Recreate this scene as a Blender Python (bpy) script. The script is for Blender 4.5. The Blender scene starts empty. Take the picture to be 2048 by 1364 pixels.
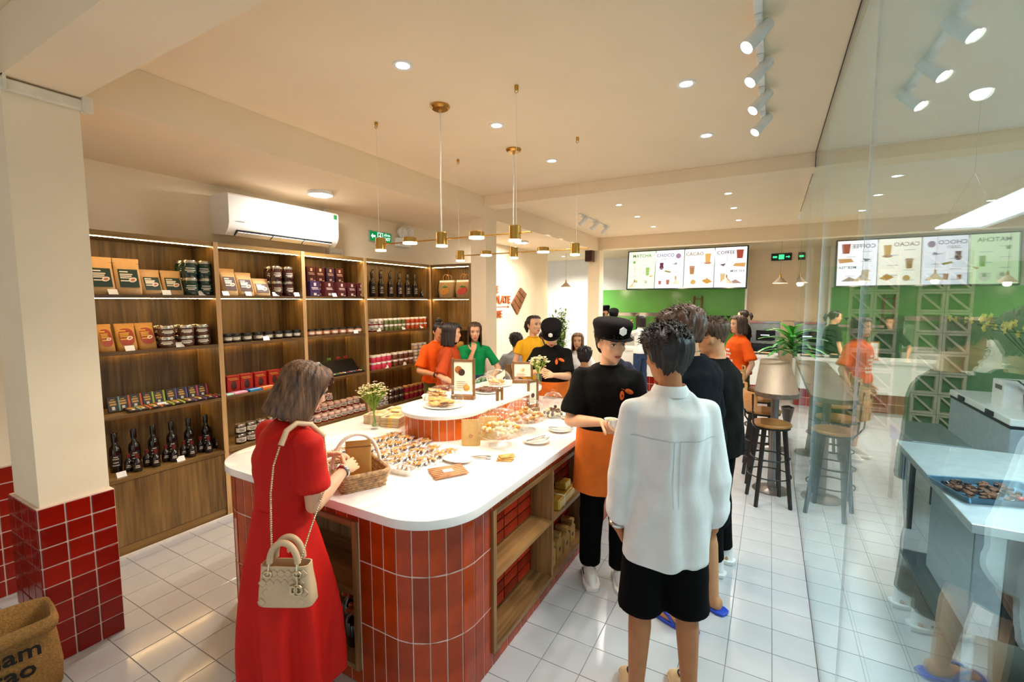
import bpy, bmesh, math, random
import numpy as np
from mathutils import Vector, Matrix, Euler
random.seed(7); np.random.seed(7)
S = bpy.context.scene
COL = S.collection
PI = math.pi

# ------------------------------------------------------------------ camera, world, exposure
cam_d = bpy.data.cameras.new('camera'); cam = bpy.data.objects.new('camera', cam_d); COL.objects.link(cam)
cam_d.sensor_width = 36; cam_d.lens = 916/2048*36; cam_d.clip_start = .02
cam.location = (0, 0, 1.80)
YAW, PITCH = math.radians(29.395), math.radians(4.991)
cam.rotation_euler = (PI/2-PITCH, 0, YAW)
S.camera = cam
S.view_settings.view_transform = 'Standard'; S.view_settings.look = 'None'
S.view_settings.gamma = 1; S.view_settings.use_curve_mapping = False
S.view_settings.exposure = 0.32
cy = S.cycles
cy.max_bounces = 10; cy.diffuse_bounces = 5; cy.glossy_bounces = 5; cy.transmission_bounces = 6; cy.transparent_max_bounces = 24
cy.caustics_reflective = False; cy.caustics_refractive = False
cy.sample_clamp_indirect = 6
w = bpy.data.worlds.new('daylight'); S.world = w; w.use_nodes = True
w.node_tree.nodes['Background'].inputs[0].default_value = (.78, .89, 1, 1)   # overcast daylight that comes in through the shop front
w.node_tree.nodes['Background'].inputs[1].default_value = .9

# ------------------------------------------------------------------ materials
def lin(h):
    if isinstance(h, str):
        c = [int(h[i:i+2], 16)/255 for i in (0, 2, 4)]
        return tuple(x/12.92 if x <= .04045 else ((x+.055)/1.055)**2.4 for x in c)
    return tuple(h)
MATS = {}
def mat(name, color, rough=.5, metal=0, var=.06, scale=14, bump=0, bscale=60, coat=0, trans=0, emit=0, stretch=(1,1,1), sheen=0, spec=.5, sss=0, var2=None):
    """principled material whose colour wanders a little by noise, with an optional fine relief"""
    if name in MATS: return MATS[name]
    m = bpy.data.materials.new(name); m.use_nodes = True; nt = m.node_tree; b = nt.nodes['Principled BSDF']
    c = lin(color)
    tc = nt.nodes.new('ShaderNodeTexCoord'); mp = nt.nodes.new('ShaderNodeMapping'); mp.inputs['Scale'].default_value = stretch
    nt.links.new(tc.outputs['Object'], mp.inputs[0])
    nz = nt.nodes.new('ShaderNodeTexNoise'); nz.inputs['Scale'].default_value = scale; nz.inputs['Detail'].default_value = 4
    nt.links.new(mp.outputs[0], nz.inputs['Vector'])
    rp = nt.nodes.new('ShaderNodeValToRGB')
    lo = lin(var2) if var2 else tuple(x*(1-var*2.2) for x in c)
    rp.color_ramp.elements[0].position = .3; rp.color_ramp.elements[1].position = .7
    rp.color_ramp.elements[0].color = (*lo, 1); rp.color_ramp.elements[1].color = (*[min(1, x*(1+var)) for x in c], 1)
    nt.links.new(nz.outputs['Fac'], rp.inputs[0]); nt.links.new(rp.outputs[0], b.inputs['Base Color'])
    b.inputs['Roughness'].default_value = rough; b.inputs['Metallic'].default_value = metal
    b.inputs['Specular IOR Level'].default_value = spec
    if coat: b.inputs['Coat Weight'].default_value = coat; b.inputs['Coat Roughness'].default_value = .05
    if trans: b.inputs['Transmission Weight'].default_value = trans
    if sheen: b.inputs['Sheen Weight'].default_value = sheen; b.inputs['Sheen Roughness'].default_value = .5
    if sss: b.inputs['Subsurface Weight'].default_value = sss; b.inputs['Subsurface Radius'].default_value = (.012, .005, .003); b.inputs['Subsurface Scale'].default_value = 1
    if emit: b.inputs['Emission Color'].default_value = (*c, 1); b.inputs['Emission Strength'].default_value = emit
    if bump:
        n2 = nt.nodes.new('ShaderNodeTexNoise'); n2.inputs['Scale'].default_value = bscale; n2.inputs['Detail'].default_value = 3
        nt.links.new(mp.outputs[0], n2.inputs['Vector'])
        bp = nt.nodes.new('ShaderNodeBump'); bp.inputs['Strength'].default_value = bump; bp.inputs['Distance'].default_value = .01
        nt.links.new(n2.outputs['Fac'], bp.inputs['Height']); nt.links.new(bp.outputs[0], b.inputs['Normal'])
    MATS[name] = m; return m
def wood(name, c1, c2, axis='z', rough=.45, band=5):
    if name in MATS: return MATS[name]
    m = bpy.data.materials.new(name); m.use_nodes = True; nt = m.node_tree; b = nt.nodes['Principled BSDF']
    tc = nt.nodes.new('ShaderNodeTexCoord'); mp = nt.nodes.new('ShaderNodeMapping')
    mp.inputs['Scale'].default_value = {'z': (1, 1, .06), 'y': (1, .06, 1), 'x': (.06, 1, 1)}[axis]
    nt.links.new(tc.outputs['Object'], mp.inputs[0])
    n1 = nt.nodes.new('ShaderNodeTexNoise'); n1.inputs['Scale'].default_value = band; n1.inputs['Detail'].default_value = 2
    n2 = nt.nodes.new('ShaderNodeTexNoise'); n2.inputs['Scale'].default_value = 45; n2.inputs['Detail'].default_value = 6
    nt.links.new(mp.outputs[0], n1.inputs['Vector']); nt.links.new(mp.outputs[0], n2.inputs['Vector'])
    mx = nt.nodes.new('ShaderNodeMath'); mx.operation = 'MULTIPLY_ADD'; mx.inputs[1].default_value = .45
    ad = nt.nodes.new('ShaderNodeMath'); ad.operation = 'MULTIPLY'; ad.inputs[1].default_value = .55
    nt.links.new(n1.outputs['Fac'], ad.inputs[0]); nt.links.new(n2.outputs['Fac'], mx.inputs[0]); nt.links.new(ad.outputs[0], mx.inputs[2])
    rp = nt.nodes.new('ShaderNodeValToRGB'); rp.color_ramp.elements[0].position = .38; rp.color_ramp.elements[1].position = .62
    rp.color_ramp.elements[0].color = (*lin(c1), 1); rp.color_ramp.elements[1].color = (*lin(c2), 1)
    nt.links.new(mx.outputs[0], rp.inputs[0]); nt.links.new(rp.outputs[0], b.inputs['Base Color'])
    bp = nt.nodes.new('ShaderNodeBump'); bp.inputs['Strength'].default_value = .12; bp.inputs['Distance'].default_value = .004
    nt.links.new(n2.outputs['Fac'], bp.inputs['Height']); nt.links.new(bp.outputs[0], b.inputs['Normal'])
    b.inputs['Roughness'].default_value = rough
    MATS[name] = m; return m
def glass(name, tint=(.86, .95, .95), ior=1.5, rough=0.0):
    """thin clear sheet: what is not mirrored by Fresnel goes straight through"""
    if name in MATS: return MATS[name]
    m = bpy.data.materials.new(name); m.use_nodes = True; nt = m.node_tree; nt.nodes.remove(nt.nodes['Principled BSDF'])
    out = nt.nodes['Material Output']; fr = nt.nodes.new('ShaderNodeFresnel'); fr.inputs[0].default_value = ior
    t = nt.nodes.new('ShaderNodeBsdfTransparent'); t.inputs[0].default_value = (*tint, 1)
    g = nt.nodes.new('ShaderNodeBsdfGlossy'); g.inputs[1].default_value = rough; g.inputs[0].default_value = (.96, 1, 1, 1)
    ge = nt.nodes.new('ShaderNodeNewGeometry'); mr = nt.nodes.new('ShaderNodeMapRange'); mr.inputs[3].default_value = ior; mr.inputs[4].default_value = 1/ior   # same mirror share from either side of a thin sheet
    nt.links.new(ge.outputs['Backfacing'], mr.inputs[0]); nt.links.new(mr.outputs[0], fr.inputs[0])
    mx = nt.nodes.new('ShaderNodeMixShader'); nt.links.new(fr.outputs[0], mx.inputs[0]); nt.links.new(t.outputs[0], mx.inputs[1]); nt.links.new(g.outputs[0], mx.inputs[2])
    nt.links.new(mx.outputs[0], out.inputs[0]); MATS[name] = m; return m
def glow(name, color, strength):
    if name in MATS: return MATS[name]
    m = bpy.data.materials.new(name); m.use_nodes = True; nt = m.node_tree; nt.nodes.remove(nt.nodes['Principled BSDF'])
    e = nt.nodes.new('ShaderNodeEmission'); e.inputs[0].default_value = (*lin(color), 1); e.inputs[1].default_value = strength
    nt.links.new(e.outputs[0], nt.nodes['Material Output'].inputs[0]); MATS[name] = m; return m
def glazed(name, color, var, uneven=.25):
    """glazed ceramic: each tile object gets its own shade, surface gently wavy and glossy"""
    if name in MATS: return MATS[name]
    m = mat(name, color, .14, var=var, scale=6, spec=.4); nt = m.node_tree; b = nt.nodes['Principled BSDF']
    oi = nt.nodes.new('ShaderNodeObjectInfo'); hs = nt.nodes.new('ShaderNodeHueSaturation')
    lk = b.inputs['Base Color'].links[0]; src = lk.from_socket; nt.links.remove(lk); nt.links.new(src, hs.inputs['Color'])
    mr = nt.nodes.new('ShaderNodeMapRange'); mr.inputs[3].default_value = 1-uneven*1.1; mr.inputs[4].default_value = 1+uneven
    nt.links.new(oi.outputs['Random'], mr.inputs[0]); nt.links.new(mr.outputs[0], hs.inputs['Value'])
    nt.links.new(hs.outputs[0], b.inputs['Base Color'])
    n2 = nt.nodes.new('ShaderNodeTexNoise'); n2.inputs['Scale'].default_value = 16; tc = nt.nodes.new('ShaderNodeTexCoord'); nt.links.new(tc.outputs['Object'], n2.inputs[0])
    bp = nt.nodes.new('ShaderNodeBump'); bp.inputs['Strength'].default_value = .25; bp.inputs['Distance'].default_value = .01
    nt.links.new(n2.outputs['Fac'], bp.inputs['Height']); nt.links.new(bp.outputs[0], b.inputs['Normal'])
    return m

# ------------------------------------------------------------------ mesh building
class MB:
    def __init__(s): s.v = []; s.f = []
    def add(s, vs, fs):
        o = len(s.v); s.v += [tuple(map(float, p)) for p in vs]; s.f += [tuple(i+o for i in f) for f in fs]; return s
    def box(s, x0, x1, y0, y1, z0, z1, bev=0, M=None):
        if bev <= 0:
            vs = [(x, y, z) for z in (z0, z1) for y in (y0, y1) for x in (x0, x1)]
            fs = [(0,2,3,1), (4,5,7,6), (0,1,5,4), (2,6,7,3), (0,4,6,2), (1,3,7,5)]
        else:
            bm = bmesh.new(); bmesh.ops.create_cube(bm, size=1)
            for q in bm.verts: q.co = Vector(((x0+x1)/2+q.co.x*(x1-x0), (y0+y1)/2+q.co.y*(y1-y0), (z0+z1)/2+q.co.z*(z1-z0)))
            bmesh.ops.bevel(bm, geom=bm.edges[:], offset=bev, segments=2, affect='EDGES', profile=.5)
            bm.verts.index_update(); vs = [q.co[:] for q in bm.verts]; fs = [[q.index for q in f.verts] for f in bm.faces]; bm.free()
        if M is not None: vs = [tuple(M @ Vector(p)) for p in vs]
        return s.add(vs, fs)
    def rings(s, rs, cap=True, closed=True):
        """loft: list of rings, each a list of n points"""
        n = len(rs[0]); vs = [p for r in rs for p in r]; fs = []
        for i in range(len(rs)-1):
            for j in range(n if closed else n-1):
                k = (j+1) % n; fs.append((i*n+j, i*n+k, (i+1)*n+k, (i+1)*n+j))
        if cap: fs.append(tuple(range(n-1, -1, -1))); fs.append(tuple((len(rs)-1)*n+j for j in range(n)))
        return s.add(vs, fs)
    def lathe(s, prof, n=20, o=(0,0,0), M=None, sx=1, sy=1):
        """profile [(r,z)...] turned about z; an open bore when both ends keep a radius"""
        if prof[0][0] > .002 and prof[-1][0] > .002: prof = list(prof)+[prof[0]]; bore = True
        else: bore = False
        rs = [[(o[0]+r*math.cos(2*PI*j/n)*sx, o[1]+r*math.sin(2*PI*j/n)*sy, o[2]+z) for j in range(n)] for r, z in prof]
        if M is not None: rs = [[tuple(M @ Vector(p)) for p in r] for r in rs]
        return s.rings(rs, cap=not bore)
    def tube(s, path, r, n=8, closed=False):
        """swept round bar; r is a number or one per point"""
        P = [Vector(p) for p in path]; m = len(P); rr = r if hasattr(r, '__len__') else [r]*m; rs = []; up = None
        for i in range(m):
            if closed: t = P[(i+1) % m]-P[i-1]
            else: t = P[min(i+1, m-1)]-P[max(i-1, 0)]
            t.normalize()
            if up is None: up = Vector((0,0,1)) if abs(t.z) < .9 else Vector((1,0,0))
            a = up-t*up.dot(t)
            if a.length < 1e-5: a = t.orthogonal()
            a.normalize(); up = a; b = t.cross(a)
            rs.append([tuple(P[i]+(a*math.cos(2*PI*j/n)+b*math.sin(2*PI*j/n))*rr[i]) for j in range(n)])
        if closed: rs.append(rs[0]); return s.rings(rs, cap=False)
        return s.rings(rs)
    def cap_tube(s, a, b, ra, rb=None, n=10, ex=1):
        """capsule with rounded ends from a to b"""
        a = Vector(a); b = Vector(b); rb = ra if rb is None else rb; t = (b-a); L = t.length or 1e-6; t = t/L
        path = []; rr = []
        for k in (80, 55, 30): path.append(a-t*ra*math.sin(math.radians(k))); rr.append(ra*math.cos(math.radians(k)))
        path += [a, b]; rr += [ra, rb]
        for k in (30, 55, 80): path.append(b+t*rb*math.sin(math.radians(k))); rr.append(rb*math.cos(math.radians(k)))
        return s.tube(path, rr, n)
    def prism(s, poly, z0, z1, M=None):
        n = len(poly); vs = [(x, y, z0) for x, y in poly]+[(x, y, z1) for x, y in poly]
        fs = [tuple(range(n-1, -1, -1)), tuple(range(n, 2*n))]+[(i, (i+1) % n, (i+1) % n+n, i+n) for i in range(n)]
        if M is not None: vs = [tuple(M @ Vector(p)) for p in vs]
        return s.add(vs, fs)
    def ball(s, c, r, n=12, m=8, M=None):
        rx, ry, rz = r if hasattr(r, '__len__') else (r, r, r); rs = []
        for i in range(m+1):
            a = -PI/2+PI*(i+.02*(i == 0)-.02*(i == m))/m
            rs.append([(rx*math.cos(a)*math.cos(2*PI*j/n), ry*math.cos(a)*math.sin(2*PI*j/n), rz*math.sin(a)) for j in range(n)])
        if M is not None: rs = [[tuple(M @ Vector(p)) for p in r_] for r_ in rs]
        rs = [[(p[0]+c[0], p[1]+c[1], p[2]+c[2]) for p in r_] for r_ in rs]
        return s.rings(rs)
    def mesh(s, name='mesh'):
        me = bpy.data.meshes.new(name); me.from_pydata(s.v, [], s.f); me.update(); return me
    def build(s, name, m, parent=None, smooth=0, loc=None, rot=None):
        me = s.mesh(name); o = bpy.data.objects.new(name, me); COL.objects.link(o)
        if m is not None: me.materials.append(m)
        fixn(me)
        if smooth: shade(me, smooth)
        if parent is not None: o.parent = parent
        if loc is not None: o.location = loc
        if rot is not None: o.rotation_euler = rot
        return o
def fixn(me):
    bm = bmesh.new(); bm.from_mesh(me); bmesh.ops.recalc_face_normals(bm, faces=bm.faces[:]); bm.to_mesh(me); bm.free()
def shade(me, ang=40):
    me.polygons.foreach_set('use_smooth', [True]*len(me.polygons))
    if ang < 170: me.set_sharp_from_angle(angle=math.radians(ang))
def tag(o, label=None, cat=None, group=None, kind=None):
    if label: o['label'] = label
    if cat: o['category'] = cat
    if group: o['group'] = group
    if kind: o['kind'] = kind
    return o
def thing(name, label, cat, loc=(0,0,0), rz=0, group=None):
    o = bpy.data.objects.new(name, None); COL.objects.link(o); o.empty_display_size = .05
    o.location = loc; o.rotation_euler = (0, 0, rz); return tag(o, label, cat, group)
def struct(name, mb, m, smooth=0): return tag(mb.build(name, m, None, smooth), kind='structure')
def dup(root, loc=None, rz=None, label=None, parent=None, group=None, scale=None):
    r = root.copy(); COL.objects.link(r)
    if parent is not None: r.parent = parent
    if loc is not None: r.location = loc
    if rz is not None: r.rotation_euler = (0, 0, rz)
    if label: r['label'] = label
    if group: r['group'] = group
    if scale: r.scale = (scale,)*3 if not hasattr(scale, '__len__') else scale
    for ch in root.children: dup(ch, parent=r)
    return r
def inst(name, me, parent, loc, rot=(0,0,0), sc=None, kind=None):
    o = bpy.data.objects.new(name, me); COL.objects.link(o); o.parent = parent; o.location = loc; o.rotation_euler = rot
    if sc: o.scale = sc
    if kind: o['kind'] = kind
    return o
def text_mesh(txt, size, depth=.002, bold=0, align='CENTER', font=None, space=1.0):
    c = bpy.data.curves.new('lettering', 'FONT'); c.body = txt; c.size = size; c.extrude = depth; c.align_x = align; c.align_y = 'CENTER'; c.offset = bold; c.resolution_u = 2; c.space_line = space
    o = bpy.data.objects.new('lettering', c); COL.objects.link(o)
    dg = bpy.context.evaluated_depsgraph_get(); me = bpy.data.meshes.new_from_object(o.evaluated_get(dg)); bpy.data.objects.remove(o); return me
def lettering(txt, size, m, parent, loc, rot, depth=.001, bold=0, align='CENTER', name='lettering', space=1.0, sc=None):
    me = text_mesh(txt, size, depth, bold, align, space=space); me.materials.append(m)
    o = inst(name, me, parent, loc, rot); o['kind'] = 'stuff'
    if sc: o.scale = sc
    return o
ORD = ['first','second','third','fourth','fifth','sixth','seventh','eighth','ninth','tenth','eleventh','twelfth','thirteenth','fourteenth','fifteenth','sixteenth']
def lamp_light(kind, parent, loc, energy, color, size=.1, rot=(0,0,0), spot=120, sizey=None, blend=.6):
    d = bpy.data.lights.new('lamp_light', kind); d.energy = energy; d.color = color
    if kind == 'AREA':
        d.size = size
        if sizey: d.shape = 'RECTANGLE'; d.size_y = sizey
        else: d.shape = 'DISK'
    elif kind == 'SPOT': d.spot_size = math.radians(spot); d.spot_blend = blend; d.shadow_soft_size = size
    else: d.shadow_soft_size = size
    o = bpy.data.objects.new('lamp_light', d); COL.objects.link(o); o.parent = parent; o.location = loc; o.rotation_euler = rot; return o
WARM = (1, .80, .56); NEUT = (1, .93, .84); COOLW = (.96, .98, 1)
# ------------------------------------------------------------------ the setting
M_wall = mat('cream_wall_paint', 'f4e2c4', .75, var=.02, scale=3, bump=.05, bscale=90)
M_ceil = mat('cream_ceiling_paint', 'f1dcbc', .8, var=.015, scale=2)
M_white = mat('white_wall_paint', 'f3f3ee', .7, var=.02, scale=3)
M_green = mat('green_back_panel', '72bd55', .18, var=.05, scale=2)
M_tile = mat('white_floor_tile', 'c4c6c9', .16, var=.025, scale=5, coat=.15)
M_grout = mat('grey_floor_grout', '8d8a86', .9)
M_red = glazed('red_glazed_tile', '8a1408', .12, .18)
M_groutw = mat('pale_wall_grout', 'e8cdbd', .8)
H = 3.05; XG = .28; ZS = 2.80
def bxs(name, m, *b): return struct(name, MB().box(*b), m)
# floor: grout bed and tiles as pieces
floor = bxs('floor', M_grout, -8, 4.2, -2.5, 13, -.06, -.0025)
P = .203; tme = MB().box(-P/2+.0018, P/2-.0018, -P/2+.0018, P/2-.0018, -.008, 0, bev=.0012).mesh('tile'); tme.materials.append(M_tile)
inv = cam.matrix_basis.inverted()
cells = []
for i in range(-36, 19):
    for j in range(-14, 58):
        x = -.122+P*(i+.5); y = 1.147+P*(j+.5)
        q = Matrix.LocRotScale(cam.location, cam.rotation_euler, None).inverted() @ Vector((x, y, 0))
        vis = q.z < -.1 and abs(q.x/-q.z) < 1.16 and abs(q.y/-q.z) < .78
        under = -2.8 < x < -1.15 and 1.45 < y < 3.9
        if x < -4.2 and y < 9: continue
        cells.append(((0 if vis and not under and y < 5.5 and x < .3 else 50)+(x*x+y*y)**.5, x, y))
cells.sort()
for d, x, y in cells[:300]: inst('tile', tme, floor, (x, y, 0))
mb = MB(); a = P/2-.0018
for d, x, y in cells[300:]: mb.add([(x-a, y-a, -.001), (x+a, y-a, -.001), (x+a, y+a, -.001), (x-a, y+a, -.001)], [(0,1,2,3)])
tag(mb.build('far_tiles', M_tile, floor), kind='stuff')

ceiling = bxs('ceiling', M_ceil, -8, 4.2, -2.5, 13, H, H+.2)
bxs('ceiling_kitchen', M_white, .3, 3.6, 1.02, 4.71, H-.02, H-.002)
bxs('ceiling_kitchen_far', M_white, .3, 3.6, 4.98, 8.2, H-.02, H-.002)
bxs('trim_1', M_ceil, -4.3, -3.04, -2.5, 8.93, ZS, H-.001)               # lowered soffit along the left wall
bxs('trim_2', M_ceil, -3.039, 4.2, .74, 1.01, ZS, H-.001)              # near cross beam
bxs('trim_3', M_ceil, -3.039, 4.2, 4.72, 4.97, 2.93, H-.001)             # middle cross beam
bxs('trim_4', M_ceil, -8, 4.2, 8.93, 9.18, 2.82, H-.001)                 # far cross beam
bxs('trim_5', M_ceil, -8, 4.2, 9.19, 12.9, 2.92, H-.001)                  # lower ceiling over the service area
bxs('wall_left', M_wall, -4.45, -4.25, .9, 9.12, 0, ZS)
bxs('wall_near', M_wall, -4.25, -4.02, -2.5, .9, 0, ZS)
bxs('wall_back', M_white, -8, -.46, 12.0, 12.2, 0, 2.92)
bxs('wall_service', M_wall, -.46, 4.2, 11.5, 11.7, 0, 2.92)
bxs('trim_6', M_white, -.50, -.46, 11.3, 12.0, 0, 2.92)
bxs('wall_side', M_white, -8.2, -8, 9.12, 12, 0, 2.92)
bxs('wall_kitchen', M_white, 3.6, 3.8, -2.5, 11.5, 0, H)
bxs('wall_green', M_green, -4.02, -.51, 11.97, 11.999, .0, 2.09)
bxs('wall_kitchen_end', M_white, 1.05, 3.6, 8.2, 8.35, 0, H)
# front wall of the shop, behind the camera: a wide opening lets daylight in
bxs('wall_front', M_wall, -4.3, 3.8, -2.6, -2.5, 2.55, H)
bxs('wall_front_pier', M_wall, -4.3, -3.6, -2.6, -2.5, 0, 2.55)
# pillars
def pillar(name, x0, x1, y0, y1, z1): return struct(name, MB().box(x0, x1, y0, y1, 0, z1), M_wall)
p1 = pillar('pillar_near', -3.40, -3.04, .74, 1.01, ZS)
p2 = pillar('pillar_middle', -3.26, -3.04, 4.75, 4.995, ZS)
p3 = pillar('pillar_far', -3.25, -3.01, 8.90, 9.15, 2.81)
# tile skirt of the near pillar: grout body, then single tiles
sk = MB().box(-3.415, -3.024, .725, 1.024, 0, .80).build('tile_skirt', M_groutw, p1)
t1 = MB().box(-.0465, .0465, -.004, .004, -.0465, .0465, bev=.0025).mesh('tile'); t1.materials.append(M_red)
for k in range(8):
    z = .05+k*.1
    for j in range(3): inst('tile', t1, p1, (-3.022, .775+j*.1, z), (0, 0, PI/2))
    for j in range(4): inst('tile', t1, p1, (-3.073-j*.1, .723, z))
wl = bxs('wall_tiled', M_groutw, -4.02, -4.0, -2.5, .9, 0, .80)
for k in range(8):
    for j in range(6): inst('tile', t1, wl, (-3.998, .85-j*.1, .05+k*.1), (0, 0, PI/2))
bxs('baseboard_left', mat('white_silicone', 'e9e4dc', .6), -3.90, -3.875, 1.0, 4.76, 0, .012)
# white plastic cable duct under the near beam
duct = thing('cable_duct', 'white plastic cable trunking on top of the near pillar', 'cable duct', (-3.036, .74, 2.74))
MD = mat('cream_plastic', 'eadfc9', .45)
MB().box(0, .03, -.6, .30, 0, .05, bev=.006).build('channel', MD, duct)
MB().box(.002, .036, .0, .012, -.004, .07, bev=.003).build('clip', MD, duct)
MB().box(-.002, .042, .27, .312, -.008, .075, bev=.006).build('end_cap', MD, duct)

# ------------------------------------------------------------------ glass partition
M_glass = glass('partition_glass', (.90, .975, .97), 1.5)
M_seal = mat('clear_silicone_seam', 'dfeef0', .2)
M_blk = mat('black_gasket', '15120f', .6)
seams = [-1.2, .42, 2.03, 3.65, 5.1, 6.95]
for i in range(5):
    y0, y1 = seams[i]+.0008, seams[i+1]-.0008
    top = H if i < 3 else 2.925
    if i == 3: pieces = [(y0, 4.715, H)]
    o = MB()
    if i == 3: o.prism([(y0, .004), (y1, .004), (y1, 2.92), (4.71, 2.92), (4.71, H-.004), (y0, H-.004)], -.004, .004, Matrix(((0,0,1,XG), (1,0,0,0), (0,1,0,0), (0,0,0,1))))
    elif i == 4: o.box(XG-.004, XG+.004, y0, y1, .004, 2.925)
    else: o.box(XG-.004, XG+.004, y0, y1, .004, H-.004)
    struct('window_%d' % (i+1), o, M_glass)
tm = MB()
for y in seams[1:5]: tm.box(XG-.0042, XG+.0042, y-.0016, y+.0016, .004, 2.92)
struct('trim_7', tm, M_seal)
g = MB().box(XG-.006, XG+.006, -1.2, 4.71, H-.006, H); g.box(XG-.006, XG+.006, 4.705, 4.712, 2.92, H); g.box(XG-.006, XG+.006, 4.98, 6.95, 2.93, 2.936)
struct('trim_8', g, M_blk)
struct('trim_9', MB().box(XG-.005, XG+.005, -1.2, 6.95, 0, .004), mat('steel_floor_channel', '55585a', .35, .8))
# ------------------------------------------------------------------ ceiling lamps
M_gold = mat('brushed_brass', 'c99b4e', .28, 1, var=.06, scale=40, stretch=(1,1,.1))
M_cord = mat('white_cord', 'f2ece2', .5)
M_lampw = mat('white_lamp_housing', 'eeeeea', .35)
G_lamp = glow('lamp_glow_neutral', 'fff6ea', 14); G_warm = glow('lamp_glow_warm', 'ffe6c0', 9)
dn_ring = MB().lathe([(.036, -.004), (.052, -.006), (.055, 0), (.036, 0)], 24).mesh('trim_ring'); dn_ring.materials.append(M_lampw); shade(dn_ring)
dn_lens = MB().lathe([(.001, -.003), (.037, -.003), (.037, 0), (.001, 0)], 24).mesh('lens'); dn_lens.materials.append(G_lamp)
def downlight(x, y, z, label, e=26):
    t = thing('downlight', label, 'ceiling light', (x, y, z), 0, 'round recessed downlights in the ceiling')
    inst('trim_ring', dn_ring, t, (0,0,0)); inst('lens', dn_lens, t, (0,0,0))
    lamp_light('SPOT', t, (0,0,-.012), e, NEUT, .045, spot=150, blend=.8)
for i, y in enumerate((1.94, 2.90, 3.85)):
    downlight(-1.76, y, H, ORD[i].capitalize()+' downlight from the camera in the row above the counter')
    downlight(-.48, y, H, ORD[i].capitalize()+' downlight from the camera in the row beside the track spotlights')
for i, y in enumerate((6.0, 6.95, 8.02)):
    downlight(-1.78, y, H, ORD[i].capitalize()+' downlight past the middle beam, left row', 66)
    downlight(-.49, y, H, ORD[i].capitalize()+' downlight past the middle beam, right row', 66)
for i, x in enumerate((-2.2, -1.0)): downlight(x, 9.75, 2.92, ('Left','Right')[i]+' downlight over the menu boards', 150)
downlight(-4.6, 10.8, 2.92, 'Downlight in the pale room behind the far pillar', 420)
# round surface lamps on the soffit
for x, y, lb in ((-3.66, 2.90, 'Round white surface lamp on the soffit above the air conditioner'), (-3.70, 6.9, 'Round white surface lamp on the soffit by the logo wall')):
    t = thing('surface_lamp', lb, 'ceiling light', (x, y, ZS))
    MB().lathe([(.112, 0), (.115, -.02), (.108, -.03), (.104, -.03), (.104, 0)], 36).build('housing', M_lampw, t, 40)
    MB().lathe([(.001, -.034), (.09, -.033), (.106, -.027), (.106, -.005), (.001, -.005)], 36).build('diffuser', G_lamp, t, 60)
    lamp_light('AREA', t, (0,0,-.04), 22, (1, .97, .92), .2)
# brass pendant bars
def pendant(y, nm):
    t = thing('pendant_lamp', nm+' brass pendant bar lamp with five round heads above the counter', 'pendant lamp', (-1.905, y, 0), 0, 'brass pendant bars')
    MB().tube([(-.60, 0, 2.205), (.66, 0, 2.205)], .005, 8).build('bar', M_gold, t, 60)
    for k in range(5):
        x = -.55+.275*k; tall = k % 2 == 0
        r, z0, z1 = (.036, 2.155, 2.25) if tall else (.047, 2.19, 2.235)
        hd = MB().lathe([(r-.004, z0+.006), (r, z0+.006), (r, z1-.004), (r-.004, z1), (.001, z1)], 28, (x, 0, 0)).build('head', M_gold, t, 40)
        MB().lathe([(.001, z0), (r+.001, z0+.001), (r+.001, z0+.012), (.001, z0+.012)], 28, (x, 0, 0)).build('diffuser', G_warm, hd)
        lamp_light('SPOT', hd, (x, 0, z0-.006), 12 if tall else 15, WARM, .03, spot=150, blend=.7)
    MB().lathe([(.001, H), (.062, H), (.062, H-.012), (.05, H-.025), (.012, H-.028), (.008, H-.045), (.001, H-.045)], 30).build('canopy', M_gold, t, 40)
    MB().tube([(0, 0, H-.03), (.003, 0, 2.9), (-.002, 0, 2.6), (0, 0, 2.25)], .0045, 8).build('cord', M_cord, t, 60)
    for sx in (-.565, .56):
        hk = MB().lathe([(.001, 0), (.012, 0), (.012, -.02), (.004, -.028), (.001, -.028)], 14, (sx, 0, H)).build('hook', M_gold, t, 40)
        MB().tube([(sx+.012*math.cos(a), 0, H-.03+.012*math.sin(a)) for a in np.linspace(0, 2*PI, 14)[:-1]], .0022, 6, closed=True).build('loop', M_gold, hk, 60)
        MB().tube([(sx, 0, H-.03), (sx, 0, 2.205)], .0011, 5).build('wire', M_cord, hk, 60)
pendant(2.44, 'Nearer'); pendant(3.41, 'Farther')
# track spotlights
def track(name, x, y0, y1, heads, aim, label, e):
    t = thing(name, label, 'track light', (x, 0, H))
    MB().box(-.017, .017, y0, y1, -.02, 0, bev=.002).build('rail', M_lampw, t)
    for y in heads:
        MB().box(-.016, .016, y-.05, y+.05, -.042, -.02, bev=.004).build('adapter', M_lampw, t)
        d = Vector(aim).normalized(); c = Vector((0, y, -.085)); q = d.to_track_quat('-Z', 'Y').to_matrix().to_4x4()
        Mx = Matrix.Translation(c) @ q
        h = MB().lathe([(.001, .075), (.024, .075), (.027, .07), (.031, -.05), (.034, -.075), (.029, -.075), (.027, -.06), (.001, -.06)], 22, M=Mx).build('spot_head', M_lampw, t, 40)
        MB().lathe([(.001, -.066), (.027, -.066), (.027, -.06), (.001, -.06)], 20, M=Mx).build('lens', G_lamp, h)
        MB().tube([(0, y, -.04), (.0, y, -.08)], .006, 8).build('stem', M_lampw, h, 60)
        l = lamp_light('SPOT', h, Mx @ Vector((0,0,-.078)), e, NEUT, .025, spot=60, blend=.5); l.rotation_euler = d.to_track_quat('-Z', 'Y').to_euler()
track('track_light', -.10, 1.9, 3.75, (2.38, 2.75, 3.15, 3.55), (-.6, -.4, -.8), 'White ceiling track with four spotlights beside the glass partition', 38)
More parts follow.
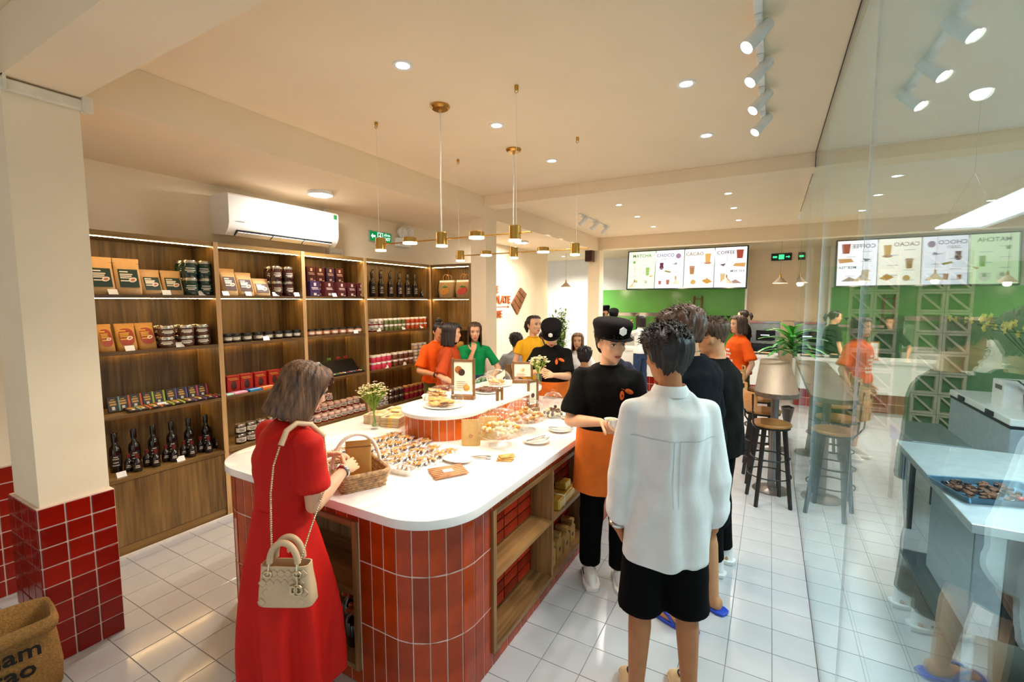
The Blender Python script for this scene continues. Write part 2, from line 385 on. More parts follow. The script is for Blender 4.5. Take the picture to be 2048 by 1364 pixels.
track('track_light', -2.44, 6.3, 7.65, (6.45, 6.95, 7.45), (-.9, .15, -.75), 'White ceiling track with three spotlights facing the logo wall', 60)
# ------------------------------------------------------------------ wall shelving along the left wall
W1 = wood('walnut_board', '4a3519', '87693a', 'z'); W1h = wood('walnut_board_long', '533a1d', '90703c', 'y'); W2 = wood('light_oak_edge', 'b08a5c', 'd0ab78', 'z')
W1x = wood('walnut_board_cross', '533a1d', '90703c', 'x')
G_led = glow('shelf_led', 'ffd38c', 75)
SH = [1.845, 1.45, 1.01, .565]; XF = -3.90; XB = -4.248
edges = [1.0, 2.076, 2.864, 3.635, 4.735]
SIDE = ['by the pillar', 'under the air conditioner', 'in the third bay', 'in the corner bay']
for k in range(4):
    y0, y1 = edges[k], edges[k+1]
    t = thing('shelf_unit', 'Walnut wall shelving unit, '+['the bay next to the near pillar', 'the bay under the air conditioner', 'the third bay from the pillar', 'the wide bay at the corner'][k], 'shelves', (XB, y0, 0), 0, 'walnut wall shelving units')
    L = y1-y0; D = XF-XB; a, b = .018, L-.018
    MB().box(0, .016, a, b, .08, 2.27).build('back_panel', W1, t)
    sp = MB().box(0, D, b, L+.018, 0, 2.27).build('side_panel', W1, t)
    MB().box(D, D+.004, b, L+.018, 0, 2.27).build('edge_strip', W2, sp)
    if k == 0: MB().box(0, D, -.018, a, 0, 2.27).build('side_panel', W1, t)
    MB().box(0, D, a, b, 2.235, 2.27).build('top_board', W1h, t)
    for i, z in enumerate(SH):
        s = MB().box(.016, D-(.0 if i < 3 else -.012), a, b, z-.024, z).build('shelf_board', W1h, t)
    for i, z in enumerate([2.235]+[q-.024 for q in SH[:3]]):
        ld = MB().box(D-.04 if i < 2 else .02, D-.034 if i < 2 else .026, a+.004, b-.004, z-.0035, z-.001).build('led_strip', G_led, t)
    nd = 1 if k < 3 else 2
    for d in range(nd):
        MB().box(D-.022, D-.003, a+(b-a)*d/nd+.002, a+(b-a)*(d+1)/nd-.002, .075, SH[3]-.03, bev=.002).build('door', W1, t)
    MB().box(.03, D-.014, a, b, 0, .07).build('plinth', W1h, t)
# return unit, facing the shop, between the corner and the middle pillar
t = thing('shelf_unit', 'Narrow walnut shelving unit in the corner holding two hoop handled bags', 'shelves', (-3.9, 4.76, 0), 0, 'walnut wall shelving units')
MB().box(.0, .62, .33, .345, 0, 2.27).build('back_panel', W1, t)
for x in (-.02, .595): MB().box(x, x+.035, 0, .33, 0, 2.27).build('side_panel', W1, t)
MB().box(.015, .595, 0, .33, 2.235, 2.27).build('top_board', W1x, t)
for z in SH: MB().box(.015, .595, 0, .33, z-.024, z).build('shelf_board', W1x, t)
for z in (2.235, SH[0]-.024): MB().box(.02, .59, .03, .036, z-.005, z-.001).build('led_strip', G_led, t)
MB().box(.017, .593, .003, .02, .075, SH[3]-.03, bev=.002).build('door', W1, t)
MB().box(.017, .593, .02, .3, 0, .07).build('plinth', W1x, t)

# ------------------------------------------------------------------ goods on the shelves
def pxy(px, X=-4.0):
    """where along the wall the photograph's column px lies, for a thing standing at depth X"""
    a = math.atan((px-1024)/916)-YAW
    # horizontal bearing from +Y, corrected for the small camera tilt near the horizon
    return X/math.tan(a)
M_paper = mat('white_card', 'f4f1ea', .7); M_ink = mat('grey_print', '6b655e', .8)
M_kraft = mat('kraft_paper', 'c9a370', .75, var=.05, bump=.15, bscale=30); M_kraft2 = mat('gold_kraft_paper', 'bd8a42', .6, var=.06, bump=.15, bscale=30)
M_dgreen = mat('dark_green_label', '14352a', .5); M_choc = mat('brown_label', '4a2b20', .5); M_redl = mat('red_label', '9c3a20', .5)
M_cream = mat('cream_print', 'efe6d2', .6); M_gold2 = mat('gold_print', 'd8a53c', .45); M_podp = mat('pod_print', 'c27a5a', .6)
def jmat(n, c): return mat(n, c, .12, var=.05, coat=.4)
J = {k: jmat('jar_'+k, c) for k, c in dict(green='123127', maroon='3a1210', brown='5a2f1c', black='17120f', beige='8a6a4c', red='8f1d16', olive='6d7a3c', orange='c8511c', pink='d8405c', choco='70442c', grey='a59a8a', silver='c9c6c0', darkbrown='3a2317', crimson='a31830', clear='2b1a12').items()}
LID = {'steel': mat('steel_lid', 'c9c4b8', .25, .9), 'white': mat('white_lid', 'efe7dc', .4), 'black': mat('black_lid', '171311', .35), 'pinkish': mat('rosy_lid', 'e5c0ae', .4), 'gold': mat('gold_lid', 'd39a5c', .35, .4)}
_jc = {}
def jar_meshes(r, h, body, lid, lab):
    key = (r, h, body, lid, lab)
    if key in _jc: return _jc[key]
    lh = .022 if h > .07 else .014
    b = MB().lathe([(.001, 0), (r*.93, 0), (r, .006), (r, h-lh-.012), (r*.9, h-lh), (.001, h-lh)], 16).mesh('body'); b.materials.append(J[body]); shade(b)
    l = MB().lathe([(.001, h-lh), (r*.97, h-lh), (r*.97, h-.003), (r*.93, h), (.001, h)], 16).mesh('lid'); l.materials.append(LID[lid]); shade(l)
    p = None
    if lab:
        n = 9; a0 = 1.25; z0, z1 = h*.22, h*.66; R = r+.0008
        rs = [[((R+e)*math.cos(-a0+2*a0*j/(n-1)), (R+e)*math.sin(-a0+2*a0*j/(n-1)), z) for z, e in ((z0, 0), (z0, .0008), (z1, .0008), (z1, 0))] for j in range(n)]
        p = MB().rings(rs).mesh('label'); p.materials.append(lab)
        # two lines of print on the label
        q = MB()
        for zf, wd in ((.72, .8), (.45, .95), (.25, .6)):
            zz = z0+(z1-z0)*zf; rs = [[((R+e)*math.cos(-wd*.75+1.5*wd*j/6), (R+e)*math.sin(-wd*.75+1.5*wd*j/6), z) for z, e in ((zz-.003, .0007), (zz-.003, .0013), (zz+.003, .0013), (zz+.003, .0007))] for j in range(7)]
            q.rings(rs)
        q = q.mesh('print')
        q.materials.append(M_cream if lab not in (M_cream, M_paper) else M_ink)
    _jc[key] = (b, l, p, q if lab else None); return _jc[key]
def jar(x, y, z, r, h, body, lid, lab, label, group, rz=0):
    b, l, p, q = jar_meshes(r, h, body, lid, lab)
    t = thing('jar', label, 'jar', (x, y, z), rz-.25+random.uniform(-.2, .2), group)
    inst('body', b, t, (0,0,0)); inst('lid', l, t, (0,0,0))
    if p: pp = inst('label', p, t, (0,0,0)); inst('print', q, pp, (0,0,0), kind='stuff')
    return t
LEV = ['lower level', 'upper level', 'topmost level']
def jar_block(ys, z, r, h, body, lid, lab, what, where, levels=2, x=-3.96, rows=1, group=None, skip_top=0, lower_drop=0):
    """jars side by side at ys, stacked in levels, rows going back"""
    for rw in range(rows):
        for lv in range(levels):
            for i, y in enumerate(ys):
                if lv == levels-1 and i >= len(ys)-skip_top: continue
                lb = '%s, %s from left, %s%s%s' % (what, ORD[i], (LEV[lv]+', ') if levels > 1 else '', ['front row, ', 'back row, ', 'rear row, '][rw] if rows > 1 else '', where)
                jar(x-rw*(2*r+.006), y+random.uniform(-.002, .002), z+lv*(h+.0005), r, h, body, lid, lab, lb, group or what+'s '+where)
def card(y, z, where, x=-3.925, rz=.0):
    t = thing('price_card', 'White folded price card '+where, 'price card', (x, y, z), rz+random.uniform(-.12, .12), 'price cards on the shelves')
    MB().add([(0,-.028,0), (0,.028,0), (-.018,.028,.036), (-.018,-.028,.036), (-.03,-.028,0), (-.03,.028,0), (-.0015,-.028,0), (-.0015,.028,0), (-.0185,.028,.0345), (-.0185,-.028,.0345), (-.0285,-.028,0), (-.0285,.028,0)],
        [(0,1,2,3), (3,2,5,4), (6,9,8,7), (9,10,11,8), (0,6,7,1), (4,5,11,10), (1,7,8,2), (2,8,11,5), (0,3,9,6), (3,4,10,9)]).build('folded_card', M_paper, t)
    f = MB()
    for s_ in (.72, .5, .3): f.add([(.0003-.018*s_, -.02, .036*s_-.0025), (.0003-.018*s_, .02, .036*s_-.0025), (.0003-.018*s_-.0018, .02, .036*s_+.0015), (.0003-.018*s_-.0018, -.02, .036*s_+.0015)], [(0,1,2,3)])
    tag(f.build('print', M_ink, t), kind='stuff')
# kraft pouches: a stand-up bag with flat sealed top and gusset base
def pouch(y, z, w_, h, labmat, label, group, oval=False, kraft=None, x=-3.985, tall_lab=.5):
    t = thing('pouch', label, 'pouch', (x, y, z), random.uniform(-.08, .08), group); kr = kraft or M_kraft
    rs = []
    for u, dp, ws in ((0, .036, .94), (.04, .04, 1), (.25, .036, 1.0), (.5, .026, .97), (.75, .014, .95), (.86, .004, .96), (.93, .003, .98), (1, .003, .98)):
        ring = []
        for j in range(16):
            a = 2*PI*j/16; ca, sa = math.cos(a), math.sin(a)
            ring.append((dp*math.copysign(abs(ca)**.8, ca)-.03*u, w_/2*ws*math.copysign(abs(sa)**.35, sa), h*u))
        rs.append(ring)
    MB().rings(rs).build('bag', kr, t, 50)
    MB().box(-.031, -.0225, -w_*.47, w_*.47, h*.855, h*.868).build('tear_seam', mat('kraft_seam', '8a6238', .8), t)
    f = MB(); lw, l0, l1 = w_*.36, h*.2, h*.2+h*tall_lab
    if oval: pts = [(lw*math.copysign(abs(math.cos(a))**.7, math.cos(a)), (l0+l1)/2+(l1-l0)/2*math.copysign(abs(math.sin(a))**.7, math.sin(a))) for a in np.linspace(0, 2*PI, 25)[:-1]]
    else: pts = [(-lw, l0), (lw, l0), (lw, l1), (-lw, l1)]
    def sx(zz): # bag front surface
        u = zz/h; return np.interp(u, [0, .04, .25, .5, .75, .86], [.036, .04, .036, .026, .014, .004])-.03*u+.0012
    def onbag(pts, e):
        mb = MB(); n = len(pts); mb.add([(sx(b)+e, a, b) for a, b in pts]+[(sx(b)+e-.0012, a, b) for a, b in pts], [tuple(range(n)), tuple(range(2*n-1, n-1, -1))]+[(i, i+n, (i+1) % n+n, (i+1) % n) for i in range(n)]); return mb
    lb = onbag(pts, .001).build('label', labmat, t)
    pr = MB()
    for i, (zf, wf) in enumerate(((.86, .5), (.72, .75), (.62, .68), (.52, .72), (.36, .5))):
        zz = l0+(l1-l0)*zf; q = onbag([(-lw*.85, zz-.004), (-lw*.85+lw*1.7*wf, zz-.004), (-lw*.85+lw*1.7*wf, zz+.004), (-lw*.85, zz+.004)], .0018); pr.add(q.v, q.f)
    tag(pr.build('print', M_gold2 if oval else M_cream, lb), kind='stuff')
    q = onbag([(lw*.38+lw*.42*math.cos(a), l0+(l1-l0)*.42+lw*.3*math.sin(a)+.1*lw*math.cos(a)) for a in np.linspace(0, 2*PI, 17)[:-1]], .0024)
    tag(q.build('pod_picture', M_cream, lb), kind='stuff')
    q = onbag([(lw*.38+lw*.25*math.cos(a), l0+(l1-l0)*.42+lw*.16*math.sin(a)+.06*lw*math.cos(a)) for a in np.linspace(0, 2*PI, 13)[:-1]], .003)
    tag(q.build('pod_picture', M_podp, lb), kind='stuff')
Z1, Z2, Z3, Z4 = SH
# bay by the pillar
for i, (a, b) in enumerate(((178, 234), (232, 287))): pouch((pxy(a)+pxy(b))/2, Z1, pxy(b)-pxy(a)-.006, .255, M_dgreen, ['Large kraft pouch with green label beside the pillar', 'Large kraft pouch with green label, second from the pillar'][i], 'kraft pouches with green labels')
for i, (a, b) in enumerate(((283, 327), (326, 368))): pouch((pxy(a)+pxy(b))/2, Z1, pxy(b)-pxy(a)-.004, .185, M_dgreen, ['Small kraft pouch with green label, left of the two', 'Small kraft pouch with green label next to the green jars'][i], 'kraft pouches with green labels')
ys = [pxy(385, -3.97), pxy(414, -3.97)]
jar_block(ys, Z1, .05, .135, 'green', 'steel', M_dgreen, 'Large dark green jar', 'top shelf '+SIDE[0], 2, -3.97, 2)
for i, (a, b) in enumerate(((188, 224), (226, 269), (268, 308))): pouch((pxy(a)+pxy(b))/2, Z2, pxy(b)-pxy(a)-.006, .19, M_redl, 'Golden pouch with oval red label, %s from the pillar' % ORD[i], 'golden pouches with red labels', True, M_kraft2, tall_lab=.62)
jar_block([pxy(p, -3.97) for p in (331, 370, 403)], Z2, .054, .082, 'brown', 'steel', M_choc, 'Brown jar', 'second shelf '+SIDE[0], 2, -3.97, 2)
BARC = ['7fae9a', 'd9622c', 'd9622c', 'a8c23c', 'a8c23c', '6a548c', '6a548c', 'd2476e', 'd2476e']; BARN = ['mint', 'orange', 'orange', 'lime', 'lime', 'purple', 'purple', 'pink', 'pink']
for i, p in enumerate((222, 243, 268, 293, 316, 341, 363, 385, 405)):
    y = pxy(p-3, -4.02); mc = mat('bar_edge_'+BARN[i], BARC[i], .5); nm = ORD[i]
    md = mat('bar_wrapper', '2c1c16', .45)
    for lying in (0, 1):
        if lying and i == 8: yy = y+.05
        t = thing('chocolate_bar', 'Chocolate bar with %s edge %s, %s from the pillar, third shelf' % (BARN[i], 'lying flat' if lying else 'standing', nm), 'chocolate bar', ((-3.945 if lying else -4.055), y+(.07 if lying else .0), Z3), 0, 'chocolate bars on the third shelf')
        Mx = Matrix.Translation((0, 0, .006)) @ Matrix.Rotation(math.radians(-78), 4, 'Y') @ Matrix.Rotation(.12, 4, 'Z') if lying else Matrix.Translation((.012, 0, .003)) @ Matrix.Rotation(math.radians(-12), 4, 'Y')
        if lying: Mx = Matrix.Translation((.045, 0, .012)) @ Matrix.Rotation(math.radians(-84), 4, 'Y')
        MB().box(-.006, .006, -.038, .022, 0, .105, bev=.002, M=Mx).build('wrapper', md, t)
        MB().box(-.0062, .0062, .022, .036, 0, .105, bev=.002, M=Mx).build('coloured_edge', mc, t)
        f = MB().box(.0061, .0067, -.026, .012, .045, .058, M=Mx).box(.0061, .0067, -.028, .010, .064, .076, M=Mx).box(.0061, .0067, -.02, .004, .083, .089, M=Mx)
        tag(f.build('print', M_gold2, t), kind='stuff'); tag(MB().box(.0061, .0067, -.016, .002, .012, .036, M=Mx).build('print', M_cream, t), kind='stuff')
# bottles
M_bott = mat('dark_bottle_glass', '120b09', .06, coat=.6); M_bcap = mat('glossy_black_cap', '0d0b0b', .2, coat=.5); M_bred = mat('dark_red_cap', '6a1d17', .35)
_bc = {}
def bottle(x, y, z, tall, label, group, swan=False):
    key = (tall, swan)
    if key not in _bc:
        if tall:
            b = MB().lathe([(.001, 0), (.034, 0), (.037, .006), (.037, .15), (.033, .175), (.016, .20), (.014, .235), (.001, .235)], 18)
            c = MB().lathe([(.001, .222), (.0185, .222), (.0185, .285), (.016, .29), (.001, .29)], 16); h = .285
            l = [((.0378)*math.cos(a), (.0378)*math.sin(a), zz) for a in np.linspace(-.9, .9, 7) for zz in (.04, .13)]
        else:
            b = MB().lathe([(.001, 0), (.026, 0), (.028, .005), (.028, .06), (.022, .078), (.011, .092), (.010, .11), (.001, .11)], 14)
            c = MB().lathe([(.001, .10), (.013, .10), (.013, .128), (.001, .128)], 12); h = .13
            l = [((.0286)*math.cos(a), (.0286)*math.sin(a), zz) for a in np.linspace(-.8, .8, 5) for zz in (.02, .056)]
        b = b.mesh('body'); b.materials.append(M_bott); shade(b); c = c.mesh('cap'); c.materials.append(M_bcap if tall else M_bred); shade(c)
        k = len(l)//2; lm = MB().add(l, [(2*i, 2*i+2, 2*i+3, 2*i+1) for i in range(k-1)]).mesh('label'); lm.materials.append(mat('bottle_label', '2a1d19', .5)); shade(lm, 180)
        pm = MB()
        R = .0383 if tall else .0291
        for zz, wd in (((.115, .35), (.10, .5), (.075, .4), (.055, .55)) if tall else ((.048, .4), (.036, .5))):
            for j in range(4): a0 = -wd+wd*j/2; pm.add([(R*math.cos(a0+q), R*math.sin(a0+q), zz+e) for q, e in ((0, -.003), (wd*.4, -.003), (wd*.4, .003), (0, .003))], [(0,1,2,3)])
        pm = pm.mesh('print'); pm.materials.append(M_cream)
        _bc[key] = (b, c, lm, pm)
    b, c, lm, pm = _bc[key]
    t = thing('bottle', label, 'bottle', (x, y, z), -.3, group); inst('body', b, t, (0,0,0)); inst('cap', c, t, (0,0,0)); q = inst('label', lm, t, (0,0,0)); inst('print', pm, q, (0,0,0), kind='stuff')
    if swan: MB().tube([(0, 0, .285), (0, 0, .31), (.004, .006, .318), (.02, .012, .312)], .005, 8).build('pourer', M_bcap, t, 60)
for i, p in enumerate((210, 250, 290, 328, 364, 399)):
    y = pxy(p, -4.09); bottle(-4.09, y, Z4, 1, 'Tall dark bottle, %s from the pillar, bottom shelf' % ORD[i], 'tall bottles by the pillar')
    for q, (dx, dy) in enumerate(((.055, .07), (.115, .10))): bottle(-4.08+dx, y+dy-.02, Z4, 0, 'Small dark bottle with red cap, %s of the pair before the %s tall bottle' % (('rear', 'front')[q], ORD[i]), 'small bottles by the pillar')
for i, p in enumerate((746, 763, 782, 800, 816, 831)): bottle(-4.05, pxy(p, -4.05), Z1, 1, 'Tall dark bottle with pourer, %s from left, top shelf %s' % (ORD[i], SIDE[3]), 'tall bottles in the corner bay', True)
bottle(-4.03, pxy(845, -4.03), Z1, 0, 'Small bottle with red cap beside the tall bottles, corner bay', 'small bottles')
# bay under the air conditioner
for i, (a, b, h) in enumerate(((443, 476, .225), (474, 508, .20), (507, 540, .155))): pouch((pxy(a)+pxy(b))/2, Z1, pxy(b)-pxy(a)-.004, h, M_choc, '%s kraft pouch with brown label under the air conditioner' % ['Tallest', 'Middle', 'Smallest'][i], 'kraft pouches with brown labels')
jar_block([pxy(p, -3.97) for p in (556, 579)], Z1, .047, .135, 'maroon', 'steel', M_choc, 'Large maroon jar', 'top shelf '+SIDE[1], 2, -3.97, 2)
jar_block([pxy(p, -3.98) for p in (451, 468, 491, 513, 534, 554, 574, 592)], Z2, .043, .075, 'black', 'black', mat('grey_tin_label', '6f6a5e', .5), 'Black tin', 'second shelf '+SIDE[1], 1, -3.98)
M_rbox = mat('red_carton', 'b81c14', .4); M_egg = mat('egg_print', '4a2216', .4)
for i, p in enumerate((457, 484, 512, 540, 566)):
    y = pxy(p, -4.06); t = thing('gift_box', 'Red carton with chocolate egg picture, %s from left, third shelf' % ORD[i], 'box', (-4.06, y, Z3), 0, 'red cartons')
    MB().box(-.03, .03, -.055, .055, 0, .145, bev=.003).build('carton', M_rbox, t)
    tag(MB().lathe([(.001, -.036), (.02, -.024), (.026, 0), (.02, .026), (.009, .042), (.001, .045)], 16, M=Matrix.Translation((.03, 0, .055)) @ Matrix.Diagonal((.12, 1, 1, 1))).build('egg_picture', M_egg, t, 60), kind='stuff')
    tag(MB().box(.03, .0308, -.045, .03, .118, .124).box(.03, .0308, -.035, .04, .107, .112).build('print', M_gold2, t), kind='stuff')
for i, (p, c, n) in enumerate(((447, '9fd3c0', 'mint green'), (463, 'e79ab6', 'pink'), (494, '1f7fb4', 'blue'), (520, 'e0702c', 'orange'))):
    t = thing('packet', 'Flat %s chocolate packet in front of the red cartons' % n, 'packet', (-3.955, pxy(p, -3.95)+.03, Z3), .1, 'flat packets')
    MB().box(-.04, .04, -.06, .06, 0, .012+.004*i, bev=.004).build('wrapper', mat('packet_'+n.replace(' ', '_'), c, .5), t)
    MB().box(.02, .032, -.05, .05, .012+.004*i, .0128+.004*i).build('band', M_paper, t)
jar_block([pxy(p, -3.98) for p in (469, 491, 513, 535)], Z4, .042, .085, 'clear', 'steel', M_cream, 'Dark spice jar', 'bottom shelf '+SIDE[1], 2, -3.98)
jar_block([pxy(p, -3.97) for p in (600, 613)], Z4, .028, .05, 'silver', 'steel', M_paper, 'Small silver jar', 'bottom shelf '+SIDE[1], 2, -3.97)
# third bay
M_coffee = mat('maroon_carton', '4d1a1d', .4); M_coffee2 = mat('purple_carton', '3c2348', .4)
def cbox(y, z, w_, label, m_, x=-4.02):
    t = thing('gift_box', label, 'box', (x, y, z), random.uniform(-.15, .05), 'maroon cartons')
    MB().box(-.035, .035, -w_/2, w_/2, 0, .15, bev=.003).build('carton', m_, t)
    f = MB().box(.035, .0356, -.012, .012, .105, .135).box(.035, .0356, -w_*.36, w_*.3, .083, .09).box(.035, .0356, -w_*.3, w_*.36, .07, .076).box(.035, .0356, -.014, .014, .012, .035).box(.035, .0356, w_*.22, w_*.42, .008, .016)
    tag(f.build('print', mat('pale_rose_print', 'd9c0b4', .6), t), kind='stuff')
for i, p in enumerate((627, 655, 680, 700, 718)): cbox(pxy(p, -4.0), Z1, .1, 'Maroon carton, %s from left, front row, top shelf third bay' % ORD[i], M_coffee2 if i == 0 else M_coffee, -3.985)
bk = [cbox(pxy(p, -4.09), Z1+.151, .1, 'Maroon carton, %s from left, back row upper level, top shelf third bay' % ORD[i], M_coffee2 if i == 2 else M_coffee, -4.09) for i, p in enumerate((622, 640, 660, 678))]
for i, p in enumerate((622, 640, 660, 678)): cbox(pxy(p, -4.09), Z1, .1, 'Maroon carton, %s from left, back row lower level, top shelf third bay' % ORD[i], M_coffee, -4.09)
jar_block([pxy(p, -3.98) for p in (620, 635, 651, 668, 684, 700, 716)], Z2, .04, .07, 'beige', 'black', M_podp, 'Beige tin with black lid', 'second shelf '+SIDE[2], 1, -3.98)
t = thing('chocolate_display', 'Open black display case of coloured bonbons in the third bay', 'display case', (-4.02, (pxy(648)+pxy(731))/2, Z3), 0)
w_ = pxy(731)-pxy(640); MD2 = mat('black_card', '17120f', .5)
MB().box(-.1, .09, -w_/2+.02, w_/2-.03, 0, .022, bev=.003).build('tray', MD2, t)
MB().box(-.004, .004, -w_/2+.02, w_/2-.03, 0, .16, bev=.002, M=Matrix.Translation((.0, 0, .02)) @ Matrix.Rotation(math.radians(-42), 4, 'Y')).build('open_lid', MD2, t)
BC = ['c8402c', 'e8d9b0', '3d8f5c', 'd99a2c', 'f1ece0', '7a3420', 'c8708c', '4a7ea0']
for i in range(12):
    for j in range(2): MB().ball((.045+j*.028, -w_/2+.05+i*(w_-.12)/11, .022), (.010, .010, .009), 8, 5).build('bonbon', mat('bonbon_%d' % (i % 8), BC[(i+3*j) % 8], .2, coat=.5), t, 60)
for i, (dy, c) in enumerate(((-.17, '6c9a3a'), (-.05, 'b01c24'), (.05, 'b01c24'))): MB().tube([(-.06, dy+.02*math.cos(a), .17+.012*math.sin(2*a)) for a in np.linspace(0, 2*PI, 12)[:-1]], .006, 6, closed=True).build('ribbon_bow', mat('ribbon_%d' % i, c, .4), t, 60)
for lv, (pp, xx) in enumerate((((627, 641, 655, 668, 681, 694, 707, 719), -3.955), ((630, 645, 660, 675, 690, 704, 716), -4.035))):
    for i, p in enumerate(pp): jar(xx, pxy(p, xx), Z4+(0 if lv == 0 else .0), .037, .08 if lv == 0 else .08, 'red', 'pinkish', M_cream, 'Red jar, %s from left, %s row, lower level, bottom shelf, third bay' % (ORD[i], ('front', 'back')[lv]), 'red jars in the third bay')
for i, p in enumerate((627, 641, 655, 668, 681, 694, 707)): jar(-4.04, pxy(p, -4.04), Z4+.0805, .037, .08, 'red', 'pinkish', M_cream, 'Red jar, %s from left, upper level, bottom shelf, third bay' % ORD[i], 'red jars in the third bay')
for i, p in enumerate((638, 652)): jar(-4.12, pxy(p, -4.12), Z4+.161, .037, .08, 'red', 'pinkish', M_cream, 'Red jar with cream label, %s of the topmost pair, third bay' % ORD[i], 'red jars in the third bay')
for i, p in enumerate((638, 652)):
    for lv in (0, 1): jar(-4.12, pxy(p, -4.12), Z4+.0805*lv, .037, .08, 'red', 'pinkish', M_cream, 'Red jar under the topmost pair, %s from left, %s, third bay' % (ORD[i], LEV[lv]), 'red jars in the third bay')
# corner bay
def cb(pp, z, r, h, body, lid, lab, what, where, lv=2): jar_block([pxy(p, -3.97) for p in pp], z, r, h, body, lid, lab, what, where, lv, -3.97)
w2 = 'second shelf '+SIDE[3]; w3 = 'third shelf '+SIDE[3]; w4 = 'bottom shelf '+SIDE[3]
cb((741, 750, 760), Z2, .036, .072, 'red', 'white', M_cream, 'Red jar with white label', w2)
cb((771, 780, 789, 797, 805), Z2, .036, .072, 'olive', 'white', None, 'Olive green jar', w2)
cb((814, 823, 832, 840, 848), Z2, .036, .072, 'orange', 'white', None, 'Orange jar', w2)
cb((743, 753, 764, 774), Z3, .042, .082, 'pink', 'white', None, 'Pink jar', w3)
cb((787, 798, 808, 818), Z3, .042, .082, 'choco', 'white', None, 'Brown cocoa jar', w3)
cb((828, 837, 846), Z3, .042, .082, 'grey', 'white', M_kraft, 'Grey jar', w3, 3)
cb((750, 758, 767), Z4, .03, .058, 'silver', 'steel', M_paper, 'Little silver jar', w4)
cb((778, 788, 798), Z4, .04, .085, 'darkbrown', 'steel', None, 'Dark cocoa jar', w4)
cb((809, 818, 827, 836, 845), Z4, .04, .085, 'crimson', 'gold', None, 'Crimson jar with gold lid', w4)
# price cards
for p, z, wh in ((232, Z1, 'before the large kraft pouches'), (338, Z1, 'before the small kraft pouches'), (409, Z1, 'before the dark green jars'), (456, Z1, 'before the tallest brown label pouch'), (501, Z1, 'before the middle brown label pouch'), (555, Z1, 'before the maroon jars'), (597, Z1, 'right of the maroon jars'),
                 (257, Z2, 'before the golden pouches'), (358, Z2, 'before the brown jars'), (532, Z2, 'before the black tins'), (712, Z2, 'before the beige tins'), (672, Z1, 'before the maroon cartons'), (314, Z3, 'before the flat chocolate bars'), (345, Z4, 'before the small bottles'), (221, Z4, 'beside the pillar on the bottom shelf'),
                 (758, Z2, 'before the red and white jars'), (808, Z2, 'before the olive green jars'), (844, Z2, 'before the orange jars'), (772, Z3, 'before the pink jars'), (808, Z3, 'before the cocoa jars')):
    card(pxy(p, -3.925), z, wh)
# two bags with hoop handles, and a basket of snacks, in the narrow unit
M_wov = mat('woven_straw', 'a98a58', .8, var=.12, scale=60, bump=.5, bscale=120)
for i, (x, c, n) in enumerate(((-3.74, 'c98a3c', 'orange'), (-3.46, 'c2452f', 'red'))):
    t = thing('bag', 'Woven bag with %s pod picture and wooden hoop handle' % n, 'bag', (x, 4.90, SH[0]), 0, 'woven bags')
    rs = [[(.125*ws*math.copysign(abs(math.cos(a))**.4, math.cos(a)), .06*dp*math.copysign(abs(math.sin(a))**.5, math.sin(a)), z) for a in np.linspace(0, 2*PI, 25)[:-1]] for z, ws, dp in ((0, .85, .9), (.01, .9, 1), (.1, 1.03, 1), (.19, 1.0, .7), (.2, .98, .65), (.225, .96, .6))]
    MB().rings(rs[:5]).build('bag_body', M_wov, t, 50); MB().rings(rs[4:]).build('rim', M_paper, t, 50)
    for dy in (-.03, .03): MB().tube([(.045*math.cos(a), dy, .255+.045*math.sin(a)) for a in np.linspace(-.35*PI, 1.35*PI, 18)], .006, 8).build('hoop_handle', mat('hoop_wood', '8a6236', .4), t, 60)
    pt = [(.075*math.cos(a), .085+.045*math.sin(a)+.015*math.cos(a)) for a in np.linspace(0, 2*PI, 20)[:-1]]
    Mx = Matrix(((1,0,0,0), (0,0,-1,-.0615), (0,1,0,0), (0,0,0,1)))
    tag(MB().prism(pt, -.006, .003, Mx).build('pod_picture', mat('pod_'+n, c, .6), t), kind='stuff')
    tag(MB().prism([(-.04, .135), (0, .155), (.05, .14), (.02, .125), (-.01, .125)], -.006, .004, Mx).build('leaf_picture', mat('leaf_print', '3c7a34', .6), t), kind='stuff')
t = thing('snack_basket', 'Basket of golden snack bags below the woven bags', 'basket', (-3.6, 4.90, SH[2]))
MB().lathe([(.001, 0), (.17, 0), (.22, .16), (.21, .16), (.165, .012), (.001, .012)], 24, sy=.55).build('basket_body', M_wov, t, 50)
for k in range(9):
    MB().ball((-.14+.035*k, random.uniform(-.05, .05), .16+random.uniform(0, .07)), (.05, .03, .045), 9, 6, Matrix.Rotation(random.uniform(-1, 1), 4, 'Y')).build('snack_bag', mat('gold_snack_bag', 'c79a3c', .35, var=.2, scale=30), t, 60)
# ------------------------------------------------------------------ island counter
M_slab = mat('white_solid_surface', 'f5f1ec', .14, var=.012, scale=8, coat=.2)
M_ctile = glazed('terracotta_glazed_tile', 'ab3c10', .18, .22)
ZT = .885
def rrect(x0, x1, y0, y1, r, n=12):
    pts = []
    for cx_, cy_, a0 in ((x1-r, y1-r, 0), (x0+r, y1-r, PI/2), (x0+r, y0+r, PI), (x1-r, y0+r, 1.5*PI)):
        pts += [(cx_+r*math.cos(a0+PI/2*k/n), cy_+r*math.sin(a0+PI/2*k/n)) for k in range(n+1)]
    return pts
CX0, CX1, CY0, CY1, CR = -2.83, -1.09, 1.37, 3.95, .30
def slab(x0, x1, y0, y1, r, z0, z1, n=14, e=.005):
    return MB().rings([[(x, y, z) for x, y in rrect(x0+i, x1-i, y0+i, y1-i, r-i, n)] for z, i in ((z0, e), (z0+e, 0), (z1-e, 0), (z1-e*.3, e*.3), (z1, e))])
ctr = thing('island_counter', 'White topped island counter with rounded end and glazed terracotta tiles', 'counter', (0, 0, 0))
slab(CX0, CX1, CY0, CY1, CR, ZT-.045, ZT).build('worktop', M_slab, ctr, 30)
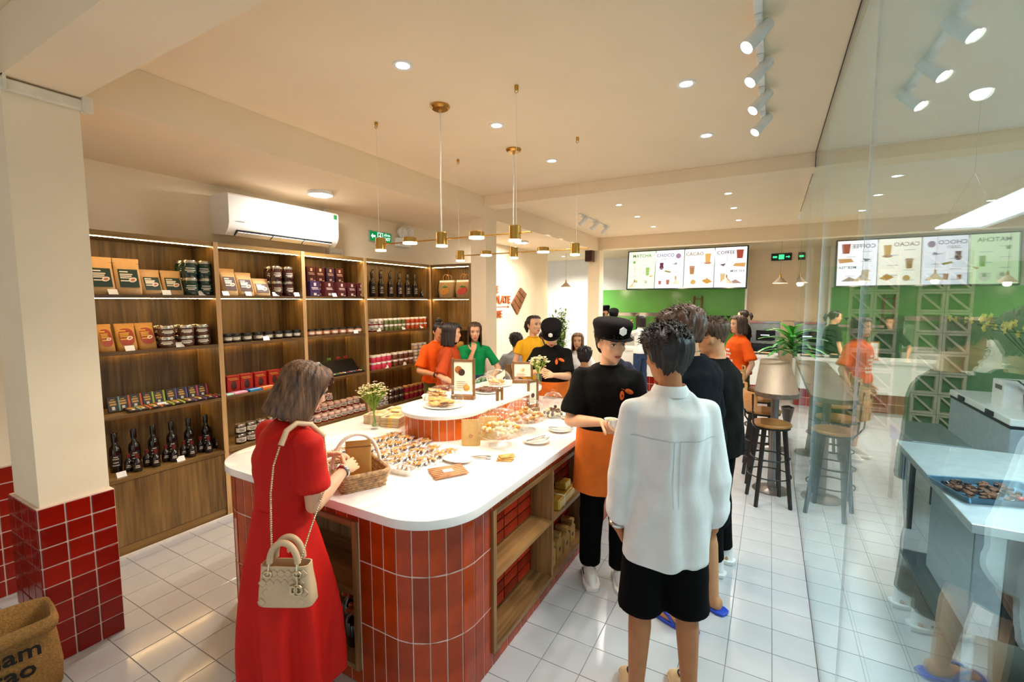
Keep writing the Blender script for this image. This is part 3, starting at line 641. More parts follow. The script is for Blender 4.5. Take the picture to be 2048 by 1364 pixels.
# core with the two recesses notched out
ins = .034; bx0, bx1, by0, by1 = CX0+ins, CX1-ins, CY0+ins, CY1-ins; br = CR-ins
NY0, NY1, NX0, NX1 = 1.79, 3.13, -2.36, -1.60; ND = .33; NR = .145
full = rrect(bx0, bx1, by0, by1, br)
def notched():
    out = []
    for p in rrect(bx0, bx1, by0, by1, br): out.append(p)
    # insert near end recess between left-near arc end and right-near arc start
    i = 3*13; seg = [(NX0, by0), (NX0, by0+ND), (NX1, by0+ND), (NX1, by0)]
    out = out[:i]+seg+out[i:]
    return out+[(bx1, NY0), (bx1-NR, NY0), (bx1-NR, NY1), (bx1, NY1)]
core = MB().prism(full, 0, .08); core.prism(notched(), .0801, .7899); core.prism(full, .79, ZT-.046)
core.build('core', M_groutw, ctr)
# tiles along the base
def walk(pts, step):
    P_ = [Vector((x, y, 0)) for x, y in pts]+[Vector((*pts[0], 0))]; out = []; acc = 0; need = step/2
    for a, b in zip(P_[:-1], P_[1:]):
        L = (b-a).length
        while acc+L >= need: q = a+(b-a)*((need-acc)/L); d = (b-a).normalized(); out.append((q, d)); need += step
        acc += L
    return out
TW = .0748; tm_ = {}
def tile_me(w_, h, m_):
    k = (round(w_, 4), round(h, 4), m_.name)
    if k not in tm_: tm_[k] = MB().box(-w_/2, w_/2, -.004, .004, -h/2, h/2, bev=.002).mesh('tile'); tm_[k].materials.append(m_)
    return tm_[k]
rest = MB()
for q, d in walk(full, TW):
    on_right = abs(q.x-bx1) < .002 and NY0-.010 < q.y < NY1+.010; on_end = abs(q.y-by0) < .002 and NX0-.010 < q.x < NX1+.010
    ang = math.atan2(d.y, d.x)
    rows = [(0, .3115), (.3145, .614), (.617, ZT-.047)] if not (on_right or on_end) else [(0, .078), (.792, ZT-.047)]
    near = q.y < CY0+CR+.05 or q.x > bx1-.1
    nrm = Vector((d.y, -d.x, 0))
    for a, b in rows:
        c = q-nrm*.0015
        if near: inst('tile', tile_me(TW-.0052, b-a-.004, M_ctile), ctr, (c.x, c.y, (a+b)/2), (0, 0, ang))
        else: rest.box(-TW/2+.0015, TW/2-.0015, -.004, .004, a, b-.003, M=Matrix.Translation(c) @ Matrix.Rotation(ang, 4, 'Z'))
tag(rest.build('tiles', M_ctile, ctr), kind='stuff')
# recess linings in wood
def lining(side):
    W = wood('counter_oak_long', '6a4a28', 'a87e4c', 'y') if side == 'r' else wood('counter_oak_cross', '6a4a28', 'a87e4c', 'x'); W1 = wood('counter_oak', '6a4a28', 'a87e4c', 'z')
    mb = MB
    if side == 'r':
        x1 = bx1+.016; x0 = bx1-NR; f = .026
        mb().box(x0, x1, NY0-.002, NY0+f, .075, .80).build('recess_frame', W1, ctr); mb().box(x0, x1, NY1-f, NY1+.002, .075, .80).build('recess_frame', W1, ctr)
        mb().box(x0, x1, NY0+f, NY1-f, .075, .10).build('recess_frame', W, ctr); mb().box(x0, x1, NY0+f, NY1-f, .772, .80).build('recess_frame', W, ctr)
        mb().box(x0+.001, x1-.004, 2.475, 2.497, .10, .772).build('divider', W1, ctr)
        for a, b in ((NY0+f, 2.475), (2.497, NY1-f)): mb().box(x0+.001, x1-.006, a, b, .438, .46).build('shelf_board', W, ctr)
    else:
        y0 = by0-.016; y1 = by0+ND; f = .026
        for x in (NX0-.002, NX1-f+.002): mb().box(x, x+f, y0, y1, .075, .80).build('recess_frame', W1, ctr)
        mb().box(NX0+f, NX1-f, y0, y1, .075, .10).build('recess_frame', W, ctr); mb().box(NX0+f, NX1-f, y0, y1, .772, .80).build('recess_frame', W, ctr)
        mb().box(NX0+f, NX1-f, y0+.006, y1-.001, .438, .46).build('shelf_board', W, ctr); mb().box(NX0+f, NX1-f, y1-.012, y1-.001, .10, .772).build('back_panel', W1, ctr)
lining('r'); lining('e')
M_brick = glazed('dark_red_brick_tile', 'b8331a', .25, .3); bkm = tile_me(.152, .058, M_brick)
MB().box(bx1-NR+.0005, bx1-NR+.006, NY0+.026, NY1-.026, .1, .772).build('brick_backing', mat('dark_grout', '2c0f0a', .8), ctr)
for a in range(8):
    y = NY0+.026+.08+a*.161
    if y > NY1-.09: break
    for z in [.135+k*.0665 for k in range(5)]+[.494+k*.0665 for k in range(5)]:
        inst('brick', bkm, ctr, (bx1-NR+.01, y, z), (0, 0, PI/2))
# tiled riser on the counter
RX, RY0, RY1, RR = -1.985, 2.54, 3.46, .292
rs_ = thing('counter_riser', 'Raised tiled display riser with white rounded top on the counter', 'display riser', (RX, RY0, ZT))
rz_ = lambda i, z: [(x, y, z) for x, y in rrect(-RR+i, RR-i, -RR+i, RY1-RY0+RR-i, RR-i-.001, 16)]
MB().rings([rz_(.025, 0), rz_(.025, .147)]).build('core', mat('cream_grout', 'f0d9b8', .8), rs_)
MB().rings([rz_(.003, .147), rz_(0, .15), rz_(0, .172), rz_(.003, .175)]).build('white_top', M_slab, rs_, 30)
M_otile = glazed('orange_glazed_tile', 'cf5c12', .12, .12); TWr = .0505
for q, d in walk([(p[0], p[1]) for p in rz_(.025, 0)], TWr):
    n_ = Vector((d.y, -d.x, 0)); c = q-n_*.0015; inst('tile', tile_me(TWr-.0055, .142, M_otile), rs_, (c.x, c.y, .0735), (0, 0, math.atan2(d.y, d.x)))
ZR = ZT+.175
# ------------------------------------------------------------------ goods on the counter
M_clear = glass('clear_dish_glass', (.975, .98, .98), 1.6)
M_plate = mat('white_porcelain', 'f6f2ea', .15, coat=.4); M_steel = mat('polished_steel', 'd2d2d0', .15, 1)
def food_balls(parent, name, n, R, z, sizes, mats, seed, h=.05, flat=1):
    rn = random.Random(seed)
    for k in range(n):
        a = rn.uniform(0, 2*PI); r = R*math.sqrt(rn.random())*.92; zz = z+h*(1-(r/R)**2)*rn.uniform(.3, 1); s = rn.uniform(*sizes)
        MB().ball((r*math.cos(a), r*math.sin(a), zz+s*flat), (s, s*rn.uniform(.8, 1.1), s*flat), 8, 5, Matrix.Rotation(rn.uniform(-.6, .6), 4, 'X')).build(name, rn.choice(mats), parent, 60)
def dome(x, y, z, R, foot, label, food):
    t = thing('cake_dome', label, 'cake dome', (x, y, z), 0, 'glass cake domes')
    pz = foot
    prof = [(.001, 0), (R*.5, 0), (R*.48, .008), (.02, .018), (.016, pz-.015), (.03, pz-.006), (R*.9, pz), (R*1.04, pz+.012), (R*1.0, pz+.014), (R*.88, pz+.007), (.001, pz+.007)] if foot > .03 else [(.001, 0), (R*.8, 0), (R*1.06, .01), (R*1.04, .014), (R*.8, .008), (.001, .008)]
    MB().lathe(prof, 32).build('stand', M_clear if foot > .03 else M_plate, t, 50)
    z0 = pz+.012 if foot > .03 else .012; hd = R*.82
    outer = [(R*math.cos(a)**.7 if a < PI/2-.01 else .001, z0+.02+hd*math.sin(a)) for a in np.linspace(0, PI/2, 12)]; th = .003
    pr = [(R-th, z0), (R, z0)]+outer+[(max(.001, r-th), zz-th) for r, zz in outer[::-1]]
    d = MB(); d.lathe([(R, z0)]+outer, 36); 
    d.build('glass_dome', M_clear, t, 60)
    kz = z0+.02+hd
    MB().lathe([(.001, kz), (.008, kz), (.008, kz+.01), (.02, kz+.022), (.021, kz+.032), (.012, kz+.043), (.001, kz+.045)], 18).build('knob', M_clear, t, 60)
    food(t, z0, R)
M_cookie = mat('cookie', 'cf9a55', .8, var=.2, scale=40, bump=.4, bscale=60); M_wchoc = mat('white_chocolate', 'f0d9a6', .5, var=.05); M_truf = mat('cocoa_truffle', '6b432a', .8, var=.15); M_rose = mat('pink_sweet', 'e8a08c', .6); M_amber = mat('candied_orange', 'e0942c', .35, var=.2, scale=30)
M_nut1 = mat('chocolate_nut', '4f3424', .4); M_nut2 = mat('cream_nut', 'd8c9a0', .5)
def cookies(t, z, R):
    rn = random.Random(3)
    for k in range(14):
        a = rn.uniform(0, 2*PI); r = R*.62*math.sqrt(rn.random()); MB().lathe([(.001, 0), (.03, 0), (.034, .005), (.028, .010), (.001, .012)], 12, (0,0,0), Matrix.Translation((r*math.cos(a), r*math.sin(a), z+.002+.011*(k//4))) @ Euler((rn.uniform(-.25, .25), rn.uniform(-.25, .25), 0)).to_matrix().to_4x4()).build('cookie', M_cookie, t, 40)
dome(-1.99, 2.55, ZR, .14, .012, 'Glass dome over cookies on the near end of the tiled riser', cookies)
dome(-1.46, 2.44, ZT, .155, .075, 'Nearest footed glass dome filled with white chocolates', lambda t, z, R: food_balls(t, 'white_chocolate', 48, R*.85, z-.004, (.014, .019), [M_wchoc, M_wchoc, M_amber], 5, .06, .8))
dome(-1.48, 2.83, ZT, .145, .075, 'Second footed glass dome filled with golden sweets', lambda t, z, R: food_balls(t, 'sweet', 40, R*.85, z-.004, (.014, .02), [M_amber, M_wchoc, M_rose, M_cookie], 8, .06, .8))
dome(-1.99, 3.12, ZR, .12, .012, 'Glass dome over dark glazed cakes on the riser', lambda t, z, R: [MB().box(-.022, .022, -.022, .022, 0, .02, bev=.005, M=Matrix.Translation((-.05+.05*(k % 3), -.05+.05*(k//3), z+.002)) @ Matrix.Rotation(.3*k, 4, 'Z')).build('cake', M_truf, t, 40) for k in range(9)])
dome(-2.08, 3.42, ZR, .13, .012, 'Glass dome over pale pastries at the far end of the riser', lambda t, z, R: food_balls(t, 'pastry', 18, R*.7, z, (.016, .022), [M_cookie, M_wchoc], 11, .03, .7))
# glass jar of mixed nuts
t = thing('nut_jar', 'Round glass jar of mixed chocolate nuts beside the domes', 'glass jar', (-1.47, 3.27, ZT))
MB().lathe([(.001, 0), (.06, 0), (.085, .03), (.09, .10), (.075, .135), (.08, .15)]+[(.077, .15), (.001, .15)], 28).build('glass_bowl', M_clear, t, 60)
food_balls(t, 'nut', 60, .075, .006, (.010, .014), [M_nut1, M_nut2, M_nut2, M_truf], 4, .075)
MB().lathe([(.001, .152), (.06, .153), (.075, .16), (.05, .19), (.015, .2), (.015, .215), (.001, .22)], 24).build('lid', M_clear, t, 60)
# plates with tongs
def tongs(x, y, z, rz, label):
    t = thing('tongs', label, 'tongs', (x, y, z), rz, 'steel tongs')
    for s_ in (-1, 1):
        MB().box(-.08, .07, -.0055, .0055, -.001, .001, M=Matrix.Translation((0, s_*.012, .006)) @ Matrix.Rotation(s_*.13, 4, 'Z')).build('arm', M_steel, t)
        MB().ball((.08, s_*.022, .006), (.018, .009, .004), 10, 6).build('grip', M_steel, t, 60)
    MB().tube([(-.078, .0035*math.cos(a), .006+.004*math.sin(a)) for a in np.linspace(0, 2*PI, 10)[:-1]], .0025, 6, closed=True).build('hinge', M_steel, t, 60)
def plate(x, y, z, R, label, m_=None, oval=1):
    t = thing('plate', label, 'plate', (x, y, z), 0, 'plates on the counter')
    MB().lathe([(.001, 0), (R*.6, 0), (R*.65, .004), (R, .014), (R*.98, .017), (R*.6, .007), (.001, .006)], 32, sy=oval).build('dish', m_ or M_plate, t, 50)
    MB().lathe([(R*.965, .0145), (R*1.005, .0145), (R*1.005, .0175), (R*.965, .0175)], 32, sy=oval).build('rim', mat('plate_rim', 'e5c6b4', .3), t, 60)
for i, (x, y) in enumerate(((-1.26, 2.93), (-1.31, 3.28), (-1.29, 2.61))):
    plate(x, y, ZT, .085, '%s saucer under tongs along the aisle edge of the counter' % ('Middle', 'Farthest', 'Nearest')[i])
    tongs(x, y, ZT+.018, .35+.4*i, 'Steel tongs on the %s saucer' % ('middle', 'farthest', 'nearest')[i])
tongs(-1.47, 2.17, ZT, .5, 'Steel tongs lying before the nearest glass dome')
plate(-1.53, 2.08, ZT, .10, 'White oval dish beside the bundled sticks', oval=.7)
t = thing('cracker', 'Golden cracker slices lying on the white counter near its edge', 'cracker', (-1.30, 2.22, ZT), .4)
for k in range(3): MB().box(-.045, .045, -.03, .03, 0, .006, bev=.002, M=Matrix.Translation((.006*k, .012*k, .0005+.007*k)) @ Matrix.Rotation(.2*k, 4, 'Z')).build('slice', M_cookie, t)
# cookies in a white boat tray on the riser
t = thing('biscuit_tray', 'White tray heaped with long biscuits at the left of the riser', 'tray', (-2.17, 2.68, ZR), .5)
MB().rings([[(x*s_, y*s_, z) for x, y in rrect(-.1, .1, -.06, .06, .03, 5)] for z, s_ in ((0, .8), (.035, 1), (.035, .96), (.006, .77))]).build('dish', M_plate, t, 40)
rn = random.Random(2)
for k in range(16): MB().box(-.05, .05, -.009, .009, -.004, .004, bev=.003, M=Matrix.Translation((rn.uniform(-.04, .04), rn.uniform(-.035, .035), .03+.045*rn.random())) @ Euler((rn.uniform(-.4, .4), rn.uniform(-.4, .4), rn.uniform(-.8, .8))).to_matrix().to_4x4()).build('biscuit', M_cookie, t)
# wooden sign holders
def sign(x, y, z, w_, h, rz, label, pics):
    t = thing('sign_holder', label, 'sign', (x, y, z), rz, 'wooden sign holders'); Wd = wood('sign_wood', '5b3d22', '8a6238', 'z')
    MB().box(-w_*.55, w_*.55, -.03, .03, 0, .032, bev=.003).build('base', Wd, t)
    for s_ in (-1, 1): MB().box(s_*w_/2-.009, s_*w_/2+.009, -.009, .009, .03, h, bev=.002).build('post', Wd, t)
    MB().box(-w_/2+.009, w_/2-.009, -.006, .006, h-.026, h-.008).build('rail', Wd, t)
    MB().box(-w_/2+.012, w_/2-.012, -.002, .002, .06, h-.02).build('sheet', M_cream, t)
    for (px_, pz, r, c) in pics: tag(MB().lathe([(.001, 0), (r, 0), (r*.8, .0008), (.001, .0008)], 12, M=Matrix.Translation((px_*w_, -.0022, h*pz)) @ Matrix.Rotation(PI/2, 4, 'X')).build('picture', mat('picture_'+c, c, .6, var=.3, scale=60), t), kind='stuff')
    for k in range(4): tag(MB().box(-w_*.32, w_*(.1+.1*(k % 2)), -.003, -.002, h*(.42-.05*k), h*(.42-.05*k)+.004).build('print', M_podp, t), kind='stuff')
sign(-2.0, 2.80, ZR, .165, .31, YAW*.7, 'Tall wooden sign holder with picture sheet on the riser', [(-.22, .72, .03, 'a8662c'), (-.08, .66, .028, '3c1f12'), (.15, .28, .026, 'dba44a')])
sign(-1.93, 3.62, ZR, .17, .20, .5, 'Low wooden sign holder at the far end of the riser', [(0, .6, .02, 'e5c690')])
sign(-1.735, 2.89, ZT, .045, .27, 1.25, 'Narrow wooden sign holder beside the riser, nearer of two', [])
sign(-1.69, 3.35, ZT, .10, .27, 1.2, 'Narrow wooden sign holder beside the riser, farther of two', [(0, .5, .02, '5a2f1c')])
# kraft bags leaning on the riser
for i, (x, y, h) in enumerate(((-1.63, 2.36, .16), (-1.60, 2.52, .15))):
    t = thing('kraft_bag', ('Left', 'Right')[i]+' kraft paper bag leaning on the tiled riser', 'paper bag', (x, y, ZT), .55+.1*i, 'kraft bags by the riser')
    rs = [[(.06*ws*math.copysign(abs(math.cos(a))**.3, math.cos(a)), .026*dp*math.copysign(abs(math.sin(a))**.5, math.sin(a))+.02*u, h*u) for a in np.linspace(0, 2*PI, 21)[:-1]] for u, ws, dp in ((0, .95, 1), (.05, 1, 1.1), (.5, 1, .8), (.85, 1, .12), (1, 1, .1))]
    MB().rings(rs).build('bag_body', mat('light_kraft', 'd8ae6c', .7, bump=.2, bscale=25), t, 50)
    MB().lathe([(.006, 0), (.011, 0), (.011, .001), (.006, .001)], 14, M=Matrix.Translation((0, -.0235, h*.4)) @ Matrix.Rotation(PI/2, 4, 'X')).build('stamp', M_podp, t)
# flowers in tall glass vases
def vase(x, y, z, label, hv, hs, spread, n, seed, flower):
    t = thing('flower_vase', label, 'vase', (x, y, z)); rn = random.Random(seed)
    MB().lathe([(.001, 0), (.028, 0), (.028, .012), (.030, hv)]+[(.027, hv), (.025, .014), (.001, .014)], 22).build('glass_vase', M_clear, t, 60)
    st = MB(); fl = MB(); fc = MB()
    for k in range(n):
        a = rn.uniform(0, 2*PI); q = math.sqrt(rn.random()); tip = Vector((spread*q*math.cos(a), spread*q*math.sin(a), hs*(1-.22*q*q)+rn.uniform(-.015, .015))); b0 = Vector((.015*math.cos(a+2), .015*math.sin(a+2), .02)); mid = Vector((.010*math.cos(a), .010*math.sin(a), hv+.01))
        st.tube([b0, mid, mid.lerp(tip, .5)+Vector((0, 0, .015)), tip], .0012, 4)
        for j in range(2): lp = mid.lerp(tip, rn.uniform(.3, .85)); st.add([lp, lp+Vector((.008, .004, .012)), lp+Vector((rn.uniform(-.02, .02), rn.uniform(-.02, .02), .026)), lp+Vector((-.004, .008, .012))], [(0,1,2,3)])
        for j in range(3):
            c = tip+Vector((rn.uniform(-.014, .014), rn.uniform(-.014, .014), rn.uniform(-.01, .012))); R = rn.uniform(.006, .009)*flower
            for p in range(5): b = 2*PI*p/5; u = Vector((math.cos(b), math.sin(b), .25)); v_ = Vector((-math.sin(b), math.cos(b), 0)); fl.add([c, c+u*R*.6+v_*R*.4, c+u*R, c+u*R*.6-v_*R*.4], [(0,1,2,3)])
            fc.ball(c+Vector((0, 0, .001)), R*.3, 6, 4)
    tag(st.build('stems', mat('fresh_stem', '7d9a2c', .6, var=.2, scale=30), t), kind='stuff'); tag(fl.build('blossoms', mat('cream_blossom', 'f3ead0', .6), t), kind='stuff'); tag(fc.build('blossom_centres', mat('blossom_yellow', 'e0c46a', .6), t), kind='stuff')
vase(-2.44, 2.32, ZT, 'Slim glass vase of small white blossoms on the near counter', .135, .33, .11, 70, 1, 1)
vase(-1.76, 3.60, ZR, 'Glass vase of white flowers at the far end of the riser', .10, .25, .09, 40, 6, 1.8)
# flat kraft boxes stacked behind the vase
M_box = mat('printed_kraft_sleeve', 'c9ad84', .6, var=.12, scale=25)
for i in range(4):
    for k in range(3):
        t = thing('flat_box', 'Flat printed box, %s in the %s pile from the vase' % (('lowest', 'middle', 'topmost')[k], ORD[i]), 'box', (-2.56+.17*(i % 2)+.02*(i//2), 2.47+.17*(i//2), ZT+.024*k), .25+random.uniform(-.06, .06), 'flat boxes behind the vase')
        MB().box(-.075, .075, -.075, .075, 0, .0235, bev=.003).build('carton', M_box, t)
        tag(MB().box(-.06, .06, -.005, .005, .0235, .0239).box(-.03, .05, .03, .042, .0235, .0239).box(-.05, -.02, -.06, -.02, .0235, .0239).build('print', M_choc, t), kind='stuff')
        MB().box(-.012, .012, -.0765, .0765, .002, .0238).build('ribbon', M_gold2, t)
# cellophane bags of snacks in rows
def bag_mesh(seed):
    rn = random.Random(seed); rs = []
    for u in np.linspace(0, 1, 9):
        wd = .052*(1-.1*math.sin(PI*u)); th = .022*math.sin(PI*min(1, u*1.25))**.7 if u < .8 else .002
        rs.append([((u-.5)*.17, wd*math.cos(a)*(1+.08*rn.uniform(-1, 1)), max(.001, th*(1+math.sin(a))*.55*(1+.25*rn.uniform(-1, 1)))) for a in np.linspace(0, 2*PI, 15)[:-1]])
    return MB().rings(rs)
M_cello = bpy.data.materials.new('cellophane'); M_cello.use_nodes = True
nt = M_cello.node_tree; b_ = nt.nodes['Principled BSDF']; b_.inputs['Base Color'].default_value = (.9, .9, .92, 1); b_.inputs['Roughness'].default_value = .08; b_.inputs['Metallic'].default_value = .7
tr = nt.nodes.new('ShaderNodeBsdfTransparent'); mx = nt.nodes.new('ShaderNodeMixShader'); nz = nt.nodes.new('ShaderNodeTexNoise'); nz.inputs['Scale'].default_value = 26; nz.inputs['Detail'].default_value = 3
tc = nt.nodes.new('ShaderNodeTexCoord'); mp = nt.nodes.new('ShaderNodeMapping'); mp.inputs['Scale'].default_value = (.5, 3, 1); nt.links.new(tc.outputs['Object'], mp.inputs[0]); nt.links.new(mp.outputs[0], nz.inputs[0])
rp = nt.nodes.new('ShaderNodeValToRGB'); rp.color_ramp.elements[0].position = .42; rp.color_ramp.elements[1].position = .60; nt.links.new(nz.outputs['Fac'], rp.inputs[0]); nt.links.new(rp.outputs[0], mx.inputs[0]); nt.links.new(tr.outputs[0], mx.inputs[1]); nt.links.new(b_.outputs[0], mx.inputs[2]); nt.links.new(mx.outputs[0], nt.nodes['Material Output'].inputs[0])
bp = nt.nodes.new('ShaderNodeBump'); bp.inputs['Strength'].default_value = .9; bp.inputs['Distance'].default_value = .01; nt.links.new(nz.outputs['Fac'], bp.inputs['Height']); nt.links.new(bp.outputs[0], b_.inputs['Normal'])
bms = [bag_mesh(i).mesh('cellophane_wrap') for i in range(4)]
for m_ in bms: m_.materials.append(M_cello); shade(m_, 60)
def fill_mesh(seed):
    rn = random.Random(seed); mb = MB()
    for k in range(9): mb.box(-.026, .026, -.009, .009, -.003, .003, bev=.002, M=Matrix.Translation((rn.uniform(-.045, .025), rn.uniform(-.032, .032), .006+.012*rn.random())) @ Euler((rn.uniform(-.3, .3), rn.uniform(-.2, .2), rn.uniform(-3, 3))).to_matrix().to_4x4())
    return mb.mesh('snack_filling')
fms = [fill_mesh(i) for i in range(4)]
for m_ in fms: m_.materials.append(M_amber)
rws = ['row nearest the basket', 'second row from the basket', 'third row from the basket', 'fourth row from the basket', 'row nearest the riser']
tr_ = []
for r_ in range(5):
    for c in range(6):
        u = r_/4; v_ = c/5
        p = Vector((-2.20, 1.90)).lerp(Vector((-1.70, 1.86)), u)
        p = Vector((-2.26+.125*r_-.0*c, 1.86+.075*c-.02*r_)); p = Vector((-2.24+.135*r_+.012*c, 1.84+.078*c))
        if p.x > -1.82 and p.y > 2.19: continue
        t = thing('snack_bag', 'Clear bag of orange snacks, %s from the near edge, %s' % (ORD[c], rws[r_]), 'snack bag', (p.x, p.y, ZT+.006+.006*(c % 2)), 2.0+random.uniform(-.25, .25), 'clear snack bags on the counter')
        t.rotation_euler[0] = random.uniform(-.1, .1)
        inst('snack_filling', fms[(r_+c) % 4], t, (0,0,0), kind='stuff'); inst('cellophane_wrap', bms[(r_*2+c) % 4], t, (0,0,0))
M_tray = glass('clear_plastic', (.97, .97, .97), 1.4)
for i in range(3):
    t = thing('plastic_tray', 'White plastic tray under the snack bags, %s from the basket' % ORD[i], 'tray', (-1.98+.155*i, 1.752+.016*i, ZT), .08, 'plastic trays')
    MB().rings([[(x*s_, y*s_, z) for x, y in rrect(-.07, .07, -.035, .035, .02, 5)] for z, s_ in ((0, .88), (.028, 1), (.030, 1.05), (.030, .98), (.004, .85))]).build('dish', M_plate, t, 40)
t = thing('stick_bundle', 'Wrapped bundle of orange pastry sticks lying by the oval dish', 'snack bundle', (-1.46, 1.90, ZT), .95)
for k in range(12): MB().cap_tube((-.09, -.07+.0125*k, .008+.004*(k % 2)), (.09, -.062+.0125*k, .008+.004*((k+1) % 2)), .0055, n=6).build('stick', mat('pastry_stick', 'c98a58', .6, var=.15, scale=30), t, 60)
MB().box(-.03, .025, -.02, .02, .014, .017).build('paper_tag', M_paper, t)
# wicker basket with tall white handle
def basket(x, y, z, rz, label, a, b, h, hh):
    t = thing('wicker_basket', label, 'basket', (x, y, z), rz)
    Mw = mat('pale_wicker', 'c2986a', .7, var=.25, scale=50, bump=.5, bscale=80); o = MB()
    for k in range(7):
        zz = .006+k*h/6; s_ = .88+.12*k/6
        ring = rrect(-a*s_, a*s_, -b*s_, b*s_, .03, 4); n = len(ring)
        MB().tube([(px_*(1+.02*(-1)**(i+k)), py_*(1+.02*(-1)**(i+k)), zz) for i, (px_, py_) in enumerate(ring)], .0075 if k < 6 else .011, 6, closed=True).build('woven_band', Mw, t, 60)
    ring = rrect(-a*.92, a*.92, -b*.92, b*.92, .03, 4)
    for i in range(0, len(ring), 2): px_, py_ = ring[i]; MB().tube([(px_*.95, py_*.95, .003), (px_*1.06, py_*1.06, h)], .004, 5).build('upright', Mw, t, 60)
    MB().box(-a*.88, a*.88, -b*.88, b*.88, .001, .006).build('base', Mw, t)
    MB().tube([(0, -b*1.02*math.cos(q), .03+(hh-.03)*math.sin(q)**.8) for q in np.linspace(0.02, PI-.02, 28)], .010, 8).build('handle', mat('white_rattan', 'efe2d0', .5, bump=.3, bscale=100), t, 60)
    return t
basket(-1.80, 1.585, ZT, -.45, 'Wicker basket with tall white handle held by the woman in red', .15, .12, .075, .245)
basket(-2.44, 3.47, ZT, .9, 'Wicker basket with white handle before the woman in green', .14, .11, .07, .26)
t = thing('kraft_bag', 'Golden kraft bag standing in the wicker basket', 'paper bag', (-1.80, 1.60, ZT+.008), .80)
rs = [[(.062*ws*math.copysign(abs(math.cos(a))**.3, math.cos(a)), .03*dp*math.copysign(abs(math.sin(a))**.5, math.sin(a)), .2*u) for a in np.linspace(0, 2*PI, 21)[:-1]] for u, ws, dp in ((0, .95, 1), (.05, 1, 1.1), (.5, 1, .8), (.85, 1, .15), (1, 1, .12))]
MB().rings(rs).build('bag_body', M_kraft2, t, 50); MB().box(-.061, .061, -.0062, .0062, .165, .172).build('tear_seam', mat('kraft_seam', '8a6238', .8), t)
# goods in the recesses of the counter
for i, y in enumerate((2.56, 2.70, 2.80, 2.93)):
    t = thing('house_box', 'Kraft house shaped gift box, %s from the divider in the counter recess' % ORD[i], 'gift box', (bx1-.060-.012*(i % 2), y, .10), PI/2, 'house shaped boxes')
    MB().prism([(-.045, 0), (.045, 0), (.045, .10), (0, .145), (-.045, .10)], -.04, .04, Matrix(((1,0,0,0), (0,0,1,0), (0,1,0,0), (0,0,0,1)))).build('carton', mat('kraft_board', 'b98f4e', .7), t)
    MB().box(-.02, .02, -.042, .042, .14, .165).build('handle_tab', mat('kraft_board', 'b98f4e', .7), t)
    MB().lathe([(.001, 0), (.014, 0), (.014, .001), (.001, .001)], 16, M=Matrix.Translation((0, -.0405, .055)) @ Matrix.Rotation(PI/2, 4, 'X')).build('stamp', M_choc, t)
t = thing('gift_box', 'Long golden gift box with ribbon on the recess shelf', 'box', (bx1-.062, 2.75, .46), .04)
MB().box(-.06, .06, -.15, .15, 0, .07, bev=.008).build('carton', mat('gold_carton', 'c8a23c', .3, .3), t); MB().box(-.061, .061, -.06, -.045, -.0, .0715).build('ribbon', M_cream, t); MB().box(-.04, .04, .02, .12, .071, .12, bev=.005).build('small_box', mat('gold_carton', 'c8a23c', .3, .3), t)
for i, x in enumerate((-1.74, -1.86)):
    t = thing('gift_bottle', ('Right', 'Left')[i]+' dark gift jar with red ribbon in the end recess', 'jar', (x, by0+.10+.08*i, .10), 0, 'gift jars with ribbons')
    MB().lathe([(.001, 0), (.05, 0), (.055, .01), (.055, .13), (.03, .165), (.001, .165)], 20).build('body', M_bott, t, 40)
    for k in range(6): a = k*PI/3; MB().ball((.03*math.cos(a), .03*math.sin(a), .175), (.026, .014, .014), 8, 5, Matrix.Rotation(a, 4, 'Z')).build('ribbon_loop', mat('red_satin', 'b3141c' if k % 3 else 'cc5a1c', .3), t, 60)
    MB().lathe([(.001, .18), (.012, .18), (.012, .188), (.001, .188)], 14).build('gold_button', M_gold, t, 40)
# ------------------------------------------------------------------ on the left wall
M_acw = mat('white_ac_plastic', 'f4f4f1', .3, var=.01); M_dark = mat('dark_slot', '1d2124', .6)
ac = thing('air_conditioner', 'White split air conditioner on the wall above the shelving', 'air conditioner', (-4.25, 2.24, 2.36))
MB().rings([[(x, y, z) for x, z in ((0, .02), (.20, 0), (.25, .05), (.27, .10), (.275, .33), (.26, .345), (0, .345))] for y in (0, 1.12)]).build('housing', M_acw, ac, 25)
MB().rings([[(x, y, z) for x, z in ((.205, .004), (.249, .048), (.2525, .045), (.208, .0005))] for y in (.07, 1.05)]).build('outlet', M_dark, ac)
for k in range(3): MB().rings([[(x, y, z) for x, z in ((.205, -.002), (.255, .026), (.253, .03), (.203, .002))] for y in (.08+.325*k, .39+.325*k)]).build('louvre', M_acw, ac)
for k in range(9): MB().box(.235, .24, .13+.11*k, .136+.11*k, .012, .04).build('vane', M_acw, ac)
MB().box(.2755, .2765, 1.06, 1.10, .28, .325).build('energy_sticker', mat('green_sticker', '2f9a4a', .5), ac)
MB().box(.2755, .2765, .06, .14, .115, .121).build('badge', mat('grey_badge', 'b8bbbd', .3), ac)
t = thing('conduit_pipe', 'White conduit pipe rising from the air conditioner to the soffit', 'pipe', (-4.235, 3.40, 2.40))
MB().tube([(0, 0, 0), (0, 0, .39)], .014, 10).build('pipe', M_acw, t, 60); MB().box(-.014, .016, -.03, .03, .33, .345).build('clip', M_acw, t)
t = thing('junction_box', 'White junction box on the wall below the air conditioner pipe', 'junction box', (-4.25, 3.50, 2.275))
MB().box(0, .06, -.09, .09, 0, .10, bev=.008).build('cover', M_acw, t); MB().box(.06, .062, -.07, .07, .045, .047).build('seam', M_dark, t)
M_exg = glow('exit_green', '0d8a3e', .9); M_exw = glow('exit_white', 'e8fff0', 1.6)
def running_man(): # box, arrow and a striding figure
    mb = MB()
    return [(-.02, .0)]
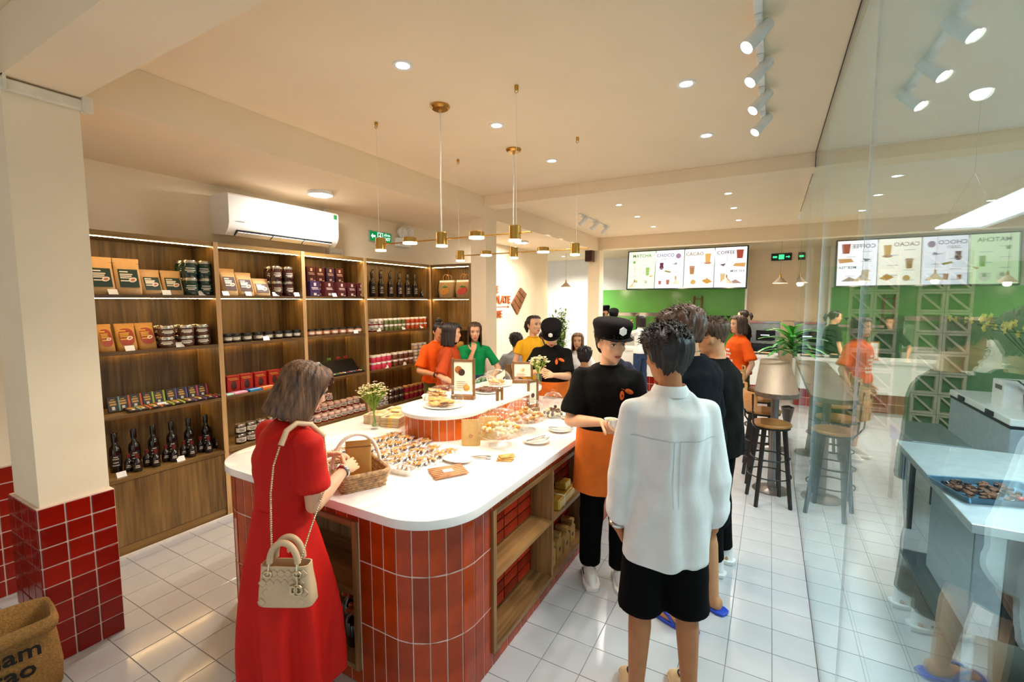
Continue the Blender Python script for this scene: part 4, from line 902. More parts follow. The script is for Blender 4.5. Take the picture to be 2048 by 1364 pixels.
ex = thing('exit_sign', 'Green lit exit sign with arrow pointing left, above the corner bay', 'exit sign', (-4.249, 4.205, 2.585))
MB().box(0, .022, -.185, .185, -.065, .065, bev=.004).build('case', mat('exit_case', 'b9beb8', .4), ex)
MB().box(.022, .024, -.175, .175, -.056, .056).build('panel', M_exg, ex)
def flat(parent, name, polys, x, m_, kind=None):
    mb = MB(); Mx = Matrix(((0,0,1,x), (1,0,0,0), (0,1,0,0), (0,0,0,1)))
    for p in polys: mb.prism(p, 0, .0012, Mx)
    o = mb.build(name, m_, parent)
    if kind: o['kind'] = kind
    return o
def sq(a, b, c, d): return [(a, c), (b, c), (b, d), (a, d)]
flat(ex, 'arrow', [[(-.16, 0), (-.13, .03), (-.13, .011), (-.09, .011), (-.09, -.011), (-.13, -.011), (-.13, -.03)]], .0242, M_exw, 'stuff')
flat(ex, 'running_figure', [sq(-.055, -.048, -.05, .05), sq(.028, .035, -.05, .05), sq(-.055, .035, .044, .05), [(-.02, .012), (0, .016), (.012, -.012), (-.008, -.018)], [(-.012, .034), (.0, .036), (.002, .022), (-.01, .02)], [(-.008, -.012), (.002, -.012), (-.016, -.048), (-.028, -.046)], [(.0, -.012), (.012, -.012), (.026, -.042), (.014, -.046)], [(-.036, .006), (-.02, .014), (-.018, .006), (-.034, -.004)]], .0242, M_exw, 'stuff')
lettering('EXIT', .055, M_exw, ex, (.0245, .105, -.02), (PI/2, 0, PI/2), .0005); lettering('LỐI RA', .034, M_exw, ex, (.0245, .108, .028), (PI/2, 0, PI/2), .0005)
em = thing('emergency_lamp', 'White twin headed emergency lamp beside the exit sign', 'emergency lamp', (-4.249, 4.60, 2.56))
MB().box(0, .07, -.13, .10, -.06, .05, bev=.01).build('case', M_acw, em)
for y in (-.075, .055):
    h = MB().lathe([(.001, -.05), (.035, -.045), (.062, .0), (.066, .03), (.06, .034), (.05, .02), (.001, .015)], 24, M=Matrix.Translation((.07, y, .125)) @ Matrix.Rotation(PI/2+.15, 4, 'Y') @ Matrix.Identity(4)).build('lamp_head', M_acw, em, 40)
    MB().lathe([(.001, 0), (.05, .0), (.045, .012), (.001, .016)], 20, M=Matrix.Translation((.088, y, .122)) @ Matrix.Rotation(PI/2+.15, 4, 'Y')).build('lens', mat('frosted_lens', 'e9e5d8', .2, coat=.5), h, 60)
    MB().tube([(.05, y, .05), (.06, y, .09)], .012, 8).build('neck', M_acw, h, 60)
# letters and chocolate tablet on the logo wall
M_brownl = mat('brown_letter', 'a8521f', .4)
lg = thing('wall_lettering', 'Brown raised letters THE CHOCOLATE HOUSE with an arrow on the cream wall', 'wall sign', (-4.249, 6.87, 1.79))
for txt, z, s_ in (('THE', .21, .17), ('CHOCOLATE', .03, .19), ('HOUSE', -.23, .17)):
    lettering(txt, s_, M_brownl, lg, (.012, 0, z), (PI/2, 0, PI/2), .012, .004, name='word')
flat(lg, 'arrow', [sq(-.5, .52, -.105, -.09), [(.5, -.125), (.58, -.0975), (.5, -.07)]], .0, M_brownl)
bar = thing('chocolate_tablet', 'Large tilted chocolate tablet decoration beside the wall lettering', 'wall decoration', (-4.249, 7.78, 1.80))
q = [Vector((-.29, -.06)), Vector((.08, .26)), Vector((.32, .14)), Vector((-.06, -.27))]
def bil(u, v_): return q[0].lerp(q[1], u).lerp(q[3].lerp(q[2], u), v_)
M_tab = wood('chocolate_tablet_wood', '6b3c1e', '8f5a34', 'z')
flat(bar, 'slab', [[tuple(bil(u, v_)) for u, v_ in ((0, 0), (1, 0), (1, 1), (0, 1))]], .0, M_tab)
for i in range(4):
    for j in range(2):
        e = .03; c = [tuple(bil((i+u)/4, (j+v_)/2)) for u, v_ in ((e*2, e), (1-e*2, e), (1-e*2, 1-e), (e*2, 1-e))]
        Mx = Matrix(((0,0,1,.001), (1,0,0,0), (0,1,0,0), (0,0,0,1))); MB().prism(c, 0, .03, Mx).build('segment', M_tab, bar)
# ------------------------------------------------------------------ service area at the far end
sp = thing('wall_speaker', 'Small brown wooden speaker on the far pillar', 'speaker', (-3.19, 8.9, 2.58))
MB().box(-.075, .075, -.15, 0, 0, .22, bev=.004).build('cabinet', wood('speaker_wood', '4a2f1b', '6b4528', 'z'), sp)
MB().box(-.065, .065, -.154, -.15, .01, .21).build('grille', mat('brown_cloth', '3a2618', .9), sp)
mbd = thing('menu_board', 'Row of four lit menu screens with MATCHA, CHOCO, CACAO and COFFEE', 'menu board', (-1.585, 10.0, 2.46)); mbd.rotation_euler = (-.12, 0, 0)
MB().box(-1.17, 1.17, 0, .07, -.42, .42, bev=.006).build('frame', mat('black_frame', '10201a', .3), mbd)
G_scr = [glow('screen_'+n, c, 1.35) for n, c in (('mint', 'dcefc0'), ('white', 'f4f2f8'), ('cream', 'faf0dc'), ('pale', 'f6f2f6'))]
def shape(parent, polys, c, st=.85, y=-.004):
    m_ = glow('menu_print_'+c, c, st); mb = MB(); Mx = Matrix(((1,0,0,0), (0,0,-1,y), (0,1,0,0), (0,0,0,1)))
    for p in polys: mb.prism(p, 0, .001, Mx)
    return tag(mb.build('picture', m_, parent), kind='stuff')
def cup(x, z, w_, h): return [(x-w_*.38, z), (x+w_*.38, z), (x+w_/2, z+h), (x-w_/2, z+h)]
def disc(x, z, r, sy=1): return [(x+r*math.cos(a), z+r*sy*math.sin(a)) for a in np.linspace(0, 2*PI, 15)[:-1]]
for k in range(4):
    xc = -.8625+.575*k
    s_ = MB().box(xc-.28, xc+.28, -.003, .001, -.395, .395).build('screen', G_scr[k], mbd)
    title, col = (('MATCHA', '5c8458'), ('CHOCO', '4a3a5c'), ('CACAO', '8f5f50'), ('COFFEE', '452f46'))[k]
    lettering(title, .095, glow('menu_title_'+col, col, .7), s_, (xc-(.0 if k == 0 else .09), -.005, .29 if k != 0 else .30), (PI/2, 0, 0), .0005, .001)
    if k == 1: lettering('TARO', .06, glow('menu_title_b0a4b8', 'b0a4b8', .9), s_, (xc-.10, -.005, .215), (PI/2, 0, 0), .0005, .0006)
    for r_ in range(7): shape(s_, [sq(xc-.2+.22*(r_ % 2), xc-.2+.22*(r_ % 2)+.14, .19-.085*r_, .2-.085*r_)], 'd5d2d0', .85)
    if k == 0: shape(s_, [disc(xc-.16, .17, .03)], '8cc070'); shape(s_, [cup(xc+.13, -.12, .08, .17)], 'a8cf6c'); shape(s_, [disc(xc-.1, -.28, .075), disc(xc+.1, -.28, .07)], 'f4efd8', 1); shape(s_, [disc(xc-.1, -.25, .03), disc(xc+.1, -.26, .03)], 'a9c27a'); shape(s_, [[(xc+.16, -.14), (xc+.26, -.11), (xc+.2, -.16)]], 'd8b25c')
    if k == 1: shape(s_, [disc(xc+.17, .27, .05, 1.1)], 'b08aa6'); shape(s_, [disc(xc-.16, .04, .045), cup(xc-.16, .04, .08, .1)], '7a3c4a'); shape(s_, [[(xc-.08, -.02), (xc+.04, -.05), (xc+.02, -.08), (xc-.1, -.05)]], 'b09a4c'); shape(s_, [cup(xc-.18, -.32, .06, .08), cup(xc-.02, -.32, .07, .1)], 'c47a5c'); shape(s_, [[(xc+.06, .1), (xc+.14, .14), (xc+.15, .09)]], '8a7a8a')
    if k == 2: shape(s_, [cup(xc+.16, .12, .11, .17)], 'f0b868'); shape(s_, [disc(xc+.16, .1, .07, .35)], 'd29a68'); shape(s_, [cup(xc-.13, -.12, .1, .17)], 'c48a5a'); shape(s_, [disc(xc-.1, -.28, .05)], 'e8b46a'); shape(s_, [[(xc+.06, -.26), (xc+.16, -.2), (xc+.26, -.28), (xc+.16, -.32)]], 'e0a24c')
    if k == 3:
        shape(s_, [cup(xc+.16, .17, .13, .17)], 'b0503c'); shape(s_, [[(xc+.04, .02), (xc+.25, .0), (xc+.27, .08), (xc+.08, .08)]], 'e0a868'); shape(s_, [[(xc-.2, .06), (xc-.08, .08), (xc-.12, .02)]], '7a6a68'); shape(s_, [cup(xc-.13, -.3, .09, .18)], 'e8c486'); shape(s_, [[(xc-.05, -.32), (xc+.22, -.32), (xc+.1, -.24)]], 'b8988a')
        lettering('MILK TEA', .06, glow('menu_title_452f46', '452f46', .7), s_, (xc+.13, -.005, -.08), (PI/2, 0, 0), .0005, .0006)
l_ = lamp_light('AREA', mbd, (0, -.02, 0), 10, (1, .98, .96), 2.2, (PI/2, 0, 0), sizey=.75)
# cone pendants
M_sh = mat('smoked_glass_shade', 'b9a894', .2, var=.05)
for i, (x, z) in enumerate(((.127, 2.12), (-.749, 2.13), (-1.663, 2.13), (-2.475, 2.08), (-4.0, 2.11))):
    t = thing('cone_pendant', 'Small cone pendant lamp, %s from the right over the service counter' % ORD[i], 'pendant lamp', (x, 9.55, z), 0, 'cone pendants')
    MB().lathe([(.02, .10), (.12, 0), (.118, -.003), (.016, .096)], 24).build('shade', M_sh, t, 50); MB().lathe([(.001, .16), (.012, .16), (.016, .10), (.022, .09), (.001, .085)], 14).build('socket', M_gold, t, 40)
    MB().ball((0, 0, .045), .032, 12, 8).build('bulb', G_warm, t, 60); MB().tube([(0, 0, .15), (0, 0, 2.90-z)], .0025, 5).build('cord', M_gold, t, 60); MB().lathe([(.001, 2.92-z), (.05, 2.92-z), (.05, 2.895-z), (.001, 2.895-z)], 20).build('canopy', M_gold, t, 40)
    lamp_light('POINT', t, (0, 0, -.02), 11, WARM, .04)
ex2 = thing('exit_sign', 'Small green exit sign hanging on the beige far wall', 'exit sign', (.155, 11.497, 2.74))
MB().box(-.19, .19, -.025, 0, -.075, .075).build('case', mat('dark_exit_case', '0b1a12', .4), ex2)
o = flat(ex2, 'running_figure', [sq(-.05, .05, -.05, .05)], 0, glow('exit_bright', '3ce08a', 1.6), 'stuff'); o.rotation_euler = (0, 0, -PI/2); o.location = (0, -.026, 0)
o = flat(ex2, 'arrow', [[(.16, 0), (.13, .03), (.13, .01), (.08, .01), (.08, -.01), (.13, -.01), (.13, -.03)], sq(-.16, -.08, -.02, .02)], 0, glow('exit_bright', '3ce08a', 1.6), 'stuff'); o.rotation_euler = (0, 0, -PI/2); o.location = (0, -.026, 0)
# service counter
sc_ = thing('service_counter', 'White service counter with red tiled base at the far end of the shop', 'counter', (-1.3, 9.2, 0))
MB().rings([[(x, y, z) for x, y in rrect(-1.9, 1.45, 0, .6, .12, 8)] for z in (.80, .845)]).build('worktop', M_slab, sc_, 30)
MB().rings([[(x, y, z) for x, y in rrect(-1.87, 1.42, .03, .57, .1, 8)] for z in (.30, .80)]).build('front_panel', M_white, sc_, 30)
MB().rings([[(x, y, z) for x, y in rrect(-1.85, 1.40, .04, .56, .1, 8)] for z in (0, .30)]).build('base', M_groutw, sc_, 30)
for k in range(30):
    for j in range(2): inst('tile', tile_me(.095, .14, M_red), sc_, (-1.5+.1*k, .038, .075+.15*j))
t = thing('card_stand', 'White menu card with orange frame standing on the service counter', 'sign', (-.93, 9.30, .845)); MB().box(-.06, .06, 0, .012, 0, .30).build('frame', mat('orange_frame', 'e08a3c', .5), t); MB().box(-.05, .05, -.002, 0, .02, .28).build('sheet', M_paper, t)
for i, (x, w_) in enumerate(((-.42, .12), (-.05, .22), (-.22, .1))):
    t = thing('serving_tray', 'Black serving tray on the service counter, %s from left' % ORD[(0, 2, 1)[i]], 'tray', (x, 9.42, .845), 0, 'black trays'); MB().box(-w_/2, w_/2, -.1, .1, 0, .02+.03*(i == 0), bev=.004).build('tray_body', M_dark, t); MB().box(-w_*.4, w_*.4, -.07, .07, .02+.03*(i == 0), .028+.03*(i == 0)).build('paper_liner', M_kraft, t)
ov = thing('oven', 'Grey steel oven with black control panel behind the service counter', 'oven', (-.09, 10.35, .70))
MB().box(-.27, .27, 0, .5, 0, .66, bev=.01).build('body', mat('grey_enamel', '8f9aa3', .35), ov); MB().box(-.28, .28, -.01, .51, .66, .70).build('top', M_steel, ov); MB().box(-.14, .19, -.012, 0, .32, .52).build('control_panel', mat('black_panel', '0c0e12', .2), ov)
tag(MB().box(-.06, .09, -.0135, -.012, .42, .435).build('display', glow('display_white', 'e6f0ff', 2), ov), kind='stuff'); MB().box(-.24, .24, -.012, 0, .04, .26).build('door', mat('oven_glass', '22303a', .1), ov)
MB().box(-.27, .27, .0, .5, -.70, 0).build('cabinet', M_white, ov)
st_ = thing('display_case', 'Stainless refrigerated display with glass front before the green wall', 'display case', (-2.75, 10.9, 0))
MB().box(-1.2, 1.15, 0, .6, 0, .85).build('body', M_white, st_); MB().box(-1.2, 1.15, 0, .6, 1.44, 1.53, bev=.008).build('steel_top', M_steel, st_); MB().box(-1.19, 1.14, .0, .01, .85, 1.44).build('glass_front', M_clear, st_)
for x in (-1.2, -.02, 1.13): MB().box(x, x+.02, .01, .6, .85, 1.44).build('post', M_steel, st_)
for k in range(5): MB().box(-1.05+.43*k, -.7+.43*k, .15, .45, .85, .95, bev=.01).build('food_tray', M_plate, st_)
lad = thing('ladder_rack', 'Small red brown wooden ladder hung on the green wall', 'decoration', (-1.55, 11.96, 1.0))
for x in (-.1, .075): MB().box(x, x+.035, -.03, 0, 0, .92, bev=.004).build('rail', wood('ladder_wood', '7a3a18', '9a5228', 'z'), lad)
for k in range(4): MB().box(-.11, .12, -.025, -.005, .12+.24*k, .14+.24*k).build('rung', wood('ladder_wood', '7a3a18', '9a5228', 'z'), lad)
tri = thing('triangle_frieze', 'Row of dark triangle cut outs along the foot of the green panel', 'decoration', (-1.1, 11.96, 1.41))
for k in range(6): MB().prism([(-.33+.13*k, .04), (-.23+.13*k, .04), (-.28+.13*k, -.03)], 0, .006, Matrix(((1,0,0,0), (0,0,-1,0), (0,1,0,0), (0,0,0,1)))).build('triangle', M_dark, tri)
MB().box(-.6, .58, -.25, 0, -.15, -.10).build('steel_ledge', M_steel, tri)
# plants
def palm(x, y, z, label, n, L, pot, seed, m_, droop=.9, lw=.05, stemh=.3):
    t = thing('potted_plant', label, 'plant', (x, y, z)); rn = random.Random(seed)
    MB().lathe([(.001, 0), (pot*.7, 0), (pot, pot*1.6), (pot*.92, pot*1.6), (pot*.85, pot*1.45), (.001, pot*1.4)], 20).build('pot', mat('dark_pot', '1d1a18', .5), t, 40)
    for k in range(n):
        a = 2*PI*k/n*2.4+rn.uniform(-.3, .3); e = rn.uniform(.35, 1.25); l = L*rn.uniform(.7, 1.1); path = []; d = Vector((math.cos(a)*math.cos(e), math.sin(a)*math.cos(e), math.sin(e))); p = Vector((0, 0, pot*1.45+stemh*(.85+.3*rn.random())))
        for s_ in range(8): path.append(p.copy()); p = p+d*l/8; d = (d+Vector((0, 0, -droop/8*1.4))).normalized()
        side = Vector((-math.sin(a), math.cos(a), 0)); vs = []; fs = []
        for i, c in enumerate(path):
            w_ = lw*math.sin(PI*(i+.6)/8.6)**.7; up = Vector((0, 0, 1))
            vs += [c+side*w_+up*.25*w_, c, c-side*w_+up*.25*w_]
        for i in range(7): fs += [(3*i, 3*i+1, 3*i+4, 3*i+3), (3*i+1, 3*i+2, 3*i+5, 3*i+4)]
        MB().add(vs, fs).build('leaf', m_, t, 60)
    return t
M_leaf = mat('bright_leaf', '3f9a35', .4, var=.2, scale=12); M_leaf2 = mat('dark_leaf', '2b5a28', .45, var=.2, scale=12)
palm(.36, 7.62, .0, 'Leafy green potted plant between the high table and service counter', 54, .62, .17, 4, M_leaf, 1.15, .045, .86)
palm(.58, 10.2, .0, 'Dark leaved plant behind the oven', 20, .5, .15, 9, M_leaf2, .5, .02, 1.0)
def bush(x, y, z, label, n, seed):
    t = thing('potted_bush', label, 'plant', (x, y, z)); rn = random.Random(seed)
    MB().lathe([(.001, 0), (.13, 0), (.17, .3), (.15, .3), (.14, .27), (.001, .26)], 20).build('pot', mat('white_pot', 'e6e2da', .4), t, 40)
    lf = MB(); st = MB()
    for k in range(n):
        a = rn.uniform(0, 2*PI); h = rn.uniform(.9, 1.65); r = rn.uniform(.05, .3); tip = Vector((r*math.cos(a), r*math.sin(a), h)); st.tube([(0, 0, .25), (tip.x*.3, tip.y*.3, h*.6), tip], .004, 4)
        for j in range(22):
            c = Vector((tip.x*.4, tip.y*.4, h*.62)).lerp(tip, rn.random())+Vector((rn.uniform(-.07, .07), rn.uniform(-.07, .07), rn.uniform(-.05, .05))); u = Vector((rn.uniform(-1, 1), rn.uniform(-1, 1), rn.uniform(-.4, .6))).normalized()*.12; v_ = u.cross(Vector((0, 0, 1))).normalized()*.028
            lf.add([c, c+u*.5+v_, c+u, c+u*.5-v_], [(0,1,2,3)])
    tag(lf.build('foliage', mat('yellow_green_leaf', '7f9f4a', .5, var=.25, scale=8), t), kind='stuff'); st.build('stems', M_leaf2, t)
bush(-4.15, 9.55, 0, 'Bushy potted plant in the pale room left of the far pillar', 30, 3)
# ------------------------------------------------------------------ high table and stools beside the glass
M_ttop = wood('grey_oak_top', '56453a', '75624f', 'y', .3); M_iron = mat('black_iron', '15130f', .45); M_seat = wood('oak_seat', '8a5a2a', 'b07a40', 'x', .4); M_ply = mat('bent_plywood', 'cf9a62', .4, var=.08, stretch=(1, 1, 8))
ht = thing('high_table', 'Long oval high table with grey wood top beside the glass', 'table', (.075, 4.26, 0))
MB().rings([[(x, y, z) for x, y in rrect(-.165+i, .165-i, i, 2.7-i, .164-i, 10)] for z, i in ((1.0, .003), (1.003, 0), (1.037, 0), (1.04, .003))]).build('tabletop', M_ttop, ht, 30)
for y in (.66, 2.1):
    p = MB().tube([(0, y, .02), (0, y, 1.0)], .034, 18).build('pedestal', mat('steel_column', '8a8480', .3, .7), ht, 60)
    MB().lathe([(.001, 0), (.16, 0), (.16, .006), (.05, .018), (.034, .03), (.001, .03)], 30, (0, y, 0)).build('base_plate', mat('steel_column', '8a8480', .3, .7), p, 40)
    MB().lathe([(.001, .985), (.1, .985), (.1, .999), (.001, .999)], 24, (0, y, 0)).build('top_plate', M_iron, p, 40)
def stool(x, y, rz, label):
    t = thing('bar_stool', label, 'bar stool', (x, y, 0), rz, 'bar stools at the high table'); zs = .70
    MB().lathe([(.001, 0), (.14, 0), (.157, .008), (.16, .022), (.15, .032), (.001, .03)], 30, (0, 0, zs)).build('seat', M_seat, t, 40)
    MB().lathe([(.12, -.012), (.15, -.012), (.15, 0), (.12, 0)], 30, (0, 0, zs)).build('seat_ring', M_iron, t, 40)
    for k in range(4):
        a = PI/4+k*PI/2; MB().tube([(.115*math.cos(a), .115*math.sin(a), zs-.005), (.195*math.cos(a), .195*math.sin(a), .0)], [.021, .017], 4).build('leg', M_iron, t)
    for z, r in ((.26, .172), (.42, .153)): MB().tube([(r*math.cos(a), r*math.sin(a), z) for a in np.linspace(0, 2*PI, 33)[:-1]], .006, 6, closed=True).build('foot_ring', M_iron, t, 60)
    for s_ in (-1, 1): MB().tube([(-.10, s_*.09, zs-.006), (-.155, s_*.11, zs+.0), (-.185, s_*.125, zs+.05), (-.20, s_*.13, zs+.30)], .0075, 8).build('back_upright', M_iron, t, 60)
    rs = []
    for u in np.linspace(-1, 1, 11):
        xo = -.235+.06*u*u; rs.append([(xo+e, .15*u, zs+zz) for zz, e in ((.15, 0), (.155, .008), (.31, .008), (.315, 0), (.31, -.004), (.155, -.004))])
    MB().rings(rs).build('backrest', M_ply, t, 60)
stool(.05, 4.60, .30, 'Nearest bar stool, at the near end of the high table')
stool(-.02, 5.12, .15, 'Second bar stool from the camera, tucked at the high table')
stool(-.05, 5.75, 0, 'Third bar stool from the camera along the high table')
stool(-.05, 6.35, -.1, 'Farthest bar stool at the high table')
# ------------------------------------------------------------------ kitchen behind the glass
M_steel2 = mat('brushed_steel', 'b9c6cb', .28, .85, var=.05, scale=30, stretch=(1, .05, 1)); M_frz = mat('freezer_grey', 'a9b4bc', .3)
fz = thing('chest_freezer', 'Grey chest freezer with white lid in the kitchen behind the glass', 'freezer', (1.72, 5.1, 0))
MB().box(0, .65, 0, 1.42, .04, .79, bev=.01).build('body', M_frz, fz); MB().box(-.01, .66, -.01, 1.43, .80, .86, bev=.01).build('lid', M_acw, fz); MB().box(-.004, .65, 0, 1.42, .775, .80).build('gasket', M_dark, fz)
for y in (.3, .98): MB().box(-.022, -.008, y, y+.16, .81, .85, bev=.004).build('handle', M_dark, fz)
wt = thing('steel_worktable', 'Steel kitchen worktable close behind the glass partition', 'table', (.78, 2.58, 0))
MB().box(0, .75, 0, 1.35, .82, .86, bev=.004).build('worktop', mat('bright_steel_top', 'dfe8ec', .3, .6), wt); MB().box(.06, .7, .06, 1.3, .10, .13).build('undershelf', M_steel2, wt)
for x in (.04, .71):
    for y in (.05, 1.3): MB().tube([(x, y, 0), (x, y, .82)], .02, 10).build('leg', M_steel2, wt, 60)
eq = thing('tempering_machine', 'Steel machine with black side panel standing under the worktable edge', 'machine', (.80, 2.60, .36))
MB().box(.0, .10, 0, .6, .0, .455, bev=.006).build('steel_casing', M_steel2, eq); MB().box(.102, .70, 0, .6, 0, .455, bev=.006).build('black_casing', mat('black_enamel', '120f0d', .25), eq); MB().lathe([(.001, 0), (.03, 0), (.03, .03), (.001, .03)], 20, M=Matrix.Translation((.3, -.0, .3)) @ Matrix.Rotation(PI/2, 4, 'X')).build('dial', M_dark, eq, 40)
ty = thing('chocolate_tray', 'Shallow steel tray of dark chocolates on the kitchen worktable', 'tray', (.98, 3.02, .86), .3)
MB().rings([[(x*s_, y*s_, z) for x, y in rrect(-.2, .2, -.14, .14, .02, 4)] for z, s_ in ((0, .94), (.03, 1), (.033, 1.03), (.03, .98), (.004, .92))]).build('pan', mat('blue_grey_tray', '5a7f96', .3, .4), ty, 40)
rn = random.Random(5)
for k in range(70): MB().box(-.012, .012, -.012, .012, -.008, .008, bev=.004, M=Matrix.Translation((rn.uniform(-.16, .1), rn.uniform(-.11, .11), .014+.012*rn.random())) @ Euler((rn.uniform(-.4, .4), rn.uniform(-.4, .4), rn.uniform(0, 3))).to_matrix().to_4x4()).build('chocolate', M_truf if k % 3 else mat('dark_chocolate', '2a1712', .3), ty)
MB().cap_tube((.02, -.125, .035), (.17, -.12, .035), .012, n=8).build('red_spatula_handle', mat('red_silicone', 'b02a2c', .4), ty, 60)
tl = thing('trolley_table', 'Low steel trolley with blue feet behind the glass', 'trolley', (1.0, 4.55, 0))
MB().box(0, .35, 0, .75, .68, .72, bev=.004).build('top', M_steel2, tl)
for x in (.03, .32):
    for y in (.05, .7): l_ = MB().box(x-.015, x+.015, y-.015, y+.015, .0, .68).build('leg', M_dark, tl); MB().box(x-.03, x+.03, y-.03, y+.03, .56, .68, bev=.006).build('blue_corner', mat('blue_plastic', '1a2fc8', .4), l_)
MB().tube([(.17+.1*math.cos(a), .3+.2*math.sin(a), .5+.03*math.sin(3*a)) for a in np.linspace(0, 2*PI, 20)[:-1]], .012, 6, closed=True).build('hose', M_dark, tl, 60)
le = thing('linear_lamp', 'Long suspended linear lamp in the kitchen behind the glass', 'pendant lamp', (1.08, 1.8, 2.30))
MB().box(-.13, .13, 0, 2.45, 0, .05, bev=.004).build('housing', mat('pale_grey_housing', 'cfd6d8', .4), le); MB().box(-.115, .115, .02, 2.43, -.006, .0).build('diffuser', glow('cool_tube', 'eef8ff', 9), le)
for y in (.25, 2.2):
    wv = MB().tube([(0, y, .727), (0, y, .30)], .0015, 5).build('wire', M_steel, le, 60)
    for s_ in (-1, 1): MB().tube([(0, y, .30), (s_*.11, y, .05)], .0015, 5).build('wire_branch', M_steel, wv, 60)
lamp_light('AREA', le, (0, 1.22, -.02), 62, (.76, .92, 1), .22, sizey=2.4)
# pierced breeze block screens on the kitchen end wall
bs_g = mat('kitchen_green', '8fbf86', .5)
struct('wall_kitchen_panel', MB().box(.6, 3.0, 8.16, 8.199, 0, 2.3), bs_g)
bm_ = MB()
a_ = .135
for s_ in ((-a_, a_, a_-.03, a_), (-a_, a_, -a_, -a_+.03), (-a_, -a_+.03, -a_+.03, a_-.03), (a_-.03, a_, -a_+.03, a_-.03)): bm_.box(s_[0], s_[1], -.04, .04, s_[2], s_[3])
bm_.box(-.012, .012, -.04, .04, -a_*1.2, a_*1.2, M=Matrix.Rotation(-PI/4, 4, 'Y'))
bme = bm_.mesh('breeze_block'); bme.materials.append(mat('cream_breeze_block', 'efe7c8', .8))
for i, x0 in enumerate((.97, 1.72)):
    t = thing('breeze_block_screen', ('Left', 'Right')[i]+' screen of cream pierced blocks in the kitchen', 'screen', (x0, 8.10, 0), 0, 'pierced block screens')
    for c in range(2):
        for r_ in range(9): inst('block', bme, t, (.14+.275*c, 0, .14+.275*r_))
orc = thing('orchid', 'Yellow orchid in a red pot on the chest freezer', 'plant', (1.95, 5.35, .86)); rn = random.Random(8)
MB().lathe([(.001, 0), (.07, 0), (.09, .16), (.08, .16), (.001, .14)], 20).build('pot', mat('red_pot', 'a3262c', .4), orc, 40)
for k in range(4):
    a = 2.4+k*.5; pth = [Vector((.02*k-.03, 0, .14)), Vector((-.05, .03*k-.05, .45)), Vector((-.15-.05*k, .06*k-.1, .68+.03*k)), Vector((-.35-.07*k, .08*k-.12, .70+.04*k))]
    s_ = MB().tube(pth, .004, 6).build('stem', M_leaf2, orc, 60)
    for j in range(7):
        c = pth[2].lerp(pth[3], rn.random()*1.1-.05)+Vector((rn.uniform(-.05, .05), rn.uniform(-.05, .05), rn.uniform(-.03, .05))); fl = MB()
        for p in range(5): b = 2*PI*p/5; u = Vector((.3, math.cos(b), math.sin(b))).normalized()*.042; v_ = Vector((0, -math.sin(b), math.cos(b)))*.017; fl.add([c, c+u*.6+v_, c+u, c+u*.6-v_], [(0,1,2,3)])
        fl.ball(c, .008, 6, 4); fl.build('blossom', mat('yellow_orchid', 'e3d36a', .5), s_)
for k in range(5): a = k*1.3; u = Vector((math.cos(a)*.25, math.sin(a)*.25, .12)); v_ = Vector((-math.sin(a), math.cos(a), 0))*.03; b0 = Vector((0, 0, .15)); MB().add([b0, b0+u*.5+v_+Vector((0,0,.06)), b0+u, b0+u*.5-v_+Vector((0,0,.06))], [(0,1,2,3)]).build('leaf', M_leaf2, orc)
t = thing('white_box', 'White printed carton standing on the chest freezer', 'box', (1.90, 5.65, .86)); MB().box(-.1, .1, -.12, .12, 0, .24, bev=.003).build('carton', M_paper, t); tag(MB().box(-.101, -.1, -.08, .06, .16, .2).build('print', M_ink, t), kind='stuff')
# ------------------------------------------------------------------ jute sack at the foot of the near pillar
M_jute = mat('jute_cloth', 'a67a3e', .95, var=.15, scale=90, bump=.7, bscale=160)
sk = thing('jute_sack', 'Open jute sack with black cacao lettering beside the near pillar', 'sack', (-2.93, .50, 0), -.18); sk.scale = (.88, .88, .86)
def srr(a, b, z, wob): return [(a*math.copysign(abs(math.cos(q))**.55, math.cos(q))*(1+wob*math.sin(5*q+z*9)), b*math.copysign(abs(math.sin(q))**.55, math.sin(q))*(1+wob*math.cos(4*q+z*7)), z+wob*.12*math.sin(3*q)) for q in np.linspace(0, 2*PI, 41)[:-1]]
MB().rings([srr(.13, .24, 0, .01), srr(.15, .26, .03, .02), srr(.155, .265, .15, .03), srr(.15, .26, .28, .025), srr(.145, .255, .36, .02), srr(.155, .265, .365, .03), srr(.16, .272, .40, .03), srr(.15, .26, .435, .04), srr(.135, .245, .43, .04), srr(.125, .235, .25, .03), srr(.11, .2, .2, .02)]).build('cloth', M_jute, sk, 70)
for txt, z, y in (('Vietnam', .315, .0), ('Cacao', .22, .02), ('Sua', .125, .05)):
    lettering(txt, .115, mat('black_ink', '17110c', .9), sk, (.163, y, z), (PI/2, 0, PI/2), .0015, .002)
